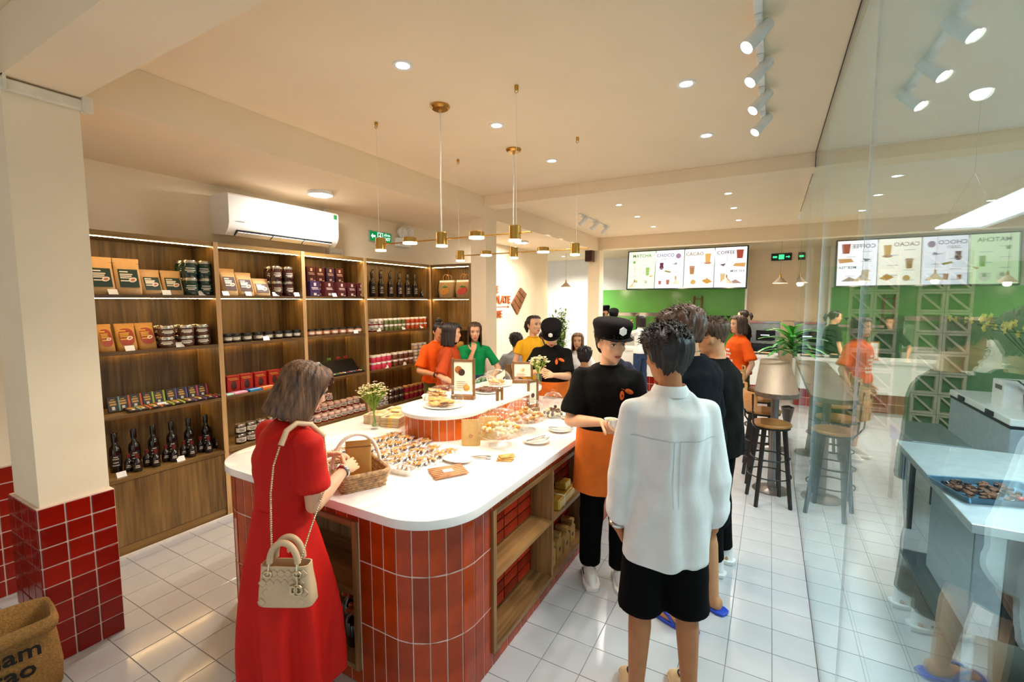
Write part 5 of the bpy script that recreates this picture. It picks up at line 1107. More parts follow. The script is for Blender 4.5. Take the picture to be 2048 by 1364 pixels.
# ------------------------------------------------------------------ people
V = Vector
def remeshed(mb, voxel, smooth_it=4, name='body'):
    me = mb.mesh('tmp'); fixn(me); o = bpy.data.objects.new('tmp', me); COL.objects.link(o)
    r = o.modifiers.new('r', 'REMESH'); r.mode = 'VOXEL'; r.voxel_size = voxel; r.use_smooth_shade = True
    if smooth_it: s_ = o.modifiers.new('s', 'SMOOTH'); s_.factor = .5; s_.iterations = smooth_it
    dg = bpy.context.evaluated_depsgraph_get(); out = bpy.data.meshes.new_from_object(o.evaluated_get(dg)); bpy.data.objects.remove(o); bpy.data.meshes.remove(me)
    out.name = name; return out
def crease(me, amp, seed, k=(26, 26, 9), only=None):
    """cloth folds: slow wandering ripples pushed along the normals"""
    n = len(me.vertices); co = np.empty(n*3); me.vertices.foreach_get('co', co); co = co.reshape(-1, 3); no = np.empty(n*3); me.vertices.foreach_get('normal', no); no = no.reshape(-1, 3); rn = np.random.RandomState(seed); f = np.zeros(n)
    for i in range(5):
        d = rn.normal(size=3)*np.array(k)*(.5+.35*i); w1 = rn.normal(size=3)*7; f += np.sin(co @ d+2.2*np.sin(co @ w1+rn.uniform(0, 6))+rn.uniform(0, 6))/(1+.6*i)
    f = np.abs(f)**.8*np.sign(f); f = np.where(f < 0, f*.3, f); a = amp*(only(co) if only else 1); co = co+no*(f*a)[:, None]; me.vertices.foreach_set('co', co.ravel()); me.update()
def ering(c, rx, ry, n=20, M=None, p=1.0, fold=0, k=0, ph=0):
    out = []
    for j in range(n):
        a = 2*PI*j/n; ca, sa = math.cos(a), math.sin(a); m_ = 1+fold*math.cos(k*a+ph)
        q = V((rx*math.copysign(abs(ca)**p, ca)*m_, ry*math.copysign(abs(sa)**p, sa)*m_, 0))
        out.append(tuple(c+(M @ q if M is not None else q)))
    return out
HT = np.array([0, .06, .15, .28, .40, .52, .65, .78, .89, .96, 1.0])
HF = np.array([.066, .082, .089, .091, .093, .089, .094, .088, .070, .045, .006]); HB = np.array([.0, .015, .036, .060, .083, .097, .104, .099, .080, .052, .006]); HW = np.array([.020, .038, .052, .060, .067, .071, .075, .073, .060, .041, .006])
def head_pt(th, t, grow=0.0):
    f, b, w_ = np.interp(t, HT, HF), np.interp(t, HT, HB), np.interp(t, HT, HW); c, s_ = math.cos(th), math.sin(th)
    return V(((w_+grow)*math.copysign(abs(s_)**.92, s_), ((f if c > 0 else b)+grow)*math.copysign(abs(c)**.92, c), (t-.5)*.225+grow*max(0, (t-.6)*2.2)))
def ik(S_, W_, l1, l2, pole):
    d = W_-S_; L = d.length; L2 = min(L, (l1+l2)*.995); d.normalize(); W2 = S_+d*L2
    a = (l1*l1-l2*l2+L2*L2)/(2*L2); h = math.sqrt(max(1e-6, l1*l1-a*a)); p = V(pole); p = (p-d*p.dot(d)).normalized()
    return S_+d*a+p*h, W2
SKIN = {k: mat('skin_'+k, c, .5, var=.04, scale=20, sss=.12, spec=.35) for k, c in dict(fair='e3ad88', mid='cf9468', tan='b9794d').items()}
HAIR = {}
def hairmat(n, c, c2):
    if n in HAIR: return HAIR[n]
    m = mat('hair_'+n, c2, .42, var=.25, scale=55, stretch=(1, 1, .08), bump=.5, bscale=130, var2=c, spec=.45); HAIR[n] = m; return m
M_eyew = mat('eye_white', 'e9e2da', .2); M_iris = mat('dark_iris', '1d120d', .15); M_lip = mat('lip', 'b4574c', .4)
def shell(rows_o, rows_i):
    """closed sheet between an outer and an inner grid (rows of equal length, wrapping round)"""
    n = len(rows_o[0]); R = len(rows_o); mb = MB(); vs = [p for r in rows_o for p in r]+[p for r in rows_i for p in r]; fs = []; O = R*n
    for i in range(R-1):
        for j in range(n): k = (j+1) % n; fs += [(i*n+j, i*n+k, (i+1)*n+k, (i+1)*n+j), (O+i*n+j, O+(i+1)*n+j, O+(i+1)*n+k, O+i*n+k)]
    for j in range(n): k = (j+1) % n; i = R-1; fs.append((i*n+j, i*n+k, O+i*n+k, O+i*n+j))
    mb.add(vs, fs); return mb
def hair_mesh(style, seed=1):
    N, R = 96, 26; rn = random.Random(seed); o, i_ = [], []; ph = [rn.uniform(0, 6.28) for _ in range(8)]
    P_ = dict(bob=dict(face=.95, fringe=.76, bottom=-.155, nape=-.155, th=.020, flare=.022), long=dict(face=.80, fringe=.84, bottom=-.19, nape=-.21, th=.016, flare=.012), short=dict(face=1.35, fringe=.80, bottom=-.005, nape=-.095, th=.020, flare=0), fluffy=dict(face=1.3, fringe=.76, bottom=-.005, nape=-.07, th=.030, flare=0), fade=dict(face=1.3, fringe=.80, bottom=.02, nape=-.04, th=.020, flare=0), tied=dict(face=1.25, fringe=.86, bottom=-.01, nape=-.06, th=.009, flare=0), chin=dict(face=.85, fringe=.82, bottom=-.12, nape=-.13, th=.016, flare=.014))[style]
    for r in range(R):
        ro, ri = [], []
        for j in range(N):
            th = 2*PI*j/N; a = abs((th+PI) % (2*PI)-PI)             # 0 front .. pi back
            zf = (P_['fringe']-.5)*.225+(.012*math.sin(3*th+ph[0]) if style in ('short', 'fluffy', 'bob') else 0)
            side = P_['bottom']; back = P_['nape']; zs = side+(back-side)*max(0, min(1, (a-1.6)/1.2))
            if style in ('short', 'fluffy', 'fade') and a < 1.75 and a > 1.25: zs = -.03*math.exp(-((a-1.42)/.12)**2)+zs+.015
            u = max(0, min(1, (a-P_['face'])/.22)); u = u*u*(3-2*u); zb = zf+(zs-zf)*u
            zb += .006*math.sin(17*th+ph[1])+.004*math.sin(31*th+ph[2])
            q = r/(R-1); z = .1125+.0-(.1125-zb)*q
            t = z/.225+.5; tt = max(t, .52); strand = .0022*math.sin(23*th+ph[3]+4*q)+.0018*math.sin(41*th+ph[4]-3*q)+.0010*math.sin(67*th+ph[5])
            g_ = P_['th']*(.55+.45*min(1, q*3))+strand
            if style == 'fluffy': g_ += .008*math.sin(9*th+7*q+ph[6])*(1-q)+.006*math.sin(15*th-9*q+ph[7])
            if style == 'short': g_ += .005*math.sin(8*th+6*q+ph[6])*(1-.5*q)
            if style == 'fade': g_ *= (1.15-.95*max(0, min(1, (.75-t)/.3)))
            if t >= .52 or style in ('short', 'fluffy', 'fade', 'tied'): p = head_pt(th, min(t, 1), g_)
            else:
                d = (.52-t)/.9; fl = 1+P_['flare']*8*d*(1-.55*d*d*2.2) if style != 'long' else 1+.05*d
                p = head_pt(th, .52, g_); p = V((p.x*fl, p.y*fl, z))
            zin = p.copy(); c = V((0, -.005, max(-.03, min(.05, p.z)))); dd = (zin-c); dd.z *= .6
            pi_ = p-dd.normalized()*max(.006, P_['th']*(.5 if q < .95 else .35))
            ro.append(tuple(p)); ri.append(tuple(pi_))
        o.append(ro); i_.append(ri)
    mb = shell(o, i_)
    if style in ('short', 'fluffy', 'fade'):            # loose locks that break up the outline
        for k in range(420):
            th = rn.uniform(0, 2*PI); t = .60+.40*math.sqrt(rn.random()); a = abs((th+PI) % (2*PI)-PI)
            if style == 'fade' and t < .78: continue
            b = head_pt(th, t, P_['th']*.5); n_ = V((b.x, b.y, b.z*.9+.02)).normalized(); sw = V((-.35, .55, .25)) if style != 'short' else V((-.3, .35, -.25)); L = rn.uniform(.018, .036)*(1.25 if style == 'fluffy' else .95)
            d = (n_*.55+sw*.8+V((rn.uniform(-.4, .4), rn.uniform(-.4, .4), rn.uniform(-.3, .3)))).normalized(); m_ = b+d*L*.55+n_*.006; e = m_+(d*.6-n_*.35).normalized()*L*.5; sd = d.cross(n_).normalized()*.0042
            mb.add([b-sd, b+sd, b+n_*.003, m_-sd*.8, m_+sd*.8, m_+n_*.003, e], [(0,1,4,3), (1,2,5,4), (2,0,3,5), (3,4,6), (4,5,6), (5,3,6)])
    return mb
def face_parts(body, HM, far, mouth='b4574c', beard=0):
    Mh = HM
    def put(mb, name, m_): mb.v = [tuple(Mh @ V(p)) for p in mb.v]; return mb.build(name, m_, body, 60)
    for s_ in (-1, 1):
        c = (s_*.031, .0865, .004)
        e = put(MB().ball(c, (.0135, .006, .0055), 12, 8), 'eye', M_eyew)
        put(MB().ball((s_*.031, .0915, .0035), (.0058, .003, .0052), 10, 6), 'iris', M_iris)
        put(MB().tube([(s_*.016, .0905, .0065), (s_*.024, .0935, .0105), (s_*.034, .0925, .0108), (s_*.046, .085, .006)], .0016, 5), 'eyelid', mat('lash', '1d130e', .6))
        put(MB().tube([(s_*.014, .095, .021), (s_*.026, .096, .0255), (s_*.038, .092, .0255), (s_*.050, .082, .019)], [.0022, .003, .0026, .0012], 6), 'eyebrow', mat('brow', '22150f', .7))
    l = MB().tube([(-.021, .0885, -.0655), (-.010, .0955, -.0625), (0, .0965, -.0640), (.010, .0955, -.0625), (.021, .0885, -.0655)], [.0015, .0042, .0040, .0042, .0015], 8); l.tube([(-.018, .0885, -.0675), (-.008, .0955, -.0715), (.008, .0955, -.0715), (.018, .0885, -.0675)], [.0015, .0048, .0048, .0015], 8)
    put(l, 'lips', mat('lip_'+mouth, mouth, .4))
def hand_prims(W_, d, n_, sc, thumb, curl, spread=.0):
    """palm for the remesh, fingers kept as separate chains; thumb=+1/-1 is the side the thumb sits on"""
    d = d.normalized(); n_ = (n_-d*n_.dot(d)).normalized(); s_ = d.cross(n_)*thumb; palm = []; fing = MB()
    c0 = W_; rs = []
    for u, hw, ht in ((-.02, .026, .021), (.01, .030, .019), (.045, .040, .016), (.08, .041, .0135), (.092, .036, .010)):
        c = c0+d*u*sc; rs.append([tuple(c+s_*hw*sc*math.copysign(abs(math.cos(a))**.7, math.cos(a))+n_*ht*sc*math.copysign(abs(math.sin(a))**.8, math.sin(a))) for a in np.linspace(0, 2*PI, 17)[:-1]])
    palm = rs
    for k, (off, L) in enumerate(((.030, .068), (.010, .076), (-.010, .071), (-.029, .056))):
        b = c0+d*.082*sc+s_*off*sc; dir_ = (d+s_*off*spread*12).normalized(); p = b; cu = curl[k] if hasattr(curl, '__len__') else curl; pts = [b-dir_*.012*sc]; rr = [.0095*sc]; ax = dir_.cross(n_).normalized()
        for q, fr in enumerate((.45, .32, .23)):
            dir_ = (Matrix.Rotation(cu*(.7 if q == 0 else 1.0), 3, ax) @ dir_)
            m1 = p+dir_*L*fr*sc*.5; pts.append(p.copy()); rr.append((.0092, .0088, .0080)[q]*sc); pts.append(m1); rr.append((.0086, .0080, .0074)[q]*sc); p = p+dir_*L*fr*sc
        pts += [p, p+dir_*.004*sc, p+dir_*.0065*sc]; rr += [.0066*sc, .0052*sc, .0022*sc]
        fing.tube(pts, rr, 8)
    b = c0+d*.022*sc+s_*.028*sc; dir_ = (d*.62+s_*.72+n_*.25).normalized(); p = b; pts = [b-dir_*.012*sc]; rr = [.012*sc]; tc_ = (curl[4] if hasattr(curl, '__len__') else curl*.6); ax = dir_.cross((n_*.6-s_*.8)).normalized()
    for q, L in enumerate((.036, .03, .022)):
        pts.append(p.copy()); rr.append((.0125, .0105, .0095)[q]*sc); p = p+dir_*L*sc; dir_ = Matrix.Rotation(tc_*.8, 3, ax) @ dir_
    pts += [p, p+dir_*.006*sc]; rr += [.0078*sc, .003*sc]; fing.tube(pts, rr, 8)
    return palm, fing
def person(label, loc, face, H_, hair=('short', 'black', '0d0908', '2a1c15'), skin='mid', sex='m', lean=0., head=(0, 0, 0), hands=None, legs='stand', feet=None, top=None, bottom=None, shoes=None, extra=None, vox=.010, curl=.35, lod=0, mouth='b4574c', pole=None, hand_dirs=None, root_z=0, sway=0, build=1.0):
    """face: direction the body looks (world x,y); hands: wrist targets in local metres; head: yaw, pitch, roll"""
    root = thing('person', label, 'person', (*loc, root_z), math.atan2(-face[0], face[1])); s = H_/1.70; w = (1.0 if sex == 'm' else .9)*build
    sit = legs == 'sit'; pz = .50 if sit else .93
    R0 = Matrix.Rotation(-lean, 3, 'X'); hipc = V((0, 0, pz*s))
    def up(x, y, z): return hipc+R0 @ V((x*s, y*s, (z-.93)*s))+V((sway*(z-.93)*s, 0, 0))
    torso = [(.84, .10, .085), (.90, .150, .105), (.97, .150, .105), (1.06, .130, .093), (1.16, .142, .102), (1.27, .155, .108), (1.35, .150, .100), (1.40, .118, .076), (1.44, .070, .060), (1.47, .053, .053)]
    if sex == 'f': torso = [(.84, .10, .085), (.90, .158, .112), (.97, .150, .108), (1.06, .118, .088), (1.16, .130, .100), (1.25, .140, .118), (1.35, .136, .095), (1.40, .106, .070), (1.44, .060, .054), (1.47, .046, .047)]
    body = MB(); M3 = R0
    body.rings([ering(up(0, 0, z), rx*s*w*(.94 if z < 1.2 else .86), ry*s*(.92 if z < 1.2 else .86), 22, M3) for z, rx, ry in torso])
    sh = .172*w/(.9 if sex == 'f' else 1)*(.92 if sex == 'f' else 1)
    SH_ = {+1: up(sh, -.005, 1.352), -1: up(-sh, -.005, 1.352)}
    fingers = MB(); arms = {}
    hands = hands or {+1: (.27, .05, .80), -1: (-.27, .05, .80)}
    for sd in (1, -1):
        W_ = V(hands[sd]); p = (pole or {}).get(sd, (sd*.6, -.6, -.5)); E_, W_ = ik(SH_[sd], W_, .285*s, .25*s, p); arms[sd] = (SH_[sd], E_, W_)
        body.cap_tube(SH_[sd], E_, .042*s*w, .039*s*w, 12); m1 = E_.lerp(W_, .3); body.cap_tube(E_, m1, .039*s*w, .041*s*w, 12); body.cap_tube(m1, W_, .041*s*w, .026*s*w, 12)
        fd = (W_-E_).normalized(); hd, hn = fd, V((-sd, 0, 0)).lerp(V((0, 0, -1)), .3)
        if hand_dirs and sd in hand_dirs: hd, hn = V(hand_dirs[sd][0]), V(hand_dirs[sd][1])
        cr = curl[sd] if isinstance(curl, dict) else curl
        dN, nN = hd.normalized(), (hn-hd.normalized()*hn.dot(hd.normalized())).normalized(); want = V((0, .6, .8)) if not (hand_dirs and sd in hand_dirs and len(hand_dirs[sd]) > 2) else V(hand_dirs[sd][2])
        th_side = 1 if dN.cross(nN).dot(want) > 0 else -1
        palm, fg = hand_prims(W_, hd, hn, s*(.95 if sex == 'm' else .88), th_side, cr); body.rings(palm); fingers.add(fg.v, fg.f)
    # legs
    LG = {}
    feet = feet or {+1: (.10, .0), -1: (-.10, .0)}
    for sd in (1, -1):
        hip = hipc+V((sd*.085*s*w, 0, -.03*s)); fx, fy = feet[sd]
        if sit: knee = V((sd*.11*s, .42*s, .49*s)); ank = V((sd*.11*s, .40*s, .085*s))
        else: ank = V((fx, fy-.02*s, .085*s)); knee = hip.lerp(ank, .5)+V((0, .025*s, .01))
        LG[sd] = (hip, knee, ank); body.cap_tube(hip, knee, .078*s*w, .054*s*w, 12); cm = knee.lerp(ank, .32)+V((0, -.012*s, 0)); body.cap_tube(knee, cm, .053*s*w, .054*s*w, 12); body.cap_tube(cm, ank, .054*s*w, .036*s*w, 12)
        fdir = V((0, 1, 0)) if not (isinstance(feet[sd], tuple) and len(feet[sd]) > 2) else V((math.sin(feet[sd][2]), math.cos(feet[sd][2]), 0)) if False else V((0, 1, 0))
        body.rings([ering(ank+fdir*u*s+V((0, 0, zz*s)), rx*s, rz_*s, 14, Matrix.Rotation(PI/2, 3, 'X')) for u, zz, rx, rz_ in ((-.055, -.045, .026, .03), (-.04, -.045, .034, .04), (.02, -.05, .036, .036), (.08, -.06, .042, .024), (.13, -.066, .044, .017), (.165, -.07, .034, .012))])
    # neck and head
    nb = up(0, .0, 1.43); hc0 = up(0, .022, 1.588)
    HM = Matrix.Translation(up(0, .0, 1.50)) @ (R0.to_4x4() @ Matrix.Rotation(lean*.55, 4, 'X') @ Matrix.Rotation(head[0], 4, 'Z') @ Matrix.Rotation(-head[1], 4, 'X') @ Matrix.Rotation(head[2], 4, 'Y')) @ Matrix.Translation(V((0, .022, .088))*s) @ Matrix.Scale(s*(1.05 if sex == 'm' else 1.01), 4)
    nt_ = HM @ V((0, -.020, -.05)); body.cap_tube(nb-V((0, 0, .02)), nt_, .054*s*w, .050*s*w, 14)
    hp = MB(); hp.rings([[tuple(head_pt(2*PI*j/28, t)) for j in range(28)] for t in (0, .03, .06, .1, .15, .22, .28, .34, .40, .46, .52, .58, .65, .72, .78, .84, .89, .93, .96, .985, 1)])
    hp.cap_tube((0, .090, .008), (0, .103, -.028), .0068, .0105, 8); hp.ball((0, .0985, -.033), (.0145, .011, .009), 10, 6); hp.ball((0, .083, -.066), (.026, .012, .013), 10, 6); hp.ball((0, .073, -.098), (.022, .014, .014), 10, 6)
    for sd in (1, -1):
        hp.ball((sd*.074, -.008, -.008), (.009, .021, .032), 10, 8, Matrix.Rotation(sd*.35, 3, 'Z')); hp.ball((sd*.033, .070, -.022), (.024, .020, .022), 10, 6); hp.ball((sd*.030, .080, .022), (.024, .012, .008), 10, 6)
    hp.v = [tuple(HM @ V(p)) for p in hp.v]; body.add(hp.v, hp.f)
    me = remeshed(body, vox, 2); 
    bm = bmesh.new(); bm.from_mesh(me); fm = fingers.mesh('f'); fixn(fm); bm.from_mesh(fm); bm.to_mesh(me); bm.free()
    shade(me, 180); me.materials.append(SKIN[skin]); bo = bpy.data.objects.new('body', me); COL.objects.link(bo); bo.parent = root
    if not lod: face_parts(bo, HM, lod, mouth)
    # hair
    if hair:
        hm = hairmat(*hair[1:4]); mb = hair_mesh(hair[0], hash(label) % 97 if False else len(label)); mb.v = [tuple(HM @ V(p)) for p in mb.v]; mb.build('hair', hm, root, 180)
        if hair[0] == 'tied':
            bn = MB()
            if len(hair) > 4 and hair[4] == 'bun': bn.ball((0, -.085, .105), (.042, .038, .036), 14, 10)
            else: bn.tube([(0, -.10, .03), (0, -.145, .025), (0, -.165, -.03), (0, -.15, -.10)], [.018, .034, .034, .010], 12)
            bn.v = [tuple(HM @ V(p)) for p in bn.v]; bn.build('hair_bun', hm, root, 180)
    ctx = dict(root=root, body=bo, up=up, s=s, w=w, arms=arms, legs=LG, HM=HM, R0=R0, torso=torso, hipc=hipc, SH=SH_, sex=sex, lean=lean)
    if top: garment_top(ctx, **top)
    if bottom: garment_bottom(ctx, **bottom)
    if shoes: footwear(ctx, **shoes)
    if extra: extra(ctx)
    return root
def garment_top(c, m=None, sleeve=.7, hem=.86, loose=.03, cuff=.03, name='shirt', vox=.011, fold=.004, neck=1.445, slv=.02, collar=False, dress=None, forearm=0, seed=3, hemflare=0):
    mb = MB(); up, s, w = c['up'], c['s'], c['w']; R0 = c['R0']; T = [t for t in c['torso'] if t[0] > hem+.015 and t[0] < neck-.01]
    zz = [t[0] for t in c['torso']]; rx_ = [t[1] for t in c['torso']]; ry_ = [t[2] for t in c['torso']]
    def at(z, gr): return ering(up(0, 0, z), (np.interp(max(z, .93), zz, rx_)*w+gr)*s, (np.interp(max(z, .93), zz, ry_)+gr*.9)*s, 26, R0, .95)
    lev = sorted(set([hem]+[t[0] for t in T]+[neck])); rings = []
    for z in lev:
        g = loose*(1.25 if z < 1.1 else 1.0) if z < 1.36 else (loose*.6 if z < 1.42 else .010)
        if z < .99: g = max(g, loose*1.1)+hemflare*(.99-z)*4
        if z == hem and hem < .9: r = ering(up(0, 0, z), (.152*w+loose*1.2+hemflare*.4)*s, (.112+loose+hemflare*.4)*s, 26, R0, .95)
        else: r = at(z, g)
        rings.append(r)
    mb.rings(rings)
    for sd in (1, -1):
        S_, E_, W_ = c['arms'][sd]; inner = S_.lerp(up(0, 0, 1.36), .45)
        rs_ = (.050*w+slv*.2)*s
        if forearm > 0:
            mb.cap_tube(inner, S_, .058*s, rs_, 14); mb.cap_tube(S_, E_, rs_, (.042+slv)*s, 14); mb.cap_tube(E_, E_.lerp(W_, forearm), (.045+slv)*s, (.040+slv*.9)*s, 14)
            if cuff: a = E_.lerp(W_, forearm-.12); b = E_.lerp(W_, forearm+.04); mb.cap_tube(a, b, (.044+slv)*s, (.045+slv)*s, 14)
        else:
            en = S_.lerp(E_, sleeve); mb.cap_tube(inner, S_, .058*s, rs_, 14); d = (en-S_).normalized(); mb.tube([S_-d*.01, S_.lerp(en, .5), en, en+d*.002], [rs_, rs_+slv*.3*s, (.048*w+slv)*s, (.04+slv*.5)*s], 16)
    me = remeshed(mb, vox, 4, name); crease(me, fold*s, seed); shade(me, 180); me.materials.append(m); o = bpy.data.objects.new(name, me); COL.objects.link(o); o.parent = c['root']; c['top'] = o
    if not collar:
        # neckband
        z = neck-.004; MB().tube([p for p in ering(up(0, .004, z), .072*s*w, .066*s, 26, R0)], .0065*s, 6, closed=True).build('neckband', m, o, 60)
    else:
        z = neck; rs_ = [[tuple(V(p)) for p in ering(up(0, .0, z+dz), (.060+g)*s*w, (.058+g)*s, 26, R0)] for dz, g in ((-.03, .010), (.018, .004), (.024, .007), (.0, .022), (-.02, .026))]
        MB().rings(rs_, cap=False).build('collar', m, o, 60)
    return o
def garment_bottom(c, m=None, kind='trousers', hem=.10, loose=.02, name='trousers', vox=.012, fold=.003, seed=5):
    mb = MB(); s, w = c['s'], c['w']; hipc = c['hipc']
    mb.rings([ering(hipc+V((0, 0, dz*s)), (rx*w+loose)*s, (ry+loose)*s, 24) for dz, rx, ry in ((-.13, .12, .09), (-.07, .155, .105), (0, .15, .105), (.06, .142, .10), (.11, .132, .095))])
    for sd in (1, -1):
        hip, knee, ank = c['legs'][sd]
        if kind == 'shorts': en = hip.lerp(knee, hem); d = (en-hip).normalized(); mb.tube([hip-d*.02, hip.lerp(en, .5), en-d*.02, en, en+d*.004], [(.082*w+loose)*s, (.084*w+loose*1.3)*s, (.082*w+loose*1.9)*s, (.08*w+loose*2)*s, (.06+loose)*s], 18)
        else: mb.cap_tube(hip, knee, (.082*w+loose)*s, (.06*w+loose)*s, 16); en = knee.lerp(ank, .97); d = (en-knee).normalized(); mb.tube([knee, knee.lerp(en, .5), en, en+d*.003], [(.06*w+loose)*s, (.056*w+loose)*s, (.052*w+loose)*s, .04*s], 16)
    me = remeshed(mb, vox, 3, name); crease(me, fold*s, seed, (20, 20, 12)); shade(me, 180); me.materials.append(m); o = bpy.data.objects.new(name, me); COL.objects.link(o); o.parent = c['root']; c['bottom'] = o
def footwear(c, kind='sneaker', m=None, m2=None):
    s = c['s']
    for sd in (1, -1):
        ank = c['legs'][sd][2]; b = V((ank.x, ank.y, 0)); nm = {'sneaker': 'shoe', 'flip': 'flip_flop', 'clog': 'sandal'}[kind]
        def outline(g): return [(b.x+(x+g*sgn(x))*s, b.y+(y+(g if y > .05 else -g))*s) for x, y in [(.0, .185), (-.03, .175), (-.045, .13), (-.045, .07), (-.036, 0), (-.037, -.05), (-.025, -.078), (0, -.085), (.025, -.078), (.037, -.05), (.036, 0), (.045, .07), (.045, .13), (.03, .175)]]
        sgn = lambda v_: 1 if v_ > 0 else (-1 if v_ < 0 else 0)
        if kind == 'sneaker':
            so = MB().rings([[(x, y, z) for x, y in outline(g)] for z, g in ((0, .004), (.008, .008), (.026, .008), (.028, .004))]).build(nm, m2 or m, c['root'], 40)
            rs = [[(b.x+x*s*q, b.y+(y-yo)*s, z*s) for x, y in [( .040*math.sin(a), (.05+.125*math.cos(a)*ly)) for a in np.linspace(0, 2*PI, 23)[:-1]]] for z, q, ly, yo in ((.02, 1.05, 1.02, 0), (.05, 1.08, 1.0, 0), (.075, .98, .82, .02), (.095, .88, .58, .05), (.115, .85, .42, .07))]
            MB().rings(rs).build('upper', m, so, 60)
            for k in range(4): MB().tube([(b.x-.02*s, b.y+(.045+.022*k)*s, (.103-.009*k)*s), (b.x, b.y+(.05+.022*k)*s, (.110-.009*k)*s), (b.x+.02*s, b.y+(.045+.022*k)*s, (.103-.009*k)*s)], .003, 5).build('lace', M_paper, so, 60)
            MB().box(b.x+sd*.041*s, b.x+sd*.046*s, b.y-.0, b.y+.07*s, .045*s, .056*s).build('side_stripe', mat('shoe_stripe', '1d1b1a', .5), so)
        elif kind == 'flip':
            so = MB().rings([[(x, y, z) for x, y in outline(g)] for z, g in ((0, .002), (.004, .006), (.016, .006), (.018, .003))]).build(nm, m, c['root'], 40)
            for q in (-1, 1): MB().tube([(b.x, b.y+.13*s, .018), (b.x+q*.018*s, b.y+.115*s, .045*s), (b.x+q*.04*s, b.y+.06*s, .05*s), (b.x+q*.045*s, b.y+.02*s, .018)], [.006, .008, .009, .007], 6).build('strap', m, so, 60)
        else:
            so = MB().rings([[(x, y, z) for x, y in outline(g)] for z, g in ((0, .004), (.006, .01), (.03, .01), (.034, .006))]).build(nm, m, c['root'], 40)
            rs = [[(b.x+.052*s*math.cos(a), b.y+y*s, .022+(h*s)*math.sin(a)) for a in np.linspace(0, PI, 15)] for y, h in ((.03, .062), (.05, .075), (.09, .066), (.13, .05), (.165, .03))]
            ri = [[(b.x+.047*s*math.cos(a), b.y+y*s, .022+(h*s-.005)*math.sin(a)) for a in np.linspace(0, PI, 15)] for y, h in ((.03, .062), (.05, .075), (.09, .066), (.13, .05), (.165, .03))]
            mb = MB(); n = 15
            for A in (rs, ri): mb.rings(A, cap=False, closed=False)
            O = 5*n; fs = []
            for j in range(n-1): fs += [(j, j+1, O+j+1, O+j), (4*n+j, O+4*n+j, O+4*n+j+1, 4*n+j+1)]
            mb.f += fs; mb.build('vamp', m, so, 60)
            MB().tube([(b.x+.022*s*math.cos(a), b.y+(.09+.026*math.sin(a))*s, .022+.069*s) for a in np.linspace(.5, 5.2, 14)], .004, 6).build('buckle_print', mat('black_print', '17130f', .5), so, 60)
# ------------------------------------------------------------------ clothing details shared by several people
from mathutils.bvhtree import BVHTree
def loc_of(loc, face, p):
    a = math.atan2(-face[0], face[1]); dx, dy = p[0]-loc[0], p[1]-loc[1]
    return (dx*math.cos(a)+dy*math.sin(a), -dx*math.sin(a)+dy*math.cos(a), p[2])
def decal(c, o, polys, m, name, z0, x0=0, sgn=1, sc=1.0, kind='stuff'):
    """print laid on a garment: points are dropped on the cloth along the body's front (sgn 1) or back (-1)"""
    me = o.data; bv = BVHTree.FromPolygons([v_.co for v_ in me.vertices], [p.vertices for p in me.polygons]); mb = MB()
    for poly in polys:
        pts = []
        for x, z in poly:
            h = bv.ray_cast(V((x0+x*sc, sgn*.9, z0+z*sc)), V((0, -sgn, 0)))
            if h[0] is None: break
            pts.append(h[0]+V((0, sgn*.0022, 0)))
        if len(pts) == len(poly): k = len(pts); ct = sum(pts, V((0,0,0)))/k; mb.add(pts+[ct], [(i, (i+1) % k, k) for i in range(k)])
    if mb.v:
        r = mb.build(name, m, o); r['kind'] = kind; return r
POD = [[(.012*math.cos(a)+.012, .026*math.sin(a)-.004) for a in np.linspace(0, 2*PI, 15)[:-1]], [(-.03+.024*math.cos(a)*1.1, .012+.014*math.sin(a)+.5*.02*math.cos(a)) for a in np.linspace(0, 2*PI, 13)[:-1]], [(-.004, .022), (.02, .034), (.004, .03)]]
def cap(c, badge=True):
    HM = c['HM']; m = mat('black_cap_cloth', '080606', .85, spec=.15, bump=.2, bscale=120); N = 36
    def ring(t, g, z, dx=0): return [tuple(HM @ (V((head_pt(2*PI*j/N, t, g).x, head_pt(2*PI*j/N, t, g).y+dx, z)))) for j in range(N)]
    cr = MB().rings([ring(.66, .018, .036), ring(.66, .023, .056), ring(.66, .030, .082), ring(.66, .037, .108), ring(.66, .033, .128), ring(.66, .016, .140), ring(.72, -.03, .145)]).build('cap', m, c['root'], 60)
    MB().rings([ring(.66, .020, .032), ring(.66, .0235, .034), ring(.66, .0245, .056), ring(.66, .021, .057)]).build('cap_band', m, cr, 60)
    rs = []
    for k in range(17):
        th = math.radians(-68+8.5*k); p = head_pt(th, .66, .020); f = math.cos(th*1.25)**.6 if abs(th) < 1.25 else 0; d = V((math.sin(th)*.35, 1, 0)).normalized(); q = V((p.x, p.y, .038)); e = q+d*.050*f+V((0, 0, -.002*f))
        rs.append([tuple(HM @ v_) for v_ in (q, q+V((0, 0, .005)), q.lerp(e, .5)+V((0, 0, .008)), e+V((0, 0, .003)), e, q.lerp(e, .5)+V((0, 0, .002)))])
    MB().rings(rs).build('visor', m, cr, 60)
    if badge:
        y = head_pt(0, .66, .036).y+.004; Mx = HM @ Matrix(((1,0,0,0), (0,0,-1,y), (0,1,.0,.092), (0,0,0,1))) @ Matrix.Rotation(-.1, 4, 'X'); MB().prism([(.024*math.cos(a), .026*math.sin(a)) for a in np.arange(6)*PI/3+PI/6], -.006, .002, Mx).build('badge', M_plate, cr)
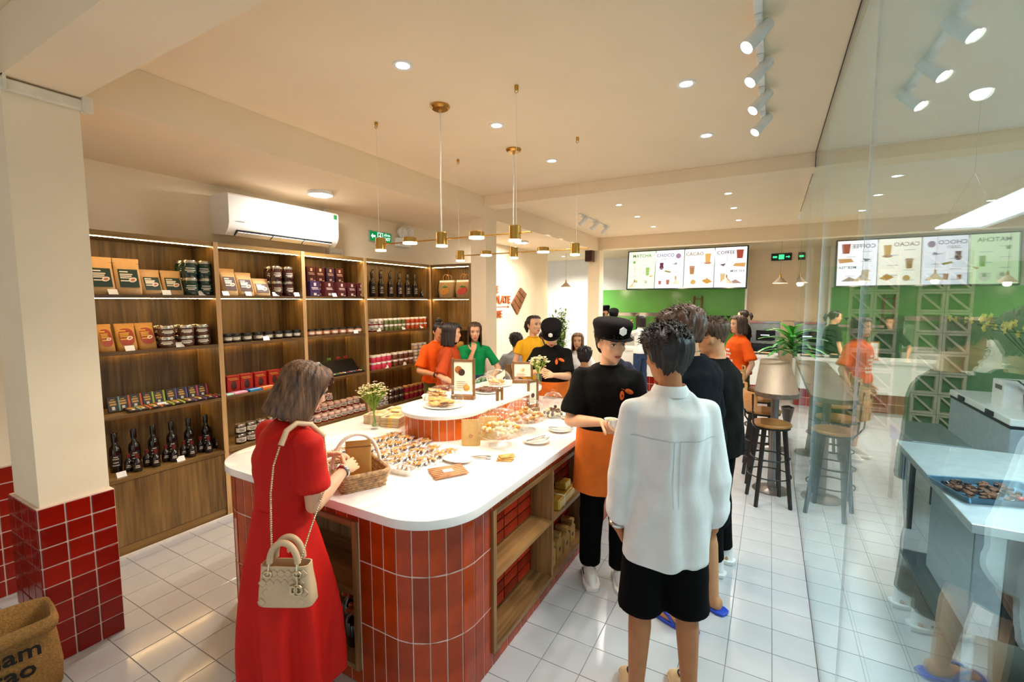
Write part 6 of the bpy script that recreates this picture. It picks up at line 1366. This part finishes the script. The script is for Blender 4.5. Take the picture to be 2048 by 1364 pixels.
def glasses(c):
    HM = c['HM']; m = mat('thin_metal_frame', '3a3531', .3, .8); g = MB()
    for s_ in (-1, 1):
        g.tube([tuple(HM @ V((s_*.033+.022*math.cos(a), .104-.004*abs(math.cos(a)), .0+.018*math.sin(a)))) for a in np.linspace(0, 2*PI, 19)[:-1]], .0011, 5, closed=True); g.tube([tuple(HM @ V(p)) for p in ((s_*.055, .100, .006), (s_*.076, .06, .008), (s_*.080, -.012, .004))], .0011, 5)
    g.tube([tuple(HM @ V(p)) for p in ((-.012, .104, .004), (0, .107, .007), (.012, .104, .004))], .0011, 5)
    o = g.build('glasses', m, c['root'], 60)
def watch(c, sd, m=None, thick=.006):
    S_, E_, W_ = c['arms'][sd]; d = (W_-E_).normalized(); q = E_.lerp(W_, .95); a = d.orthogonal().normalized(); b = d.cross(a); r = .031*c['s']
    o = MB().tube([q+(a*math.cos(t)+b*math.sin(t))*r for t in np.linspace(0, 2*PI, 21)[:-1]], thick, 6, closed=True).build('watch', m or M_steel, c['root'], 60)
    f = V((b if b.z > 0 else -b)); Mx = Matrix.Translation(q+f*r) @ f.to_track_quat('Z', 'Y').to_matrix().to_4x4(); MB().lathe([(.001, 0), (.014, 0), (.014, .006), (.001, .007)], 16, M=Mx).build('watch_face', M_plate, o, 40)
T_black = mat('black_tee', '0d0b09', .9, spec=.15, var=.1, bump=.15, bscale=60); T_navy = mat('dark_navy_tee', '0b0d12', .9, spec=.15, var=.1, bump=.15, bscale=60); T_orange = mat('orange_tee', 'ea5a14', .8, spec=.15, var=.05, bump=.12, bscale=60); T_white = mat('white_linen', 'eceae6', .85, spec=.15, var=.03, bump=.08, bscale=120)
T_yellow = mat('yellow_blouse', 'eeb026', .8, spec=.15, var=.05, bump=.1, bscale=50); T_green = mat('green_blouse', '0f8a4c', .8, spec=.15, var=.06, bump=.1, bscale=50); T_rust = mat('rust_blouse', 'a8401a', .8, spec=.15, var=.06, bump=.1, bscale=50); T_grey = mat('grey_shirt', 'b4b7bd', .85, spec=.15, var=.05)
T_red = mat('red_dress_cloth', 'c8150a', .7, var=.05, scale=6, bump=.12, bscale=40, spec=.25); T_shorts = mat('black_shorts', '070606', .9, spec=.12, var=.1); T_khaki = mat('khaki_cloth', '7d6a3c', .85, spec=.15, var=.08); T_olive = mat('olive_cloth', '5f5c36', .85, spec=.15, var=.08); T_jean = mat('blue_jean', '31405a', .85, spec=.15, var=.1)
M_sneak = mat('white_leather', 'f0eeea', .45); M_flip = mat('blue_rubber', '1846c4', .4); M_clog = mat('beige_foam', 'd8bd92', .6); M_prw = mat('white_print', 'f0e6dc', .7); M_pro = mat('orange_print', 'ee6a1c', .7)
BLK = ('black', '0b0807', '2b201a'); BRN = ('brown', '2a1a10', '8a5f3c'); DKB = ('dark_brown', '1c110b', '5c3f2a'); CHS = ('chestnut', '2e1b10', '7d5638')
def tee_print(c):
    o = c['top']; s = c['s']; up = c['up']; z0 = up(0, 0, 1.20).z
    pl = []
    for k in range(5):
        w_ = (.05, .065, .04, .08, .075)[k]; n = (3, 4, 3, 5, 4)[k]
        for j in range(n): a = -w_+2*w_*j/n; pl.append([(a, -.045*k+.04), (a+2*w_/n*.75, -.045*k+.04), (a+2*w_/n*.75, -.045*k+.065), (a, -.045*k+.065)])
    decal(c, o, pl, M_prw, 'print', z0)
def pod_print(c): decal(c, c['top'], POD, M_pro, 'pod_emblem', c['up'](0, 0, 1.27).z, -.075*c['s'], 1, 1.15)
def apron(c, m, z1=1.03, z0=.62):
    up, s, w = c['up'], c['s'], c['w']; hipc = c['hipc']; ro, N = [], 31; rows = []
    for k in range(13):
        u = k/12; z = z1+(z0-z1)*u; g = .048+.02*u; ring = []; rng = []
        for j in range(N):
            a = math.radians(-25+230*j/(N-1)); rx = (.15*w+g)*s; ry = (.112+g)*s; fo = 1+.018*u*math.sin(7*a+1.3)+.012*u*math.sin(13*a)
            c0 = hipc+V((0, 0, (z-.93)*s)); ring.append(tuple(c0+V((rx*math.cos(a)*fo, ry*math.sin(a)*fo, 0)))); rng.append(tuple(c0+V(((rx-.004)*math.cos(a)*fo, (ry-.004)*math.sin(a)*fo, 0))))
        rows.append((ring, rng))
    mb = MB(); vs = [p for r, _ in rows for p in r]+[p for _, r in rows for p in r]; O = 13*N; fs = []
    for i in range(12):
        for j in range(N-1): fs += [(i*N+j, i*N+j+1, (i+1)*N+j+1, (i+1)*N+j), (O+i*N+j, O+(i+1)*N+j, O+(i+1)*N+j+1, O+i*N+j+1)]
    for i in range(12): fs += [(i*N, (i+1)*N, O+(i+1)*N, O+i*N), (i*N+N-1, O+i*N+N-1, O+(i+1)*N+N-1, (i+1)*N+N-1)]
    for j in range(N-1): fs += [(j, O+j, O+j+1, j+1), (12*N+j, 12*N+j+1, O+12*N+j+1, O+12*N+j)]
    mb.add(vs, fs); o = mb.build('apron', m, c['root'], 60); c['apron'] = o
    return o
# ------------------------------------------------------------------ the woman in the red dress, and her handbag
LW, FW = (-1.725, 1.11), (.10, 1.0)
def red_dress(c):
    up, s, w, R0 = c['up'], c['s'], c['w'], c['R0']; mb = MB(); zz = [t[0] for t in c['torso']]; rx_ = [t[1] for t in c['torso']]; ry_ = [t[2] for t in c['torso']]; N = 64
    rg = []
    for z, g in ((1.435, .006), (1.41, .012), (1.36, .022), (1.25, .020), (1.16, .018), (1.08, .014), (1.05, .012)): rg.append(ering(up(0, 0, z), (np.interp(z, zz, rx_)*w+g)*s, (np.interp(z, zz, ry_)+g)*s, N, R0))
    top_c = up(0, 0, 1.03); 
    for u in np.linspace(.04, 1, 16):
        z = top_c.z*(1-u)+.20*u; cx_ = V((0, top_c.y*(1-u)+.03*u, z)); rx = (.118*w+.014)*s*(1-u)+.205*u+.035*math.sin(PI*u); ry = (.10+.014)*s*(1-u)+.18*u+.035*math.sin(PI*u)
        rg.append([tuple(cx_+V((rx*math.cos(a)*(1+.15*u**.7*math.cos(8*a+.6)+.07*u*math.cos(13*a+2)), ry*math.sin(a)*(1+.15*u**.7*math.cos(8*a+.6)+.07*u*math.cos(13*a+2)), .02*u*math.cos(9*a)))) for a in np.linspace(0, 2*PI, N+1)[:-1]])
    mb.rings(rg)
    for sd in (1, -1):
        S_, E_, W_ = c['arms'][sd]; inner = S_.lerp(up(0, 0, 1.36), .45); en = S_.lerp(E_, .68); d = (en-S_).normalized(); mb.cap_tube(inner, S_, .056*s, .056*s, 14); mb.tube([S_-d*.02, S_.lerp(en, .5), en, en+d*.003], [.056*s, .066*s, .080*s, .05*s], 20)
    me = remeshed(mb, .0085, 2, 'dress'); crease(me, .0055, 4, (14, 14, 26), lambda co: np.clip((co[:, 2]-.80)*4, .2, 1)); shade(me, 180); me.materials.append(T_red); o = bpy.data.objects.new('dress', me); COL.objects.link(o); o.parent = c['root']
    MB().tube(ering(up(0, 0, 1.045), .133*s*w, .108*s, 40, R0), .0035, 6, closed=True).build('waist_seam', T_red, o, 60)
    watch(c, 1)
    HM = c['HM']; MB().tube([tuple(HM @ V((.088*math.cos(a), .012, .02+.105*math.sin(a)))) for a in np.linspace(.2, PI-.2, 20)], .006, 6).build('hair_band', mat('dark_hair_band', '14100e', .3, coat=.5), c['root'], 60)
    glasses(c)
    footwear(c, kind='sneaker', m=mat('nude_shoe', 'caa27c', .4), m2=mat('nude_shoe', 'caa27c', .4))
person('Woman in a red dress with brown bob, holding the wicker basket', LW, FW, 1.56, ('bob', *CHS), 'fair', 'f', lean=.14, head=(-.22, .40, 0), hands={1: loc_of(LW, FW, (-1.64, 1.375, 1.045)), -1: loc_of(LW, FW, (-1.87, 1.46, 1.05))}, pole={1: (.10, -.25, -1), -1: (-.4, -.3, -1)},
    hand_dirs={1: ((-.30, .95, .05), (-.75, -.2, -.6)), -1: ((.75, .6, .05), (.3, -.2, -.9))}, curl={1: .5, -1: .45}, extra=red_dress, vox=.0075, feet={1: (.09, .02), -1: (-.09, .02)}, build=1.05)
M_bag = mat('beige_quilted_leather', 'd3b28c', .45, var=.03); M_gold3 = mat('pale_gold_metal', 'e2cda4', .3, 1)
hb = thing('handbag', 'Small beige quilted handbag with gold charm hanging at the woman in red', 'handbag', (-1.535, 1.01, .672), .50)
def qring(hw, hd, z): return [(hw*math.copysign(abs(math.cos(a))**.35, math.cos(a)), hd*math.copysign(abs(math.sin(a))**.5, math.sin(a)), z) for a in np.linspace(0, 2*PI, 41)[:-1]]
bb = MB().rings([qring(.100, .036, 0), qring(.104, .040, .006), qring(.100, .038, .06), qring(.092, .032, .12), qring(.090, .030, .155), qring(.086, .026, .155), qring(.088, .030, .10)]).build('bag_body', M_bag, hb, 60)
for r_ in range(4):
    for k in range(6):
        z = .022+.036*r_; hw = .098-.07*z; x = -hw+.016+(2*hw-.032)*(k+.5*(r_ % 2))/5.5; y = -(.0400-.05*z)
        if abs(x) > hw-.012: continue
        Mx = Matrix.Translation((x, y+.0045, z)) @ Matrix.Rotation(PI/4, 4, 'Y'); MB().box(-.0125, .0125, -.0052, .0, -.0125, .0125, bev=.0045, M=Mx).build('quilt', M_bag, hb, 60)
for dy in (-.022, .022): MB().tube([(.052*math.cos(a), dy, .165+.078*math.sin(a)) for a in np.linspace(0, PI, 22)], .0115, 10).build('top_handle', M_bag, hb, 60)
for sx in (-1, 1):
    MB().tube([(sx*.055+.014*math.cos(a), -.034, .128+.011*math.sin(a)) for a in np.linspace(0, 2*PI, 15)[:-1]], .0045, 6, closed=True).build('eyelet', M_gold3, hb, 60); MB().tube([(sx*.053, -.034, .13), (sx*.053, -.030, .15), (sx*.052, -.024, .172)], .005, 6).build('handle_ring', M_gold3, hb, 60)
ch = MB().tube([(.055, -.040, .125), (.058, -.043, .105), (.055, -.043, .095)], .004, 6).build('charm', M_gold3, hb, 60)
for txt, dx, dz in (('D', .045, .075), ('O', .062, .074)): me = text_mesh(txt, .045, .003, .001); me.materials.append(M_gold3); inst('charm_letter', me, ch, (dx, -.046, dz), (PI/2, 0, 0))
MB().tube([(.056+.020*math.cos(a), -.044, .074+.020*math.sin(a)) for a in np.linspace(0, 2*PI, 19)[:-1]], .0035, 6, closed=True).build('charm_ring', M_gold3, ch, 60)
iv = Matrix.LocRotScale(V((-1.535, 1.01, .672)), Euler((0, 0, .5)), None).inverted()
st_l = [iv @ V(p) for p in ((-1.585, .985, .83), (-1.598, .995, .95), (-1.608, 1.006, 1.08), (-1.612, 1.025, 1.18), (-1.612, 1.055, 1.25))]; st_t = [iv @ V(p) for p in ((-1.608, 1.055, 1.25), (-1.612, 1.085, 1.30), (-1.615, 1.13, 1.318), (-1.61, 1.19, 1.30), (-1.59, 1.235, 1.24))]; st_r = [iv @ V(p) for p in ((-1.59, 1.235, 1.24), (-1.55, 1.22, 1.08), (-1.51, 1.10, .93), (-1.487, 1.03, .83))]
for nm, pth in (('chain_back', st_l), ('chain_front', st_r)):
    o = MB(); tot = []
    for a, b in zip(pth[:-1], pth[1:]):
        k = max(2, int((b-a).length/.008))
        for i in range(k): tot.append(a.lerp(b, i/k))
    for p in tot: o.ball(p, .0048, 6, 4)
    tag(o.build(nm, M_gold3, hb, 60), kind='stuff')
MB().tube(st_t, .011, 8).build('shoulder_pad', M_bag, hb, 60)
# ------------------------------------------------------------------ people round the counter
LS, FS = (-.88, 2.80), (.45, -.89)
def srv(c):
    cap(c); pod_print(c); a = apron(c, mat('orange_apron', 'e8741a', .8, var=.05, bump=.1, bscale=40)); footwear(c, 'sneaker', M_sneak, M_sneak)
    decal(c, a, [[(-.03, 0), (.02, 0), (.02, .006), (-.03, .006)], [(-.03, -.012), (.0, -.012), (.0, -.006), (-.03, -.006)]], M_prw, 'print', .93*c['s'], -.10)
person('Server in black cap and orange apron picking sweets into a cup', LS, FS, 1.66, ('short', *BLK), 'fair', 'm', lean=.06, head=(.28, .10, 0), hands={1: loc_of(LS, FS, (-.83, 2.52, 1.10)), -1: loc_of(LS, FS, (-.72, 2.55, 1.05))}, pole={1: (.7, -.5, -.6), -1: (-.7, -.5, -.6)},
    hand_dirs={1: ((-.75, .5, -.25), (-.2, .3, -.9)), -1: ((.75, .45, .15), (.1, -.3, .9))}, curl={1: .55, -1: .65}, top=dict(m=T_black, sleeve=.86, hem=.90, loose=.032, slv=.034, fold=.008), bottom=dict(m=T_shorts, loose=.018), extra=srv, vox=.0075, feet={1: (.10, .02), -1: (-.09, .06)})
t = thing('paper_cup', 'White paper cup held in the hand of the server', 'cup', (-.765, 2.505, 1.075), 0); MB().lathe([(.001, 0), (.028, 0), (.036, .055), (.039, .057), (.034, .055), (.026, .003), (.001, .003)], 20).build('cup_wall', M_plate, t, 40); food_balls(t, 'nut', 7, .028, .03, (.009, .012), [M_wchoc, M_nut2], 3, .015)
LB, FB = (-.355, 1.99), (-.42, .91)
def wsh(c):
    watch(c, -1, M_steel, .009); footwear(c, 'clog', M_clog); z = c['up'](0, 0, 1.25).z; m_ = mat('linen_seam', 'c9ccd0', .9, spec=.1)
    decal(c, c['top'], [[(-.17+.02*k, .003+.004*math.cos(k*.37)), (-.15+.02*k, .003+.004*math.cos(k*.37+.37)), (-.15+.02*k, .0065+.004*math.cos(k*.37+.37)), (-.17+.02*k, .0065+.004*math.cos(k*.37))] for k in range(17)], m_, 'yoke_seam', z, 0, -1)
    decal(c, c['top'], [[(dx, -.03*k), (dx+.003, -.03*k), (dx+.003, -.03*k-.03), (dx, -.03*k-.03)] for dx in (-.012, .012) for k in range(9)], m_, 'back_pleat', z, 0, -1)
person('Man in a loose white shirt and black shorts seen from behind', LB, FB, 1.685, ('short', *BLK), 'tan', 'm', lean=.0, head=(.25, .18, 0), hands={1: (.205, .02, .78), -1: (-.205, .02, .80)}, pole={1: (.55, -.9, 0), -1: (-.55, -.9, 0)}, curl=.7, hand_dirs={1: ((-.35, .35, -.85), (-.9, 0, .2)), -1: ((.35, .35, -.85), (.9, 0, .2))},
    top=dict(m=T_white, forearm=.62, hem=.71, loose=.026, slv=.019, fold=.0105, hemflare=.0, collar=True, name='shirt', neck=1.44, vox=.010, seed=11), bottom=dict(m=T_shorts, kind='shorts', hem=1.12, loose=.012, name='shorts'), extra=wsh, vox=.0075, feet={1: (.115, .0), -1: (-.115, .0)}, build=.94)
LC, FC = (-.345, 2.72), (-.90, .42)
def bts(c):
    footwear(c, 'flip', M_flip); up = c['up']; s = c['s']; MB().tube([tuple(V(p)) for p in ering(up(0, .012, 1.462), .066*s, .066*s, 30, c['R0'] @ Matrix.Rotation(-.25, 3, 'X'))], .0022, 5, closed=True).build('necklace', M_steel, c['root'], 60)
person('Tall man with tousled brown hair, black tee and blue flip-flops', LC, FC, 1.75, ('fluffy', *DKB), 'mid', 'm', lean=.08, head=(.0, .30, 0), hands={1: (.28, .10, .84), -1: (-.28, .10, .84)}, top=dict(m=T_navy, sleeve=.95, hem=.80, loose=.032, slv=.034, fold=.009, seed=21), bottom=dict(m=T_shorts, kind='shorts', hem=1.0, loose=.03, name='shorts'), extra=bts, vox=.0085, feet={1: (.125, -.05), -1: (-.164, -.05)})
LD, FD = (-.265, 3.28), (-.93, .2)
person('Man with glasses and faded haircut in a long sleeved black shirt', LD, FD, 1.675, ('fade', *DKB), 'mid', 'm', lean=.05, head=(.05, .22, 0), hands={1: (.27, .14, .82), -1: (-.27, .14, .82)}, top=dict(m=T_black, forearm=.8, cuff=0, hem=.80, loose=.034, slv=.026, fold=.008, seed=31), bottom=dict(m=T_shorts), shoes=dict(kind='sneaker', m=M_sneak, m2=M_sneak), extra=glasses, vox=.009, feet={1: (.1, 0), -1: (-.1, 0)})
def ows(c): tee_print(c); 
person('Woman in an orange printed tee and khaki shorts near the stools', (-.33, 6.45), (-.86, -.5), 1.61, ('chin', *DKB), 'fair', 'f', lean=0, head=(.1, 0, 0), hands={1: (.24, .06, .82), -1: (-.24, .06, .82)}, top=dict(m=T_orange, sleeve=.85, hem=.93, loose=.045, slv=.04, fold=.004), bottom=dict(m=T_khaki, kind='shorts', hem=.9, loose=.035, name='shorts'), shoes=dict(kind='sneaker', m=M_sneak, m2=M_sneak), extra=ows, vox=.011)
person('Woman with black ponytail and black tee behind the service counter', (-.44, 10.06), (-.9, .35), 1.62, ('tied', *BLK), 'fair', 'f', head=(.1, .1, 0), top=dict(m=T_black, sleeve=.8, hem=.9, loose=.03, slv=.02), bottom=dict(m=T_shorts), shoes=dict(kind='sneaker', m=M_sneak, m2=M_sneak), vox=.014)
LE, FE = (-2.0, 4.42), (.35, -.94)
person('Server in black cap serving at the far end of the counter', LE, FE, 1.585, ('short', *BLK), 'fair', 'm', lean=.10, head=(0, .52, 0), hands={1: loc_of(LE, FE, (-2.0, 4.06, 1.10)), -1: loc_of(LE, FE, (-1.84, 4.10, 1.07))}, curl=.5, top=dict(m=T_black, sleeve=.86, hem=.90, loose=.032, slv=.034), bottom=dict(m=T_shorts), shoes=dict(kind='sneaker', m=M_sneak, m2=M_sneak), extra=lambda c: (cap(c), pod_print(c), apron(c, mat('orange_apron', 'e8741a', .8), 1.03, .62)), vox=.0095, mouth='b0352c')
person('Woman in a yellow blouse with hair tied back', (-2.45, 4.86), (.62, -.62), 1.625, ('tied', *BLK), 'fair', 'f', head=(.30, -.02, 0), hands={1: (.22, .10, .82), -1: (-.22, .10, .82)}, top=dict(m=T_yellow, sleeve=.45, hem=.92, loose=.018, slv=.02, fold=.004), bottom=dict(m=T_jean), shoes=dict(kind='sneaker', m=M_sneak, m2=M_sneak), extra=lambda c: MB().tube([tuple(c['up'](x, y, z)) for x, y, z in ((-.10, .06, 1.42), (-.12, .11, 1.34), (-.10, .135, 1.22), (-.02, .13, 1.05), (.10, .12, .96))], .010, 6).build('bag_strap', mat('dark_strap', '1e2a22', .6), c['root'], 60), vox=.0095)
LG_, FG = (-2.99, 4.42), (.55, -.80)
person('Woman in a green blouse with long dark hair touching her chin', LG_, FG, 1.555, ('long', *DKB), 'fair', 'f', head=(.05, .12, 0), hands={1: (.02, .20, 1.235), -1: (-.20, .22, .95)}, pole={1: (.3, -.2, -1), -1: (-.6, -.6, -.4)}, hand_dirs={1: ((-.15, -.10, .95), (0, -.9, .1)), -1: ((.2, .9, .1), (.3, -.2, -.9))}, curl={1: .75, -1: .45}, top=dict(m=T_green, sleeve=.75, hem=.9, loose=.016, slv=.018, fold=.004), bottom=dict(m=T_jean), shoes=dict(kind='sneaker', m=M_sneak, m2=M_sneak), vox=.009, mouth='c0453c')
person('Woman in a rust blouse with black bob, back to the camera', (-3.06, 4.00), (.80, .52), 1.56, ('bob', *BLK), 'fair', 'f', lean=.04, head=(-.1, .05, 0), hands={1: (.2, .12, .9), -1: (-.2, .12, .9)}, top=dict(m=T_rust, sleeve=.95, hem=.88, loose=.03, slv=.03), bottom=dict(m=T_shorts), shoes=dict(kind='sneaker', m=M_sneak, m2=M_sneak), vox=.0095)
person('Staff woman in an orange tee with hair in a bun by the corner shelves', (-3.40, 4.22), (.92, -.40), 1.575, ('tied', *BLK, 'bun'), 'mid', 'f', lean=.08, head=(0, .45, 0), hands={1: (.14, .26, .98), -1: (-.14, .26, .98)}, curl=.5, top=dict(m=T_orange, sleeve=.85, hem=.93, loose=.04, slv=.035), bottom=dict(m=T_olive), shoes=dict(kind='sneaker', m=M_sneak, m2=M_sneak), extra=lambda c: (tee_print(c), watch(c, 1, M_dark)), vox=.0095)
# ------------------------------------------------------------------ guests sitting at the far tables, staff behind the counter
M_chw = wood('cafe_chair_wood', '8a5f36', 'b08050', 'z')
def chair(x, y, face, label):
    t = thing('cafe_chair', label, 'chair', (x, y, 0), math.atan2(-face[0], face[1]), 'cafe chairs at the far tables')
    MB().box(-.19, .19, -.16, .22, .385, .41, bev=.008).build('seat', M_chw, t)
    for sx in (-.16, .16):
        MB().tube([(sx, .19, .385), (sx*1.08, .2, 0)], .014, 8).build('leg', M_chw, t, 60); MB().tube([(sx, -.17, .85), (sx, -.15, .40), (sx*1.08, -.18, 0)], .014, 8).build('rear_leg', M_chw, t, 60)
    MB().box(-.17, .17, -.185, -.165, .66, .84, bev=.006).build('backrest', M_chw, t)
def guest(label, loc, face, H_, hair, top, skin='mid', sex='m', seat='', **k):
    chair(loc[0], loc[1], face, seat); return person(label, loc, face, H_, hair, skin, sex, legs='sit', top=dict(m=top, sleeve=.8, hem=.9, loose=.03, slv=.025), bottom=dict(m=T_jean), shoes=dict(kind='sneaker', m=M_sneak, m2=M_sneak), hands={1: (.16, .30, .72), -1: (-.16, .30, .72)}, vox=.014, **k)
guest('Man in a grey shirt sitting behind the woman in yellow', (-3.42, 6.2), (-.55, .83), 1.72, ('short', *BLK), T_grey, seat='Cafe chair of the man in the grey shirt')
guest('Seated guest in grey behind the second server, head turned right', (-2.98, 6.35), (.35, -.93), 1.76, ('short', *BLK), mat('slate_shirt', '6a6f76', .85), 'fair', seat='Cafe chair of the guest in slate grey')
guest('Seated young woman in white with long brown hair', (-2.52, 6.5), (.3, -.95), 1.76, ('long', *BRN), T_white, 'fair', 'f', seat='Cafe chair of the young woman in white')
guest('Seated boy with dark hair behind the server', (-2.06, 5.55), (-.2, .98), 1.60, ('short', *BLK), mat('dark_blue_shirt', '20263c', .85), seat='Cafe chair of the dark haired boy')
guest('Seated man in a dark blue shirt with glasses, right of the server', (-1.86, 6.3), (.5, -.86), 1.66, ('short', *BLK), mat('dark_blue_shirt', '20263c', .85), seat='Cafe chair of the man with glasses', extra=glasses)
tb = thing('cafe_table', 'Round cafe table of the seated guests at the far side', 'table', (-2.74, 5.80, 0)); MB().lathe([(.001, .70), (.28, .70), (.30, .71), (.30, .73), (.001, .735)], 28).build('tabletop', M_slab, tb, 40); MB().tube([(0, 0, .02), (0, 0, .70)], .03, 12).build('pedestal', M_iron, tb, 60); MB().lathe([(.001, 0), (.2, 0), (.2, .012), (.03, .03), (.001, .03)], 24).build('base_plate', M_iron, tb, 40)
person('Woman in white with black bob raising a hand to her face', (-2.12, 8.75), (-.75, .5), 1.53, ('chin', *BLK), 'fair', 'f', hands={1: (.22, .06, .85), -1: (-.08, .22, 1.33)}, pole={-1: (-.4, .2, -1), 1: (.6, -.6, -.5)}, hand_dirs={-1: ((.1, .0, .99), (.3, -.95, 0))}, top=dict(m=T_white, sleeve=.8, hem=.9, loose=.025, slv=.03), bottom=dict(m=T_jean), shoes=dict(kind='sneaker', m=M_sneak, m2=M_sneak), vox=.013)
person('Masked staff in black cap behind the display, beside the far pillar', (-3.42, 10.6), (-.35, -.9), 1.66, ('short', *BLK), 'fair', 'm', head=(0, .1, 0), top=dict(m=T_black, sleeve=.8, hem=.9), bottom=dict(m=T_shorts), shoes=dict(kind='sneaker', m=M_sneak, m2=M_sneak), extra=lambda c: (cap(c, False), MB().add([tuple(c['HM'] @ V(p)) for p in ((-.06, .075, -.015), (0, .122, -.018), (.06, .075, -.015), (.055, .07, -.09), (0, .108, -.105), (-.055, .07, -.09))], [(0, 1, 4, 5), (1, 2, 3, 4)]).build('face_mask', mat('dark_mask', '22272c', .8), c['root'])), vox=.015)
person('Staff in black cap bending behind the display case', (-3.07, 10.1), (.3, -.95), 1.60, ('short', *BLK), 'fair', 'm', lean=.1, head=(0, .4, 0), top=dict(m=T_black, sleeve=.8, hem=.9), bottom=dict(m=T_shorts), shoes=dict(kind='sneaker', m=M_sneak, m2=M_sneak), extra=lambda c: cap(c, False), vox=.015)
person('Staff with brown hair behind the service counter', (-1.30, 10.3), (.4, -.9), 1.52, ('chin', *DKB), 'fair', 'f', top=dict(m=T_black, sleeve=.8, hem=.9), bottom=dict(m=T_shorts), shoes=dict(kind='sneaker', m=M_sneak, m2=M_sneak), vox=.015)
